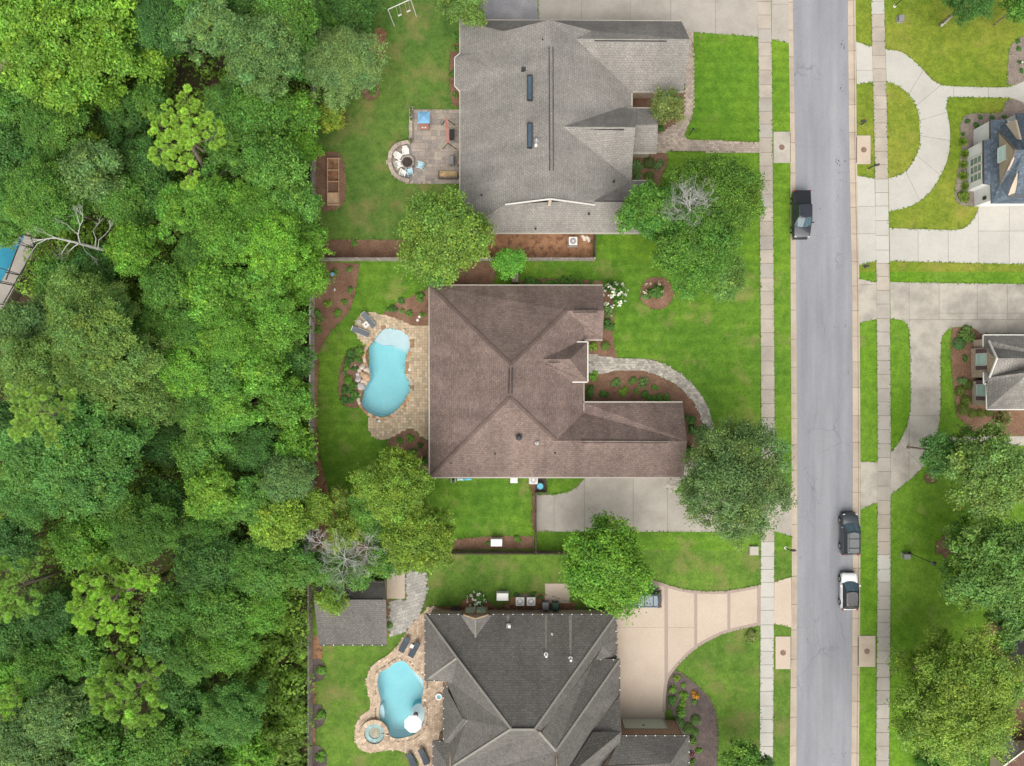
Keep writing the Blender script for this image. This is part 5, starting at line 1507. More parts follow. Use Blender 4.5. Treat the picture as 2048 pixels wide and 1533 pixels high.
tree(1300,425,66,9,'M2',(0.100, 0.240, 0.036),'left crown of the big front yard tree group by grey house','yard_tree')
tree(1440,400,88,9,'L1',(0.122, 0.257, 0.036),'right crown of the front yard tree group beside the sidewalk','yard_tree')
tree(1390,500,92,9.5,'L3',(0.107, 0.240, 0.036),'lower crown of the front yard tree group, above the round flower bed','yard_tree')
tree(1370,375,50,7,'M4',(0.129, 0.265, 0.036),'upper crown of the front yard tree group near the paver walk','yard_tree')
tree(1375,455,72,8.2,'L0',(0.125, 0.26, 0.04),'middle crown of the front yard tree group under the bare grey top','yard_tree')
tree(1445,560,48,7,'M1',(0.150, 0.281, 0.064),'pale lower edge crown of the front tree group nearest the lawn','yard_tree')
tree(1466,960,124,10,'F1',(0.142, 0.238, 0.078),'large fine-leaved grey-green tree by the driveway and street','street_tree')
tree(1212,1130,88,8.5,'Y0',(0.146, 0.325, 0.036),'bright green tree in front of the lower house beside its tan drive','yard_tree',sq=1.22)
tree(790,975,78,9,'L0',(0.179, 0.298, 0.040),'yellowish green tree at the lower left corner of brown house','yard_tree')
tree(838,1075,76,9,'L2',(0.193, 0.314, 0.040),'yellow-green tree right above the grey paver path','yard_tree')
tree(745,1010,56,7,'M0',MG,'darker tree left of the yellowish back yard trees','yard_tree')
tree(678,1000,28,6,'S2',(0.214, 0.314, 0.057),'small pale tree at the end of the middle back lawn','yard_tree')
tree(690,1065,40,7,'S3',(0.201, 0.314, 0.048),'pale yellow-green tree among bare branches above the shed','yard_tree')
tree(640,1010,36,7,'S0',PY,'yellow-green tree with pale dead stems beside the woods edge','yard_tree')
tree(668,1195,34,6,'S1',(0.179, 0.306, 0.040),'small tree overhanging the left part of the shed roof','yard_tree')
tree(715,1150,30,5.5,'S0',MG,'small green tree growing through the bare tree above the shed','yard_tree')
tree(655,1135,42,6.5,'M4',MG,'green tree between the woods and the bare grey tree','yard_tree')
tree(770,1120,40,6,'S2',MG,'green small tree between the bare shrub and yellow-green tree','yard_tree')
tree(1878,905,46,7,'M1',(0.104, 0.238, 0.058),'dark left crown beside the old concrete drive on the east side','yard_tree')
tree(1958,948,92,9,'Y1',(0.180, 0.308, 0.077),'olive tree with yellow flecks shading the east side walk','yard_tree')
tree(1985,1130,104,9.5,'L0',(0.144, 0.278, 0.061),'dark green tree on the east side right of the black lamp post','yard_tree')
tree(2040,1225,70,9,'M2',(0.137, 0.259, 0.058),'green tree cut by the right edge above the black roof corner','yard_tree')
tree(1905,1388,136,10,'F0',(0.218, 0.339, 0.055),'biggest street tree at the lower right of the sidewalk','street_tree',sq=1.05)
tree(1900,1520,60,3,'M3',(0.079, 0.231, 0.033),'low dark bushes at the bottom edge under the biggest street tree','yard_tree')
tree(1935,4,50,6,'M0',DG,'dark tree cut by the top edge on the east lawn','yard_tree')
tree(2040,12,40,5,'S1',MG,'green tree in the upper right corner','yard_tree')
tree(1482,1518,44,4.5,'S3',(0.122, 0.265, 0.040),'leafy young tree at the bottom edge left of the sidewalk','yard_tree')
tree(1532,1528,17,4,'S0',(0.086, 0.198, 0.040),'sparse sapling over the sidewalk at the bottom edge','yard_tree')

# ------------------------------------------------ shrubs
def shrub_proto(seed, n=420, leaf=.13, shape='loose', yellow=.1):
    rr = np.random.RandomState(seed)
    d = unit(rr, n); d[:, 2] = np.abs(d[:, 2])
    if shape == 'round':
        p = d * (1 - .18 * rr.rand(n) ** 2)[:, None] * np.array([1, 1, .9]); nor = d + rr.normal(0, .22, (n, 3)); ln = leaf * rr.uniform(.7, 1.2, n)
    elif shape == 'spiky':
        a = rr.rand(n) * 6.283; t = rr.rand(n); el = rr.uniform(.1, 1.2, n)
        d = np.stack([np.cos(a) * np.cos(el), np.sin(a) * np.cos(el), np.sin(el)], 1); p = d * (.15 + .85 * t)[:, None]; nor = np.cross(d, rr.normal(size=(n, 3))); ln = leaf * rr.uniform(1.0, 2.0, n)
    else:
        k = 7; c = unit(rr, k) * .55; c[:, 2] = np.abs(c[:, 2]) * .8; li = rr.randint(0, k, n)
        p = c[li] + d * (.5 * (1 - .5 * rr.rand(n) ** 2))[:, None]; nor = d + np.array([0, 0, .5]) + rr.normal(0, .45, (n, 3)); ln = leaf * rr.uniform(.7, 1.5, n)
    p[:, 2] = np.abs(p[:, 2])
    me = leaf_mesh('foliage', p, nor, ln, ln * (.3 if shape == 'spiky' else .6), leaf_tones(rr, n, None, .22, yellow), M['leaf'], seed)
    return me
SHR = {'loose': [shrub_proto(300 + k, 460, .24) for k in range(3)], 'round': [shrub_proto(320 + k, 900, .14, 'round') for k in range(2)], 'spiky': [shrub_proto(340 + k, 420, .34, 'spiky') for k in range(2)], 'sparse': [shrub_proto(360 + k, 180, .26) for k in range(2)]}
st = MB()
for k in range(5):
    a = k * 1.256; st.tube([(0, 0, -.05), (math.cos(a) * .12, math.sin(a) * .12, .3), (math.cos(a) * .4, math.sin(a) * .4, .62)], [.035, .025, .01], 4, False)
STEM = bpy.data.meshes.new('stems'); STEM.from_pydata(st.v, [], st.f); STEM.materials.append(M['bark'])
FL = {}
def flowers(n, size, seed, mat):
    rr = np.random.RandomState(seed); d = unit(rr, n); d[:, 2] = np.abs(d[:, 2]) * .8 + .3; d /= np.linalg.norm(d, axis=1, keepdims=True)
    cen = np.repeat(d * 1.0, 6, 0) + rr.normal(0, size * .35, (n * 6, 3)); nor = np.repeat(d, 6, 0) + rr.normal(0, .4, (n * 6, 3))
    ln = np.full(n * 6, size); return leaf_mesh('blossoms', cen, nor, ln, ln * .8, np.ones((n * 6, 3)), mat, seed)
FL['many'] = flowers(26, .2, 5, M['petal']); FL['few'] = flowers(9, .2, 6, M['petal'])
SN = [0]
def shrub(px, py, rpx, kind, col, label, group=None, h=.9, z0=.1, flow=None, name='shrub', cat='shrub'):
    rp = random.Random(SN[0] * 31 + 7); SN[0] += 1
    r = rpx / PXM; g = G(px, py, z0 + r * .5)
    root = thing(name, label, cat, (g.x, g.y, z0), 0, group)
    f = bpy.data.objects.new('foliage', rp.choice(SHR[kind])); f.parent = root; f.scale = (r, r, r * h); f.rotation_euler = (0, 0, rp.uniform(0, 6.28)); k = rp.uniform(.88, 1.12); f.color = (col[0]*k, col[1]*k, col[2]*k, 1); link(f)
    s = bpy.data.objects.new('stems', STEM); s.parent = root; s.scale = (r, r, r * h); link(s)
    if flow:
        b = bpy.data.objects.new('blossoms', FL[flow[0]]); b.parent = root; b.scale = (r, r, r * h); b.color = (*flow[1], 1); b.rotation_euler = f.rotation_euler; link(b)
    return root
ORD = ['first','second','third','fourth','fifth','sixth','seventh','eighth','ninth','tenth','eleventh','twelfth','thirteenth','fourteenth']
def bed(desc, where, items, kind, col, frm='left', name='shrub', cat='shrub', **kw):
    ax = 0 if frm in ('left', 'right') else 1
    items = sorted(items, key=lambda q: q[ax], reverse=frm in ('right', 'bottom'))
    for i, it in enumerate(items):
        lab = '%s %s %s, from the %s' % (ORD[i], desc, where, frm) if len(items) > 1 else '%s %s' % (desc, where)
        shrub(it[0], it[1], it[2], it[3] if len(it) > 3 else kind, it[4] if len(it) > 4 else col, lab, ('%ss %s' % (desc, where)) if len(items) > 1 else None, name=name, cat=cat, **kw)
WH = (.8, .8, .74)
bed('small shrub', 'in the mulch beside the brown house front walk', [(1186,694,11,'loose',PY),(1211,692,10,'round',BG),(1187,752,11,'loose',LM)], 'loose', BG, 'top')
bed('shrub', 'in the curved front bed of the brown house', [(1233,766,11,'loose',GG),(1263,760,10,'loose',MG),(1288,765,13,'sparse',GG),(1310,778,8,'loose',BG),(1251,786,13,'loose',PY),(1274,782,7,'sparse',BG),(1290,788,9,'loose',MG),(1304,794,12,'loose',MG),(1322,797,11,'loose',MG),(1336,795,9,'loose',MG),(1208,792,11,'loose',DG),(1176,788,12,'loose',DG),(1180,775,9,'sparse',DG)], 'loose', MG)
bed('dark shrub', 'along the brown garage wing end', [(1382,835,14,'loose',DG),(1385,860,12,'loose',DG),(1380,905,13,'loose',MG)], 'loose', DG, 'top')
bed('leafy shrub', 'beside the brown house north wall', [(1060,566,15),(1076,568,10),(1092,567,15),(1112,568,10),(1135,563,17),(1160,568,9),(1182,568,8)], 'loose', MG)
shrub(1228,590,27,'sparse',(0.105, 0.240, 0.045),'tall white-flowering shrub at the corner of the brown house',flow=('many',WH),h=1.6)
shrub(1217,650,14,'loose',DG,'dark shrub below the white-flowering shrub by brown gable'); shrub(1215,622,17,'sparse',GG,'grey-green shrub against the brown gable end')
shrub(1308,578,21,'loose',(0.075, 0.180, 0.030),'dark rounded bush in the round bed on the front lawn',flow=('few',(.6,.55,.4)))
shrub(1290,592,9,'sparse',GG,'pale tuft left in the round bed on the front lawn')
bed('small plant', 'in the fence-side mulch bed left of the pool', [(655,607,9,'loose',PY),(698,580,8,'loose',MG),(688,604,7,'loose',BG),(675,627,9,'loose',LM),(635,660,9,'loose',BG),(632,628,12,'sparse',MG),(668,545,8,'loose',MG),(700,540,8,'sparse',MG),(640,640,9,'sparse',OL)], 'loose', BG, 'top')
bed('low plant', 'in the bed above the pool deck', [(803,602,8,'loose',DG),(840,594,11,'loose',MG),(785,621,11,'loose',DG),(804,622,6,'loose',OL),(818,627,8,'loose',MG),(845,629,6,'loose',BG),(776,619,6,'loose',MG)], 'loose', MG)
bed('dark shrub', 'in the bed left of the pool boulders', [(702,706,11,'loose',DG),(720,703,11,'loose',MG),(697,722,11,'loose',TL),(714,722,10,'loose',MG),(692,735,8,'loose',BG),(708,735,8,'loose',TL),(695,760,11,'loose',BG),(690,745,7,'sparse',GG),(706,772,10,'loose',MG),(692,780,12,'loose',DG),(710,790,11,'loose',MG),(690,800,11,'loose',DG),(706,802,10,'loose',TL)], 'loose', DG, 'top')
bed('small shrub', 'in the bed below the pool deck', [(799,882,8,'loose',MG),(820,877,9,'loose',BG),(841,892,7,'loose',TL),(823,908,13,'loose',MG),(847,925,10,'loose',DG)], 'loose', MG, 'top')
bed('shrub', 'in the grey house front bed by the paver walk', [(1275,330,14,'loose',GG),(1299,325,13,'round',DG),(1320,330,14,'sparse',GG),(1299,352,11,'round',MG),(1272,350,13,'loose',GG)], 'loose', MG, 'left')
bed('shrub', 'against the grey house garden wall', [(912,100,10,'loose',OL),(908,148,11,'loose',MG),(910,190,8,'sparse',OL),(912,70,9,'loose',MG)], 'loose', MG, 'top')
bed('clipped round shrub', 'along the grey east house corner', [(1923,782,11.5),(1934,801,11.5),(1929,819,13),(1947,827,10),(1963,827,9.5),(1980,825,9.5),(1938,770,11)], 'round', (0.128, 0.232, 0.027), 'top')
shrub(1921,687,14,'round',(0.075, 0.255, 0.068),'vivid blue-green round shrub beside the brick gable'); shrub(1938,668,19,'loose',OL,'wide olive shrub above the vivid round shrub'); shrub(1927,758,12,'loose',GG,'pale shrub above the clipped round shrubs')
shrub(2008,838,18,'spiky',(.26,.27,.13),'spiky silver palm-like plant below the east house'); shrub(1930,718,9,'sparse',DG,'thin dark shrub in front of the brick gable window')
bed('leafy lime clump', 'in the grey mulch before the slate-blue house', [(1928,283,9),(1932,308,10),(1928,329,9),(1928,352,10),(1932,372,9)], 'spiky', (0.240, 0.360, 0.060), 'top')
shrub(1931,393,14,'loose',(0.150, 0.240, 0.030),'bushy green shrub at the lower end of the grey mulch')
bed('small dark shrub', 'in the upper part of the grey mulch bed', [(1936,243,6),(1963,233,6),(1986,235,6),(2010,235,6),(1952,253,9),(1927,268,5)], 'loose', DG)
bed('tiny shrub', 'in the grey bed at the upper right edge', [(2037,82,6),(2039,97,6),(2040,122,5),(2043,142,6)], 'loose', DG, 'top')
bed('shrub', 'in the dark bed beside the tan driveway', [(1354,1357,8,'loose',PY),(1367,1372,6,'loose',YG),(1346,1380,9,'loose',YG),(1368,1393,10,'loose',YG),(1391,1391,10,'sparse',(0.600, 0.330, 0.045)),(1346,1403,11,'loose',BL),(1369,1407,10,'loose',YG),(1389,1405,6,'loose',BG),(1362,1426,12,'loose',BG),(1392,1442,11,'round',MG),(1378,1459,12,'round',MG),(1358,1449,13,'round',BL),(1390,1466,9,'round',MG)], 'loose', BG, 'top')
bed('shrub', 'at the dark bed end by the charcoal house', [(1385,1485,11,'loose',OL),(1399,1505,8,'loose',BG),(1383,1512,9,'sparse',(.2,.1,.12)),(1386,1525,8,'sparse',MG)], 'loose', OL, 'top')
shrub(1505,1276,15,'loose',(0.180, 0.232, 0.060),'round olive shrub beside the sidewalk below the tan drive',h=.7)
bed('leafy shrub clump', 'in the half-round beds by the lower back fence', [(641,1343,11),(641,1432,11),(640,1515,12)], 'loose', BG, 'top')
shrub(952,1203,19,'loose',(0.090, 0.225, 0.030),'white hydrangea bush in front of the charcoal house window',flow=('many',WH),h=.8)
bed('small green shrub', 'beside the air conditioners of the charcoal house', [(1033,1192,7),(1068,1192,8),(1080,1196,6)], 'loose', DG)
shrub(977,1085,7,'loose',(0.150, 0.300, 0.060),'small green plant right of the white box on the mulch',name='plant',cat='plant'); shrub(1033,1081,9,'loose',BG,'lone green plant on the mulch strip right of the white box')
shrub(708,487,7,'loose',BG,'small green plant on the upper mulch strip'); shrub(648,480,7,'loose',PY,'yellow-green plant at the fence end of the mulch strip')
shrub(740,180,13,'loose',MG,'shrub in the mulch ring under the pale yard tree')
shrub(778,1252,8,'round',BG,'small round green shrub at the shed corner',h=.8)
shrub(1322,255,9,'loose',DG,'dark shrub by the grey house porch corner')

# ------------------------------------------------ turf creeping over the edges of beds, walks and drives
rr = np.random.RandomState(9); ALL = HARD0 + HARD
KB = [ccw(W([(atx(i_, q), q) for q in range(-50, 1590, 20)] + [(atx(o_, q) , q) for q in range(1570, -51, -20)])) for i_, o_ in ((ROAD_L, GUT_L), (ROAD_R, GUT_R))]
nsrc = len(ALL); ALL = ALL + KB
BBX = [(min(p[0] for p in q), max(p[0] for p in q), min(p[1] for p in q), max(p[1] for p in q)) for q in ALL]
pts_ = []
for qi, q in enumerate(ALL[:nsrc]):
    for i in range(len(q)):
        a = Vector(q[i]); b = Vector(q[(i + 1) % len(q)]); L_ = (b - a).length
        if L_ < 1e-4: continue
        d_ = (b - a) / L_; nrm = Vector((d_.y, -d_.x))
        for k in range(max(1, int(L_ / .13))):
            c_ = a + d_ * (L_ * rr.rand()); o_ = c_ + nrm * .16
            if abs(o_.x) > 58 or abs(o_.y) > 44 or o_.x < -22: continue
            hit = False
            for bb, qq, in zip(BBX, ALL):
                if qq is not q and bb[0] <= o_.x <= bb[1] and bb[2] <= o_.y <= bb[3] and inside((o_.x, o_.y), qq): hit = True; break
            if not hit: pts_.append((c_.x + nrm.x * rr.normal(.0, .06), c_.y + nrm.y * rr.normal(.0, .06), .155 + rr.uniform(-.02, .03)))
cen = np.array(pts_); n = len(cen); ln = rr.uniform(.1, .24, n)
nor = np.array([0, 0, 1.]) + rr.normal(0, .45, (n, 3))
me = leaf_mesh('turf_edge', cen, nor, ln, ln * .7, leaf_tones(rr, n, None, .2, .15), M['leaf'], 3)
te = bpy.data.objects.new('turf_edge', me); te.color = (.115, .215, .03, 1); link(te); tag(te, 'grass creeping over the edges of walks and beds', 'grass', kind='stuff')
# ================================================================== FENCES
def shared_mesh(mb, name, mat):
    me = bpy.data.meshes.new(name); me.from_pydata(mb.v, [], mb.f); me.materials.append(mat); return me
PICK = {}
def fence(label, a, b, mat='wood_fence', h=1.75, style='shadow', cap=None, group='wooden fences between the lots', step=.25):
    A = G(a[0], a[1], 0); Bv = G(b[0], b[1], 0); d = (Bv - A); L = d.length; d.normalize(); ang = math.atan2(d.y, d.x)
    root = thing('wooden_fence', label, 'fence', A, ang, group)
    key = (mat, h)
    if key not in PICK:
        PICK[key] = (shared_mesh(MB().box((0, 0, h / 2), (.14, .022, h)), 'picket', M[mat]), shared_mesh(MB().box((0, 0, (h + .05) / 2), (.1, .1, h + .05)), 'post', M[mat]))
    pk, po = PICK[key]
    def put(me, nm, x, y, z=0.02):
        o = bpy.data.objects.new(nm, me); o.parent = root; o.location = (x, y, z); link(o)
    x = .08; k = 0
    while x < L:
        put(pk, 'picket', x, .06)
        if style == 'shadow' : put(pk, 'picket', x + step / 2, -.06)
        x += step if style == 'shadow' else .155
    x = 0
    while x <= L + .01:
        put(po, 'post', x, -.0); x += L / max(1, round(L / 2.4))
    for z in (.35, h * .55, h - .25):
        MB().beam((0, 0, z), (L, 0, z), .04, .09).build('rail', M[mat], root, local=True)
    if cap: MB().box((L / 2, 0, h + .035), (L, .16, .04)).build('cap_rail', M[cap], root, local=True)
    return root
fence('weathered shadowbox fence along the upper back yard and woods', (632,-55), (631,520))
fence('pale capped board fence along the pool yard and woods', (629,524), (628,1098), style='board', cap='white')
fence('weathered shadowbox fence along the lower back yard and woods', (625,1106), (625,1590))
fence('shadowbox fence between the upper and middle back yards', (634,522), (1186,522))
fence('short dark fence closing the side yard of the grey house', (1188,520), (1188,470), 'wood_dark', 1.5)
fence('dark picket fence between the brown and charcoal house yards', (905,1102), (1130,1102), 'wood_dark', 1.6)
fence('dark picket fence beside the brown house concrete drive', (1071,1098), (1071,984), 'wood_dark', 1.5)
fence('low dark fence around the blue pot by the brown house', (1071,983), (1092,983), 'wood_dark', 1.0)
gt = thing('side_gate', 'dark narrow timber gate passage on the brown house north side', 'gate', G(1030,556), 0)
for sx in (-.28, .28): MB().box((sx, 0, .95), (.12, 1.5, 1.9)).build('side_board', M['wood_dark'], gt, local=True)
for k in range(6): MB().box((0, -.65 + k * .26, 1.92), (.62, .2, .05)).build('top_board', M['wood_dark'], gt, local=True)

# ================================================================== POOLS
def pool_water_mat(name, c, dens):
    t = NT(name); t.t.nodes.remove(t.b)
    tr = t.n('ShaderNodeBsdfTransparent'); gl = t.n('ShaderNodeBsdfGlossy'); gl.inputs['Roughness'].default_value = .16
    fr = t.n('ShaderNodeFresnel'); fr.inputs[0].default_value = 1.33
    nz = t.noise(t.pos(), 2.2, 3); bp = t.n('ShaderNodeBump'); bp.inputs['Strength'].default_value = .12; bp.inputs['Distance'].default_value = .05
    t.l(nz, bp.inputs['Height']); t.l(bp.outputs[0], gl.inputs['Normal']); t.l(bp.outputs[0], fr.inputs['Normal'])
    mx = t.n('ShaderNodeMixShader'); t.l(fr.outputs[0], mx.inputs[0]); t.l(tr.outputs[0], mx.inputs[1]); t.l(gl.outputs[0], mx.inputs[2])
    t.l(mx.outputs[0], t.out.inputs[0])
    va = t.n('ShaderNodeVolumeAbsorption'); va.inputs[0].default_value = rgb(c); va.inputs[1].default_value = dens
    t.l(va.outputs[0], t.out.inputs[1]); return t.m
M['water'] = pool_water_mat('pool_water', (.16, .95, .995), .34)
M['plaster'] = m_mottled('pool_plaster', (.47, .56, .6), (.52, .6, .63), .5, 3, fine_amt=.08, bump=0)
M['plaster_blue'] = m_mottled('blue_pool_plaster', (.09, .26, .36), (.12, .31, .42), .5, 3, fine_amt=.1, bump=0)
def shrink(poly, k):
    cx = sum(p[0] for p in poly) / len(poly); cy = sum(p[1] for p in poly) / len(poly)
    return [(cx + (p[0] - cx) * k, cy + (p[1] - cy) * k) for p in poly]
def basin(root, poly, depth, mat, top=.12):
    poly = ccw(poly); n = len(poly); mb = MB()
    rings = [(poly, top), (inset(poly, .02), -depth * .75), (shrink(poly, .94), -depth * .96), (shrink(poly, .86), -depth)]
    vs = [(p[0], p[1], z) for r, z in rings for p in r]; fs = []
    for k in range(len(rings) - 1):
        for i in range(n):
            j = (i + 1) % n; a = k * n
            fs.append((a + i, a + n + i, a + n + j, a + j)[::-1])
    for t in tessellate_polygon([[Vector((p[0], p[1], 0)) for p in rings[-1][0]]]):
        a, b, c = [rings[-1][0][i] for i in t]
        cr = (b[0]-a[0])*(c[1]-a[1]) - (b[1]-a[1])*(c[0]-a[0])
        t = tuple(t) if cr > 0 else tuple(reversed(t)); fs.append(tuple(i + 3 * n for i in t))
    mb.add(vs, fs); return mb.build('basin', mat, root)
def pool(label, px, polyw, depth, mat, base):
    root = thing('swimming_pool', label, 'pool', G(*base))
    basin(root, polyw, depth, mat)
    MB().prism(inset(polyw, -.03), -depth - .1, .03, bottom=True).build('water', M['water'], root)
    return root
pl1 = pool('kidney-shaped aqua pool with shallow ledge behind the brown house', POOL1, P1, 1.35, M['plaster'], (772,745))
led = [p for p in W(POOL1)]
lw = clip_cell(ccw(W(POOL1)), W([(700,640),(840,640),(840,699),(806,694),(785,691),(766,692),(745,681),(700,675)]))
lw2 = smooth_px([(745,678,1),(752,684),(766,691),(785,691),(806,695),(822,706,1),(826,660,1),(790,650,1),(760,655,1)], 4)
cpoly = ccw(W(POOL1)); keep = [p for p in POOL1 if p[1] < 684 + max(0, (p[0] - 800)) * .9]
led_px = smooth_px([(748,682),(766,691),(785,691.5),(806,695),(819,702)], 5, False)
i0 = POOL1.index(min(POOL1, key=lambda p: (p[0]-819)**2 + (p[1]-702)**2)); i1 = POOL1.index(min(POOL1, key=lambda p: (p[0]-748)**2 + (p[1]-682)**2))
top_arc = POOL1[i1:] + POOL1[:i0 + 1]
MB().prism(inset(W(top_arc + list(reversed(led_px))), .015), -1.5, -.16).build('shallow_ledge', M['plaster'], pl1)
st_px = smooth_px([(788,691),(806,694),(818,702),(816,709),(800,700),(786,695)], 4)
MB().prism(W(st_px), -1.5, -.42).build('step', M['plaster'], pl1)
course('coping_stone', None, W(POOL1 + POOL1[:1]), .33, .42, PAL_COPING, .02, .175, side=1, jit=.3)
def reparent(o, root):
    o.data.transform(Matrix.Translation(-parent_loc(root))); o.parent = root
cs_ = [o for o in COL.objects if o.name.startswith('coping_stone')][-1]; reparent(cs_, pl1)
pl2 = pool('free-form aqua pool with white umbrella behind the charcoal house', POOL2, P2, 1.35, M['plaster'], (800,1400))
arc = smooth_px([(822,1421),(828,1412),(838,1408),(847,1412),(850,1425),(848,1441),(840,1452),(830,1448),(823,1436)], 4)
MB().prism(inset(W(arc), .03), -1.5, -.14).build('shallow_ledge', M['plaster'], pl2)
arc = smooth_px([(758.5,1430),(759.5,1415),(764,1412),(768,1422),(768,1440),(764,1440)], 4)
MB().prism(inset(W(arc), .02), -1.5, -.3).build('step', M['plaster'], pl2)
arc = smooth_px([(826,1342),(838,1349),(846,1360),(846,1378),(838,1366),(828,1352)], 4)
MB().prism(inset(W(arc), .02), -1.5, -.35).build('step', M['plaster'], pl2)
o = course('coping_stone', None, W(POOL2 + POOL2[:1]), .3, .3, PAL_DECK2, .02, .172, side=1, jit=.1); reparent(o, pl2)
# spa
sp = thing('spa', 'raised round spa at the lower left of the free-form pool', 'spa', G(749,1468))
c = G(749,1468,.4); n = 28
ring = [(c.x + 1.12 * math.cos(2*math.pi*k/n), c.y + 1.12 * math.sin(2*math.pi*k/n)) for k in range(n)]
o = course('cap_stone', None, ring + ring[:1], .48, .36, PAL_DECK2, .05, .5, side=-1, jit=.05); reparent(o, sp)
M['plaster_spa'] = m_mottled('spa_plaster', (.22, .4, .41), (.26, .44, .44), .5, 3, fine_amt=.08, bump=0)
MB().cyl((c.x, c.y), 1.13, .05, .12, 28).build('basin', M['plaster_spa'], sp)
o = course('bench', None, [(c.x + .66 * math.cos(2*math.pi*k/n), c.y + .66 * math.sin(2*math.pi*k/n)) for k in range(n + 1)], .44, .2, [(.3,.45,.45)], .1, .3, side=-1, gap=0.0); reparent(o, sp)
o['kind'] = 'structure'; del o['kind']
MB().cyl((c.x, c.y), 1.12, .12, .43, 28).build('water', M['water'], sp)
# neighbour's pool and screen cage at the left edge
pl3 = pool('deep blue pool glimpsed at the left edge through the woods', POOL3, P3, 1.3, M['plaster_blue'], (0,520))
o = struct('neighbour_patio', W([(56,455),(80,462),(48,540),(10,612),(-40,680),(-60,640),(-20,600),(0,570),(20,535),(45,485)]), -.01, .09, M['conc_grey'])
struct('neighbour_lawn', W([(81,462),(96,466),(60,545),(20,625),(-20,690),(-38,680),(12,612),(50,540)]), -.01, .05, M['lawn_back'])
sc = thing('screen_enclosure', 'dark metal pool screen frame at the left edge', 'enclosure', G(30,540))
for a, b in (((8,470,2.6),(70,497,2.6)), ((-20,530,2.6),(48,552,2.6)), ((50,455,2.6),(12,560,2.6)), ((60,470,.1),(70,497,2.6)), ((70,497,2.6),(5,610,2.6)), ((-30,556,2.6),(35,570,2.6))):
    MB().beam(G(*a), G(*b), .09, .09).build('frame_bar', M['metal_dark'], sc)
for x, y in ((70,497),(48,552),(35,572),(12,610)):
    p = G(x, y, 0); MB().box((p.x - .2, p.y, 1.3), (.1, .1, 2.6)).build('post', M['metal_dark'], sc)
fence('brown board fence right of the screened pool', (86,520), (30,612), 'wood_dark', 1.5, group=None)

# boulders of the waterfall
def rock_mesh(seed, n=26):
    rr = random.Random(seed); bm = bmesh.new()
    for k in range(n):
        d = Vector((rr.gauss(0, 1), rr.gauss(0, 1), rr.gauss(0, .8))).normalized(); bm.verts.new(d * rr.uniform(.8, 1.05))
    bmesh.ops.convex_hull(bm, input=bm.verts)
    me = bpy.data.meshes.new('boulder'); bm.to_mesh(me); bm.free(); return me
M['rock_pale'] = m_mottled('pale_boulder', (.5, .42, .35), (.62, .54, .46), 1.5, 5, fine_amt=.3)
M['rock_orange'] = m_mottled('orange_boulder', (.52, .33, .2), (.6, .43, .29), 1.5, 5, fine_amt=.3)
M['rock_grey'] = m_mottled('grey_boulder', (.42, .38, .38), (.52, .48, .47), 1.5, 5, fine_amt=.3)
RM = [rock_mesh(k) for k in range(3)]
rocks = [(724,734,7,.4,'rock_pale'),(733,741,7.5,.5,'rock_pale'),(719,742,5,.35,'rock_pale'),(729,750,9,.75,'rock_orange'),(735,757,7,.5,'rock_orange'),(716,758,8,.4,'rock_grey'),(727,763,7,.45,'rock_pale'),(722,774,9,.35,'rock_grey'),(715,749,5,.3,'rock_grey')]
for i, (x, y, r, h, m) in enumerate(sorted(rocks, key=lambda q: q[1])):
    g = G(x, y, .3); me = RM[i % 3].copy(); me.materials.clear(); me.materials.append(M[m])
    o = bpy.data.objects.new('boulder', me); o.location = (g.x, g.y, .1 + h * .3); o.scale = (r/PXM, r/PXM, h * .75); o.rotation_euler = (0, 0, i * 1.1); link(o)
    tag(o, '%s boulder from the top in the rock waterfall left of the pool' % ORD[i], 'boulder', 'boulders of the pool waterfall')
for x, y, r, lab in ((670,580,3,'small white stone in the mulch bed near the fence'), (711,732,2.5,'small white stone beside the pool boulders')):
    g = G(x, y); o = bpy.data.objects.new('stone', RM[0].copy()); o.data.materials.clear(); o.data.materials.append(M['white']); o.location = (g.x, g.y, .2); o.scale = (r/PXM*.7, r/PXM*1.3, .12); link(o); tag(o, lab, 'stone')
for k, (x, y) in enumerate(((839,634.5),(835.5,641))):
    g = G(x, y); tag(MB().cyl((0, 0), .16, 0, .07, 14, .15).build('stepping_stone', M['white'], None, local=True), ('upper' if k == 0 else 'lower') + ' round white disc in the mulch above the pool deck', 'stone').location = (g.x, g.y, .118)
for x, y, lab in ((819.5,740,'square white skimmer lid right of the pool'),(759,842.5,'square cream skimmer lid below the pool'),(850,1399,'small white skimmer lid right of the lower pool')):
    g = G(x, y); tag(MB().box((0, 0, .02), (.27, .27, .04)).build('skimmer_lid', M['white'], None, local=True), lab, 'lid').location = (g.x, g.y, .165)

# ================================================================== PATIO AND POOL FURNITURE
M['mesh_grey'] = m_plain('grey_sling_fabric', (.13, .145, .16), .8, .2); M['mesh_dark'] = m_plain('dark_sling_fabric', (.055, .068, .085), .8, .2)
M['blue_fabric'] = m_plain('blue_canvas', (.16, .33, .5), .85, .15, var=.15, scale=3); M['white_fabric'] = m_plain('white_canvas', (.78, .78, .77), .85, .15, var=.04)
M['pale_blue'] = m_plain('pale_blue_plastic', (.42, .62, .7), .45, .3, var=.05)
M['wicker'] = m_mottled('tan_wicker', (.34, .25, .13), (.42, .31, .17), 2, 12, fine_amt=.5)
M['cushion'] = m_plain('patterned_cushion', (.52, .36, .2), .9, .1, var=.4, scale=6)
M['cyan'] = m_plain('cyan_plastic', (.1, .45, .6), .4, .3); M['red'] = m_plain('red_plastic', (.4, .03, .03), .4, .4)
M['green_plastic'] = m_plain('dark_green_plastic', (.03, .08, .06), .5, .3)
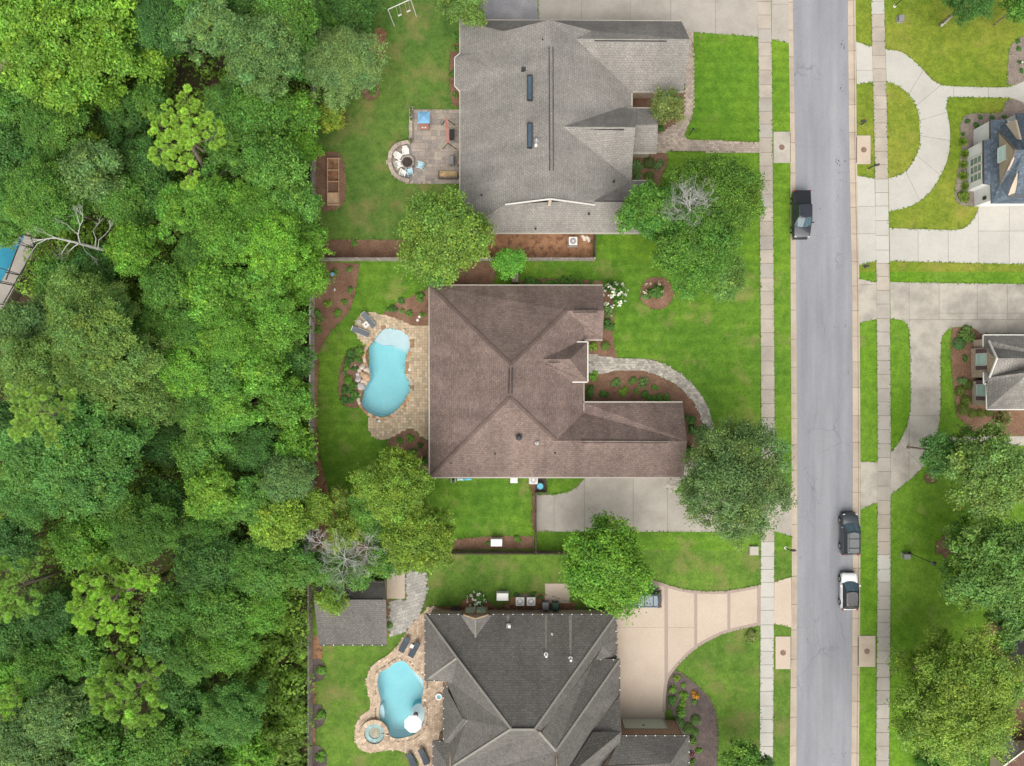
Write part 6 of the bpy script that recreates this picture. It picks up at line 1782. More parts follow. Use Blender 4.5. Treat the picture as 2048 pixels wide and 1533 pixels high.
def lounger(px, py, head, label, fab, frame, group, back=.7):
    g = G(px, py, .3); r = thing('sun_lounger', label, 'lounger', (g.x, g.y, .16), head, group)
    MB().box((0, -.33, .3), (.6, 1.25, .05)).build('seat', M[fab], r, local=True)
    b = MB(); b.beam((0, .3, .32), (0, .3 + .62, .32 + .38 * back), .6, .05); b.build('backrest', M[fab], r, local=True)
    MB().beam((-.32, -.95, .27), (-.32, .45, .27), .05, .05).beam((.32, -.95, .27), (.32, .45, .27), .05, .05).build('frame', M[frame], r, local=True)
    MB().beam((-.3, .97, .62), (.3, .97, .62), .06, .1).build('head_bar', M[frame], r, local=True)
    for x in (-.3, .3):
        for y in (-.85, .35): MB().box((x, y, .13), (.05, .05, .26)).build('leg', M[frame], r, local=True)
    return r
lounger(738,641,R(38),'grey sling lounger nearest the top of the upper pool deck','mesh_grey','metal',None)
lounger(722,664,R(68),'grey sling lounger with white frame end left of the upper pool','mesh_grey','white',None)
lounger(810,1288,R(-28),'dark lounger left of its twin above the lower pool','mesh_dark','metal_dark',None)
lounger(829,1298,R(-28),'dark lounger right of its twin above the lower pool','mesh_dark','metal_dark',None)
lounger(824,1520,R(22),'dark lounger at the bottom edge, left of two','mesh_dark','metal_dark',None)
lounger(848,1512,R(22),'dark lounger at the bottom edge, right of two','mesh_dark','metal_dark',None)
def table(px, py, s, h, label, top, name='side_table', rz=0.0, round_=False, z=.16):
    g = G(px, py, h); r = thing(name, label, 'table', (g.x, g.y, z), rz)
    (MB().cyl((0, 0), s/2, h - .04, h, 16) if round_ else MB().box((0, 0, h - .02), (s, s, .04))).build('tabletop', M[top], r, local=True)
    q = s * .35 if round_ else s * .43
    for x in (-q, q):
        for y in (-q, q): MB().box((x, y, (h - .04) / 2), (.04, .04, h - .04)).build('leg', M[top], r, local=True)
    return r
t = table(732.5,650,.62,.45,'pale square side table between the upper pool loungers','white',rz=R(38))
MB().cyl((0, 0), .08, .45, .47, 10).build('umbrella_hole', M['metal_dark'], t, local=True)
table(719,644.5,.5,.45,'small cream round table behind the upper pool loungers','gutter',round_=True)
table(824,1292,.4,.4,'small white table between the dark loungers','white',rz=R(-28))
def parasol(px, py, rad, n, h, label, fab, rot=0, tilt=0, z=.16, base=True):
    g = G(px, py, h); r = thing('umbrella', label, 'umbrella', (g.x, g.y, z))
    mb = MB(); vs = [(0, 0, h + rad * .28)]
    for k in range(n):
        a = rot + 2 * math.pi * k / n; vs.append((rad * math.cos(a), rad * math.sin(a), h - .05))
    m = len(vs); vs += [(x, y, z_ - .03) for x, y, z_ in vs]
    fs = [(0, 1 + k, 1 + (k + 1) % n) for k in range(n)] + [(m, m + 1 + (k + 1) % n, m + 1 + k) for k in range(n)] + [(1 + k, m + 1 + k, m + 1 + (k + 1) % n, 1 + (k + 1) % n) for k in range(n)]
    c = mb.add(vs, fs).build('canopy', M[fab], r, local=True); c.rotation_euler = (0, 0, 0)
    for k in range(n):
        a = rot + 2 * math.pi * k / n
        MB().beam((0, 0, h + rad * .28 - .07), (rad * .98 * math.cos(a), rad * .98 * math.sin(a), h - .1), .025, .025).build('rib', M['metal'], r, local=True)
    MB().tube([(0, 0, 0), (0, 0, h + rad * .32)], .03, 8).build('pole', M['metal'], r, local=True)
    if base: MB().cyl((0, 0), .28, 0, .08, 16, .22).build('base', M['metal_dark'], r, local=True)
    return r
parasol(825.5,1450,.98,8,2.3,'white octagonal umbrella over the lower pool ledge','white_fabric',.39,z=-.12)
parasol(848,236,.9,4,2.2,'square blue umbrella on the upper patio','blue_fabric',R(45))
t = table(849,251,.95,.72,'timber table under the square blue umbrella','wood_red','patio_table')
for x in (-.18, .12): MB().box((x, -.3, .75), (.16, .12, .06)).build('plate', M['white'], t, local=True)
# adirondack chairs round the fire pit
def adk(px, py, head, label, mat, group):
    g = G(px, py, .4); r = thing('adirondack_chair', label, 'chair', (g.x, g.y, .15), head, group)
    MB().beam((0, -.3, .38), (0, .25, .28), .52, .04).build('seat', M[mat], r, local=True)
    b = MB()
    for k in range(5): b.beam(((k - 2) * .1, .2, .3), ((k - 2) * .115, .48, .95 - abs(k - 2) * .04), .09, .03)
    b.build('backrest', M[mat], r, local=True)
    for s in (-1, 1):
        MB().beam((s * .31, -.35, .55), (s * .31, .32, .55), .12, .03).build('armrest', M[mat], r, local=True)
        MB().beam((s * .29, -.3, 0), (s * .29, -.3, .54), .07, .05).build('leg', M[mat], r, local=True)
        MB().beam((s * .29, .42, 0), (s * .29, .05, .34), .07, .05).build('leg', M[mat], r, local=True)
    return r
fp = (815,325)
for k, (x, y, m, lab) in enumerate(((812,304.5,'white_plastic','white chair above the fire pit'),(797.5,314,'white_plastic','white chair upper left of the fire pit'),(799,330,'white_plastic','white chair lower left of the fire pit'),(806.5,346,'white_plastic','white chair below the fire pit beside the pale blue chair'),(819.5,344,'pale_blue','pale blue chair directly below the fire pit'),(841,332,'pale_blue','pale blue chair standing right of the fire pit'))):
    a = math.atan2(-(y - fp[1]), x - fp[0])   # chairs face the fire
    adk(x, y, a - math.pi / 2, lab, m, 'chairs around the fire pit')
f = thing('fire_pit', 'round stone fire pit with dark grate on the upper patio', 'fire pit', G(815,325,.15))
c = G(815,325,.4); ring = [(c.x + .58 * math.cos(2*math.pi*k/20), c.y + .58 * math.sin(2*math.pi*k/20)) for k in range(20)]
o = course('ring_stone', None, ring + ring[:1], .22, .34, PAL_PATIO, .12, .55, side=-1); reparent(o, f)
MB().cyl((c.x, c.y), .57, .14, .3, 20).build('ash_bed', M['mulch_dark'], f)
g_ = MB()
for k in range(-4, 5): g_.beam((c.x + k * .12, c.y - .52 * math.sqrt(max(.02, 1 - (k * .12 / .57)**2)), .5), (c.x + k * .12, c.y + .52 * math.sqrt(max(.02, 1 - (k * .12 / .57)**2)), .5), .03, .03)
g_.build('grate', M['metal_dark'], f)
gr = thing('barbecue_grill', 'dark covered grill against the grey house wall', 'grill', G(904,322,.15))
p = G(904,322,.6); MB().box((p.x, p.y, .72), (.5, 1.05, .55), taper=.93).build('cover', M['grey_plastic'], gr); MB().box((p.x, p.y, 1.04), (.42, .95, .12), taper=.8).build('lid', M['grey_plastic'], gr)
for x in (-.2, .2):
    for y in (-.45, .45): MB().box((p.x + x, p.y + y, .3), (.05, .05, .32)).build('leg', M['metal_dark'], gr)
sf = thing('garden_sofa', 'tan wicker sofa with patterned cushion on the upper patio', 'sofa', G(896,350,.15))
p = G(896,350,.4); MB().box((p.x, p.y, .38), (2.0, .75, .3)).build('seat', M['wicker'], sf); MB().box((p.x, p.y - .42, .58), (2.1, .12, .75)).build('backrest', M['wood_dark'], sf)
MB().box((p.x - 1.03, p.y, .5), (.1, .8, .5)).build('armrest', M['wood_dark'], sf); MB().box((p.x - .55, p.y - .12, .6), (.7, .5, .14), .2).build('cushion', M['cushion'], sf)
for x in (-.9, .9): MB().box((p.x + x, p.y, .2), (.08, .6, .12)).build('foot', M['wood_dark'], sf)
swg = thing('porch_swing', 'red timber swing frame with black hanging parts on the upper patio', 'swing', G(895,270,.15))
a, b = G(893,238,2.1), G(896,287,2.1)
MB().beam(a, b, .3, .1).build('top_beam', M['wood_red'], swg)
for q, s in ((a, -1), (b, 1)):
    for dx in (-.75, .75): MB().beam((q.x, q.y, 2.1), (q.x + dx, q.y, .15), .06, .06).build('leg', M['metal_dark'], swg)
m_ = (a + b) / 2
MB().box((m_.x + .35, m_.y + .1, .62), (.5, 1.2, .06)).build('seat', M['metal_dark'], swg); MB().box((m_.x + .62, m_.y + .1, .85), (.06, 1.2, .45)).build('backrest', M['metal_dark'], swg)
for dy in (-.5, .6): MB().beam((m_.x + .3, m_.y + dy, .65), (m_.x, m_.y + dy, 2.08), .02, .02).build('chain', M['metal_dark'], swg)
def pot(px, py, r, label, col, z, mat='white'):
    g = G(px, py, z); t = thing('planter', label, 'planter', (g.x, g.y, z))
    MB().cyl((0, 0), r * .75, 0, .3, 12, r).build('pot', M[mat], t, local=True); MB().cyl((0, 0), r * .9, .27, .305, 12).build('soil', M['mulch_dark'], t, local=True)
    f = bpy.data.objects.new('foliage', SHR['loose'][0]); f.parent = t; f.location = (0, 0, .28); f.scale = (r * .95,) * 3; f.color = (*col, 1); link(f)
pot(823,219,.22,'white pot at the upper corner of the patio wall',DG,.5); pot(823,226,.2,'planter second from the top on the patio wall',OL,.5,'wood_dark'); pot(822.5,233,.17,'small planter third from the top on the patio wall',DG,.5); pot(823,241,.17,'planter fourth from the top on the patio wall',MG,.5,'gutter'); pot(822,283,.26,'planter at the bend of the patio seat wall',OL,.5,'wood_dark')
p = thing('pot', 'dark blue glazed pot beside the brown house drive', 'pot', G(1080,972,.115))
MB().cyl((0, 0), .3, 0, .45, 18, .42).cyl((0, 0), .45, .45, .52, 18, .45).build('body', M['mesh_dark'], p, local=True); MB().cyl((0, 0), .33, .5, .53, 18).build('soil', M['cyan'], p, local=True)

# raised garden bed
rb = thing('raised_garden_bed', 'long timber raised bed with four soil cells by the fence', 'garden bed', G(666,364))
x0, x1 = 655.5, 678
ys = [318, 341, 364, 387, 410]
for x in (x0, x1): MB().beam(G(x, ys[0], .34), G(x, ys[-1], .34), .06, .4).build('side_board', M['wood_tan'], rb)
for y in ys: MB().beam(G(x0, y, .36), G(x1, y, .36), .06, .42).build('cross_board', M['wood_tan'], rb)
for k in range(4): MB().prism(W([(x0 + .5, ys[k] + .6), (x1 - .5, ys[k] + .6), (x1 - .5, ys[k+1] - .6), (x0 + .5, ys[k+1] - .6)]), .1, .36).build('soil', M[['mulch_red','mulch_red','mulch','wood_tan'][k]], rb)
for x in (x0, x1):
    for y in ys: p = G(x, y, .4); MB().box((p.x, p.y, .33), (.1, .1, .55)).build('corner_post', M['wood_tan'], rb)
# swing set
ss = thing('swing_set', 'white two-seat swing set at the top of the upper back yard', 'swing set', G(798,12))
a, b = G(776,19.5,2.1), G(821,-1,2.1); MB().tube([a, b], .05, 8).build('top_bar', M['white'], ss)
dn = Vector((-(b - a).y, (b - a).x, 0)).normalized()
for q in (a, b):
    for s in (-1, 1): MB().tube([q, Vector((q.x, q.y, .1)) + dn * s * .9], .035, 6).build('leg', M['white'], ss)
for t_, sp_ in ((.42, (798.5,32)), (.82, (820,22))):
    q = a.lerp(b, t_); e = G(sp_[0], sp_[1], .5); u = (b - a).normalized()
    e = Vector((q.x, q.y, .5)) + Vector((0, -.25, 0))
    st_ = MB().box((e.x, e.y, .5), (.42, .16, .04), math.atan2(u.y, u.x)).build('swing_seat', M['white'], ss)
    for s in (-1, 1): MB().tube([q + u * s * .2, e + u * s * .2], .012, 4).build('rope', M['white'], ss)

# ================================================================== UTILITIES
def condenser(px, py, label, s=.92):
    g = G(px, py, .8); r = thing('air_conditioner', label, 'air conditioner', (g.x, g.y, .11), 0, 'air conditioners beside the houses')
    MB().box((0, 0, .03), (s + .15, s + .15, .06)).build('pad', M['conc_grey'], r, local=True)
    MB().box((0, 0, .42), (s, s, .72)).build('cabinet', M['metal'], r, local=True)
    tp = MB().box((0, 0, .8), (s, s, .05)).build('top', M['white'], r, local=True)
    MB().cyl((0, 0), s * .38, .82, .84, 20).build('fan_guard', M['grey_plastic'], tp, local=True)
    fb = MB()
    for k in range(4): fb.box((0, 0, .85), (s * .7, .07, .015), k * math.pi / 4)
    fb.build('fan_blade', M['metal'], tp, local=True)
    MB().cyl((0, 0), s * .1, .84, .88, 10).build('hub', M['white'], tp, local=True)
condenser(1146,483,'lone air conditioner on the red soil below the grey house')
condenser(1040,1203,'left one of two air conditioners above the charcoal house'); condenser(1062,1203,'right one of two air conditioners above the charcoal house')
condenser(1067,960,'air conditioner under the brown house eave near the blue pot')
def cabinet(px, py, sx, sy, h, label, mat='white_plastic', leg=False, z=.11, name='utility_cabinet'):
    g = G(px, py, h); r = thing(name, label, 'utility box', (g.x, g.y, z))
    MB().box((0, 0, .05), (sx + .1, sy + .1, .1)).build('base', M['conc_grey'], r, local=True)
    MB().box((0, 0, .1 + h / 2), (sx, sy, h)).build('body', M[mat], r, local=True)
    MB().box((0, 0, .1 + h + .04), (sx + .06, sy + .06, .08), taper=.9).build('lid', M[mat], r, local=True)
    MB().box((0, -sy / 2 - .01, .1 + h * .55), (sx * .8, .03, h * .4)).build('louvre', M['metal'], r, local=True)
cabinet(993,1085,1.2,.75,.75,'white standby generator on the mulch strip below the brown house'); cabinet(1005,1193,1.25,.8,.75,'white standby generator beside the hydrangea bush')
cabinet(1028,961,.75,.5,.6,'white box under the brown house eave'); cabinet(1507,1101,.95,.95,.12,'flat grey-white utility pad cover by the sidewalk','gutter',z=.1)
cabinet(1813,1113,.62,.5,.6,'grey-green utility box beside the black lamp post','metal',z=.1); cabinet(1801,38,.55,.6,.35,'small grey box on the upper east lawn','grey_plastic',z=.1)
def bin_(px, py, label, mat):
    g = G(px, py, 1); r = thing('wheeled_bin', label, 'trash bin', (g.x, g.y, .12))
    MB().box((0, 0, .5), (.62, .72, .9), taper=1.12).build('body', M[mat], r, local=True)
    MB().box((0, .02, 1.0), (.72, .86, .1), taper=.92).build('lid', M[mat], r, local=True)
    for s in (-1, 1): MB().tube([(s * .3, .36, .12), (s * .36, .36, .12)], .12, 10).build('wheel', M['metal_dark'], r, local=True)
    MB().beam((-.28, .42, .95), (.28, .42, .95), .04, .04).build('handle', M[mat], r, local=True)
bin_(1091,1213,'grey wheeled bin left of the green one','grey_plastic'); bin_(1111,1214,'dark green wheeled bin above the charcoal house','green_plastic')
for k, (x, y) in enumerate(((908,1217),(917,1217))):
    g = G(x, y, .12); t_ = thing('planting_tub', ('left' if k == 0 else 'right') + ' black round tub by the charcoal house corner', 'tub', (g.x, g.y, .12))
    MB().cyl((0, 0), .24, 0, .3, 14, .3).build('body', M['metal_dark'], t_, local=True); MB().cyl((0, 0), .24, .29, .31, 14).build('soil', M['mulch_dark'], t_, local=True)
# storm inlets with manhole lids
def inlet(px, py, sx, sy, label, mat):
    g = G(px, py); r = thing('storm_inlet', label, 'storm drain', (g.x, g.y, .1), 0, 'storm drain tops along the kerbs')
    MB().box((0, 0, .035), (sx/PXM, sy/PXM, .07)).build('slab', M[mat], r, local=True)
    m = MB().cyl((0, 0), .31, .07, .085, 20).build('manhole_cover', M['rust'], r, local=True)
    MB().cyl((0, 0), .22, .085, .09, 16).build('raised_disc', M['rust'], m, local=True)
    s = 1 if px < 1640 else -1
    MB().box((s * (sx/PXM/2 + .03), 0, .02), (.06, sy/PXM*.9, .05)).build('throat', M['vent'], r, local=True)
M['rust'] = m_mottled('rusty_iron', (.16, .105, .08), (.22, .15, .115), 4, 20, fine_amt=.4)
inlet(1562.5,296,33,62,'storm drain top on the left kerb near the upper paver walk','conc_old'); inlet(1726,301,27,57,'storm drain top on the right kerb beside the loop driveway','conc_tan')
inlet(1565,1305,30,65,'storm drain top on the left kerb below the tan driveway','conc_tan'); inlet(1732.5,1302,33,62,'storm drain top on the right kerb by the biggest street tree','conc_kerb')
# mailboxes and lamps
def mailbox(px, py, label, white=False, rz=0.0):
    g = G(px, py); r = thing('mailbox', label, 'mailbox', (g.x, g.y, .1), rz)
    MB().cyl((0, 0), .17, 0, .05, 14).build('footing', M['white'], r, local=True) if white else MB().cyl((0, 0), .1, 0, .04, 10).build('footing', M['conc_grey'], r, local=True)
    MB().box((0, 0, .55), (.1, .1, 1.1)).build('post', M['metal_dark'], r, local=True)
    MB().beam((-.02, 0, 1.1), (.5, 0, 1.1), .08, .08).build('arm', M['metal_dark'], r, local=True)
    b = []; n = 8
    for x in (.08, .6):
        b += [(x, -.11, 1.14), (x, .11, 1.14)] + [(x, .11 * math.cos(math.pi * k / n), 1.3 + .11 * math.sin(math.pi * k / n)) for k in range(n + 1)]
    m = n + 3
    fs = [tuple(range(m - 1, -1, -1)), tuple(range(m, 2 * m))] + [(i, (i + 1) % m, (i + 1) % m + m, i + m) for i in range(m)]
    bx = MB().add(b, fs).build('box', M['metal_dark'], r, local=True)
    MB().box((.3, -.13, 1.36), (.12, .02, .1)).build('flag', M['red'], bx, local=True)
mailbox(1570.5,1095.5,'black mailbox with white round footing at the left kerb',True)
mailbox(1721,251,'black mailbox on the verge inside the loop driveway',rz=math.pi); mailbox(1735,339,'dark mailbox beside the sidewalk below the loop drain',rz=.2); mailbox(1727,536,'dark mailbox between the two east driveways',rz=math.pi); mailbox(1788,14,'mailbox on the upper east lawn by the sidewalk',True,rz=.8)
lp = thing('lamp_post', 'tall black lamp post on the east lawn', 'street lamp', G(1818,1106,.1))
MB().cyl((0, 0), .14, 0, .5, 12, .09).build('base', M['metal_dark'], lp, local=True); MB().tube([(0, 0, .4), (0, 0, 4.3)], .05, 8).build('pole', M['metal_dark'], lp, local=True)
hd = MB().cyl((0, 0), .12, 4.3, 4.72, 8, .2).build('lantern', M['grey_plastic'], lp, local=True); MB().cyl((0, 0), .24, 4.72, 4.9, 8, .04).build('lantern_cap', M['metal_dark'], hd, local=True)
for s in (-1, 1): MB().beam((0, 0, 4.2), (s * .3, 0, 4.25), .03, .03).build('bracket', M['metal_dark'], lp, local=True)
gl = thing('garden_lamp', 'thin black garden lamp at the bend of the upper paver walk', 'lamp', G(1378,271,.1))
MB().tube([(0, 0, 0), (0, 0, 1.7)], .045, 8).build('post', M['metal_dark'], gl, local=True); MB().cyl((0, 0), .08, 1.65, 1.95, 8, .13).build('lantern', M['metal_dark'], gl, local=True); MB().cyl((0, 0), .15, 1.95, 2.05, 8, .03).build('cap', M['metal_dark'], gl, local=True)
tb = thing('fallen_log', 'grey weathered log on the upper east lawn under the dark tree', 'log', G(1892,43,.1))
MB().tube([G(1882,52,.2), G(1893,42,.22), G(1904,32,.25)], [.16, .14, .1], 8).build('trunk', M['bark_pale'], tb)
for x, y, r_, lab in ((668,551,.22,'small blue bird bath in the mulch near the fence corner'),(660,562,.17,'smaller blue bowl below the bird bath by the fence')):
    g = G(x, y); t_ = thing('bird_bath', lab, 'bird bath', (g.x, g.y, .118)); MB().cyl((0, 0), .07, 0, .5, 10, .05).build('stem', M['white'], t_, local=True); MB().cyl((0, 0), .08, .5, .62, 14, r_).build('bowl', M['blue_fabric'], t_, local=True)
fl = thing('pool_float', 'blue and white ring float on the lower pool deck', 'pool float', G(878,1393,.17))
ringp = [(.3 * math.cos(2*math.pi*k/18), .3 * math.sin(2*math.pi*k/18), .1) for k in range(19)]
MB().tube(ringp, .1, 8, False).build('ring', M['white_plastic'], fl, local=True); MB().cyl((0, 0), .24, .02, .06, 18).build('floor', M['cyan'], fl, local=True)
for k, (x, y, L_, mt) in enumerate(((921,959,.7,'pale_blue'),(936,958.5,.8,'cyan'))):
    g = G(x, y, .2); t_ = thing('pool_toy', ('left' if k == 0 else 'right') + ' pale blue float lying under the brown house eave', 'pool toy', (g.x, g.y - .05, .105))
    MB().tube([(-L_/2, 0, .12), (0, .08, .14), (L_/2, 0, .12)], [.1, .14, .09], 8).build('body', M[mt], t_, local=True); MB().tube([(-L_/2, .16, .1), (L_/2, .2, .1)], .06, 6).build('edge', M['white_plastic'], t_, local=True)
hr = thing('hose_reel', 'black and white hose reel at the brown house corner', 'hose reel', G(907,960,.1)); MB().tube([(-.2, 0, .3), (.2, 0, .3)], .2, 12).build('drum', M['metal_dark'], hr, local=True)
for s in (-1, 1): MB().box((s * .22, 0, .28), (.04, .5, .5)).build('side_frame', M['white'], hr, local=True)
fpn = thing('pinwheel', 'purple and white pinwheel in the upper right bed', 'ornament', G(2040,130,.118)); MB().tube([(0, 0, 0), (0, 0, .6)], .02, 6).build('stick', M['white'], fpn, local=True)
M['purple'] = m_plain('purple_plastic', (.25, .05, .3), .5, .3)
for k in range(4): MB().box((.14 * math.cos(k * 1.57), .14 * math.sin(k * 1.57), .62), (.22, .16, .03), k * 1.57).build('vane', M['purple' if k % 2 else 'white'], fpn, local=True)
for x, y, lab in ((1167,476,'left'),(1176,478,'right')):
    g = G(x, y, .3); o = bpy.data.objects.new('boulder', RM[1].copy()); o.data.materials.clear(); o.data.materials.append(M['rock_pale']); o.location = (g.x, g.y, .25); o.scale = (.3, .45, .25); o.rotation_euler = (0, 0, .5); link(o); tag(o, lab + ' pale boulder beside the grey house air conditioner', 'boulder')

# ================================================================== CARS
def car_paint(name, c, rough=.28, metal=.3):
    t = NT(name); f = t.noise(t.pos(), 3, 2)
    col = t.mix(c, t.ramp(f, [(.3, .92), (.7, 1.08)]), 1.0, 'MULTIPLY')
    m = t.done(col, rough, .5, metal); t.b.inputs['Coat Weight'].default_value = .6; t.b.inputs['Coat Roughness'].default_value = .06; return m
M['paint_black'] = car_paint('black_car_paint', (.03, .035, .045)); M['paint_char'] = car_paint('charcoal_car_paint', (.05, .06, .068)); M['paint_white'] = car_paint('white_car_paint', (.72, .73, .74), .3, 0)
M['paint_blue'] = car_paint('grey_blue_car_paint', (.085, .115, .145)); M['car_glass'] = m_plain('car_glass', (.02, .03, .035), .06, .7, var=.1); M['car_glass_blue'] = m_plain('windscreen_glass', (.06, .1, .125), .05, .8, var=.2)
M['tyre'] = m_plain('tyre_rubber', (.02, .02, .02), .8, .2); M['lamp_glass'] = m_plain('headlamp_glass', (.6, .6, .6), .1, .6); M['black_roof'] = car_paint('black_roof_paint', (.012, .014, .017))
def car(px, py, head, label, paint, L, Wd, Ht, roofm=None, hood=.29, rear=.03, boxy=.85, rails=False, glass='car_glass_blue'):
    g = G(px, py, .9); r = thing('parked_car', label, 'car', (g.x, g.y, .022 if px > 1500 else .13), head, None)
    hw = Wd / 2; belt = Ht * .6
    hy = L / 2 - hood * L       # cowl
    S_ = [(-.5, .62, .46*Ht), (-.494, .76, .5*Ht), (-.48, .88, .55*Ht), (-.45, .96, .59*Ht), (-.25, 1.0, .61*Ht), (0, 1.0, .6*Ht), (.5 - hood, 1.0, .585*Ht), (.5 - hood + .08, .985, .57*Ht), (.38, .965, .545*Ht), (.43, .92, .52*Ht), (.465, .84, .485*Ht), (.487, .7, .44*Ht), (.5, .48, .38*Ht)]
    vs = []; fs = []; zb = .24
    for t, w, zt in S_:
        y = t * L; w *= hw
        vs += [(-w * .93, y, zb), (-w, y, zb + .2), (-w, y, (zb + zt) / 2 + .05), (-w * .965, y, zt - .07), (-w * .85, y, zt), (0, y, zt + .025), (w * .85, y, zt), (w * .965, y, zt - .07), (w, y, (zb + zt) / 2 + .05), (w, y, zb + .2), (w * .93, y, zb)]
    k = 11
    for i in range(len(S_) - 1):
        for j in range(k): fs.append((i * k + j, i * k + (j + 1) % k, (i + 1) * k + (j + 1) % k, (i + 1) * k + j))
    fs.append(tuple(range(k))[::-1]); fs.append(tuple((len(S_) - 1) * k + j for j in range(k)))
    body = MB().add(vs, fs).build('body', M[paint], r, local=True, smooth=False)
    bv = body.modifiers.new('bevel', 'BEVEL'); bv.width = .03; bv.segments = 2; bv.limit_method = 'ANGLE'; bv.angle_limit = .5
    for p_ in body.data.polygons: p_.use_smooth = True
    y0, y1 = -L / 2 + rear * L, L / 2 - hood * L          # base of greenhouse
    t0, t1 = y0 + (1 - boxy) * .9 + .1, y1 - .62 - (1 - boxy) * .5; bw, tw = hw * .9, hw * .74
    zb_, zt_ = belt - .02, Ht - .06
    B_ = [(-bw, y0, zb_), (bw, y0, zb_), (bw, y1, zb_), (-bw, y1, zb_)]; T_ = [(-tw, t0, zt_), (tw, t0, zt_), (tw, t1, zt_), (-tw, t1, zt_)]
    def panel(nm, q, m): 
        c_ = sum((Vector(v) for v in q), Vector()) / 4; inn = [Vector(v) * .93 + Vector((0, c_.y, c_.z)) * .07 for v in q]
        return MB().add([tuple(v) for v in q] + [tuple(v) for v in inn], [(0, 1, 2, 3), (7, 6, 5, 4), (0, 4, 5, 1), (1, 5, 6, 2), (2, 6, 7, 3), (3, 7, 4, 0)]).build(nm, M[m], r, local=True)
    def bowed(nm, yb, yt, ob, ot, m):
        K = 6; vs = []
        for d_ in (0, .03):
            for w_, y_, z_, o_ in ((bw, yb, zb_, ob), (tw, yt, zt_, ot)):
                for i in range(K + 1):
                    u_ = -1 + 2 * i / K; vs.append((u_ * w_, y_ + o_ * (1 - u_ * u_), z_ - d_))
        n_ = K + 1; fs = []
        for i in range(K):
            fs += [(i, i + 1, n_ + i + 1, n_ + i), (2 * n_ + i + 1, 2 * n_ + i, 3 * n_ + i, 3 * n_ + i + 1), (i, 2 * n_ + i, 2 * n_ + i + 1, i + 1), (n_ + i, n_ + i + 1, 3 * n_ + i + 1, 3 * n_ + i)]
        fs += [(0, n_, 3 * n_, 2 * n_), (K, 2 * n_ + K, 3 * n_ + K, n_ + K)]
        return MB().add(vs, fs).build(nm, M[m], r, local=True)
    bowed('windscreen', y1, t1, .26, .14, glass); bowed('rear_window', y0, t0, -.08, -.06, 'car_glass')
    for s, (b0, b1, a1, a0) in ((-1, (B_[0], B_[3], T_[3], T_[0])), (1, (B_[2], B_[1], T_[1], T_[2]))):
        panel('side_window', [b0, b1, a1, a0], 'car_glass')
    pil = MB()
    for b_, a_ in zip(B_, T_): pil.beam(b_, a_, .08, .08)
    for s in (-1, 1):
        ym = (y0 + y1) / 2 - .1; pil.beam((s * bw * 1.0, ym, zb_), (s * tw * 1.0, ym, zt_), .07, .05)
    pil.build('pillar', M[roofm or paint], r, local=True)
    rf = MB(); yc = (t0 + t1) / 2
    def outline(e, f_):
        o_ = [(-tw * e, t0 + .12), (-tw * e * .86, t0), (0, t0 - .06), (tw * e * .86, t0), (tw * e, t0 + .12), (tw * e, t1 - .1), (tw * e * .8, t1 + .04), (0, t1 + .14), (-tw * e * .8, t1 + .04), (-tw * e, t1 - .1)]
        return [(x, yc + (y - yc) * f_) for x, y in o_]
    rings = [(outline(1.05, 1.0), zt_ - .02), (outline(1.0, .99), zt_ + .05), (outline(.8, .92), zt_ + .085)]
    vs = [(x, y, z) for o_, z in rings for x, y in o_]; m_ = 10
    fs = [(i + m_ * l, (i + 1) % m_ + m_ * l, (i + 1) % m_ + m_ * l + m_, i + m_ * l + m_) for l in range(2) for i in range(m_)] + [tuple(range(20, 30)), tuple(range(9, -1, -1))]
    rp_ = rf.add(vs, fs).build('roof', M[roofm or paint], r, local=True)
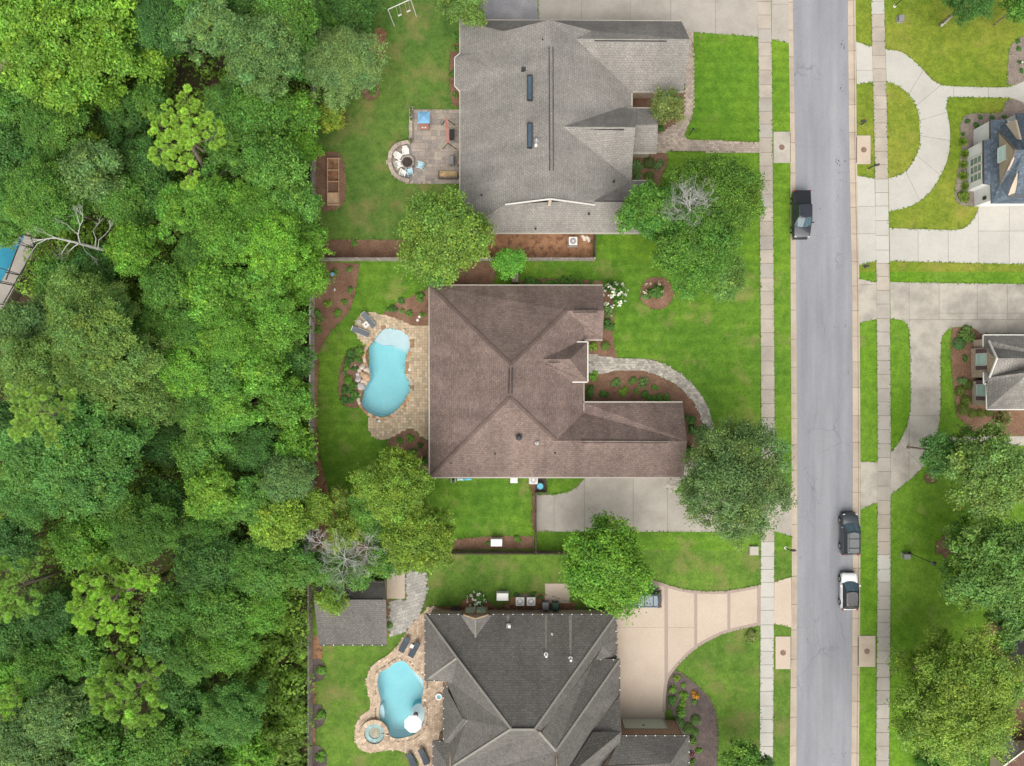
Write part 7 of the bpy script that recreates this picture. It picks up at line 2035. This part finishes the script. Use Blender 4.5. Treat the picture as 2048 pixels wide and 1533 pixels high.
    if rails:
        for s in (-1, 1): MB().beam((s * tw * .85, t0 + .1, zt_ + .14), (s * tw * .85, t1 - .15, zt_ + .14), .05, .05).build('rail', M['metal_dark'], rp_, local=True)
        for f_ in (.25, .7): MB().beam((-tw * .85, t0 + (t1 - t0) * f_, zt_ + .15), (tw * .85, t0 + (t1 - t0) * f_, zt_ + .15), .06, .04).build('crossbar', M['metal_dark'], rp_, local=True)
    for s in (-1, 1):
        for f_ in (-.3, .31):
            w = MB().tube([(s * (hw - .22), f_ * L, .35), (s * (hw + .01), f_ * L, .35)], .36, 18).build('wheel', M['tyre'], r, local=True)
            MB().tube([(s * (hw - .02), f_ * L, .35), (s * (hw + .025), f_ * L, .35)], .22, 14).build('rim', M['metal'], w, local=True)
        MB().box((s * hw * .7, L / 2 - .17, .455 * Ht), (.24, .1, .1)).build('headlight', M['lamp_glass'], r, local=True)
        MB().box((s * hw * .86, -L / 2 + .07, .55 * Ht), (.2, .1, .22)).build('tail_light', M['red'], r, local=True)
        MB().box((s * (hw + .1), y1 - .25, belt + .06), (.2, .12, .14)).build('mirror', M[paint], r, local=True)
    MB().box((0, L / 2 - .02, .3), (Wd * .8, .1, .2)).build('front_bumper', M['metal_dark'], r, local=True); MB().box((0, -L / 2 + .02, .33), (Wd * .8, .1, .2)).build('rear_bumper', M['metal_dark'], r, local=True)
    MB().box((0, L / 2 - .0, .42 * Ht), (Wd * .45, .06, .14)).build('grille', M['metal_dark'], r, local=True)
    return r
pk_ = car(1604,429,math.pi,'black pickup with covered bed parked at the left kerb','paint_black',5.25,2.0,1.85,hood=.27,rear=.3,boxy=.9)
MB().box((0, -1.82, 1.14), (1.66, 1.5, .05)).build('bed_cover', M['black_roof'], pk_, local=True)
for k in range(5): MB().box((-.44 + k * .22, -.2, 1.885), (.05, 1.2, .02)).build('roof_rib', M['paint_black'], pk_, local=True)
car(1701,1069,0,'charcoal SUV with roof rails parked at the right kerb','paint_char',4.65,1.9,1.75,hood=.27,rear=.03,boxy=.8,rails=True)
car(1700,1184,0,'white car with black roof parked behind the charcoal SUV','paint_white',4.1,1.85,1.55,'black_roof',hood=.27,rear=.05,boxy=.6)
car(1279,1197,math.pi/2,'grey-blue SUV half hidden under the tree on the tan drive','paint_blue',4.8,1.95,1.8,hood=.27,rear=.02,boxy=.6,rails=True)
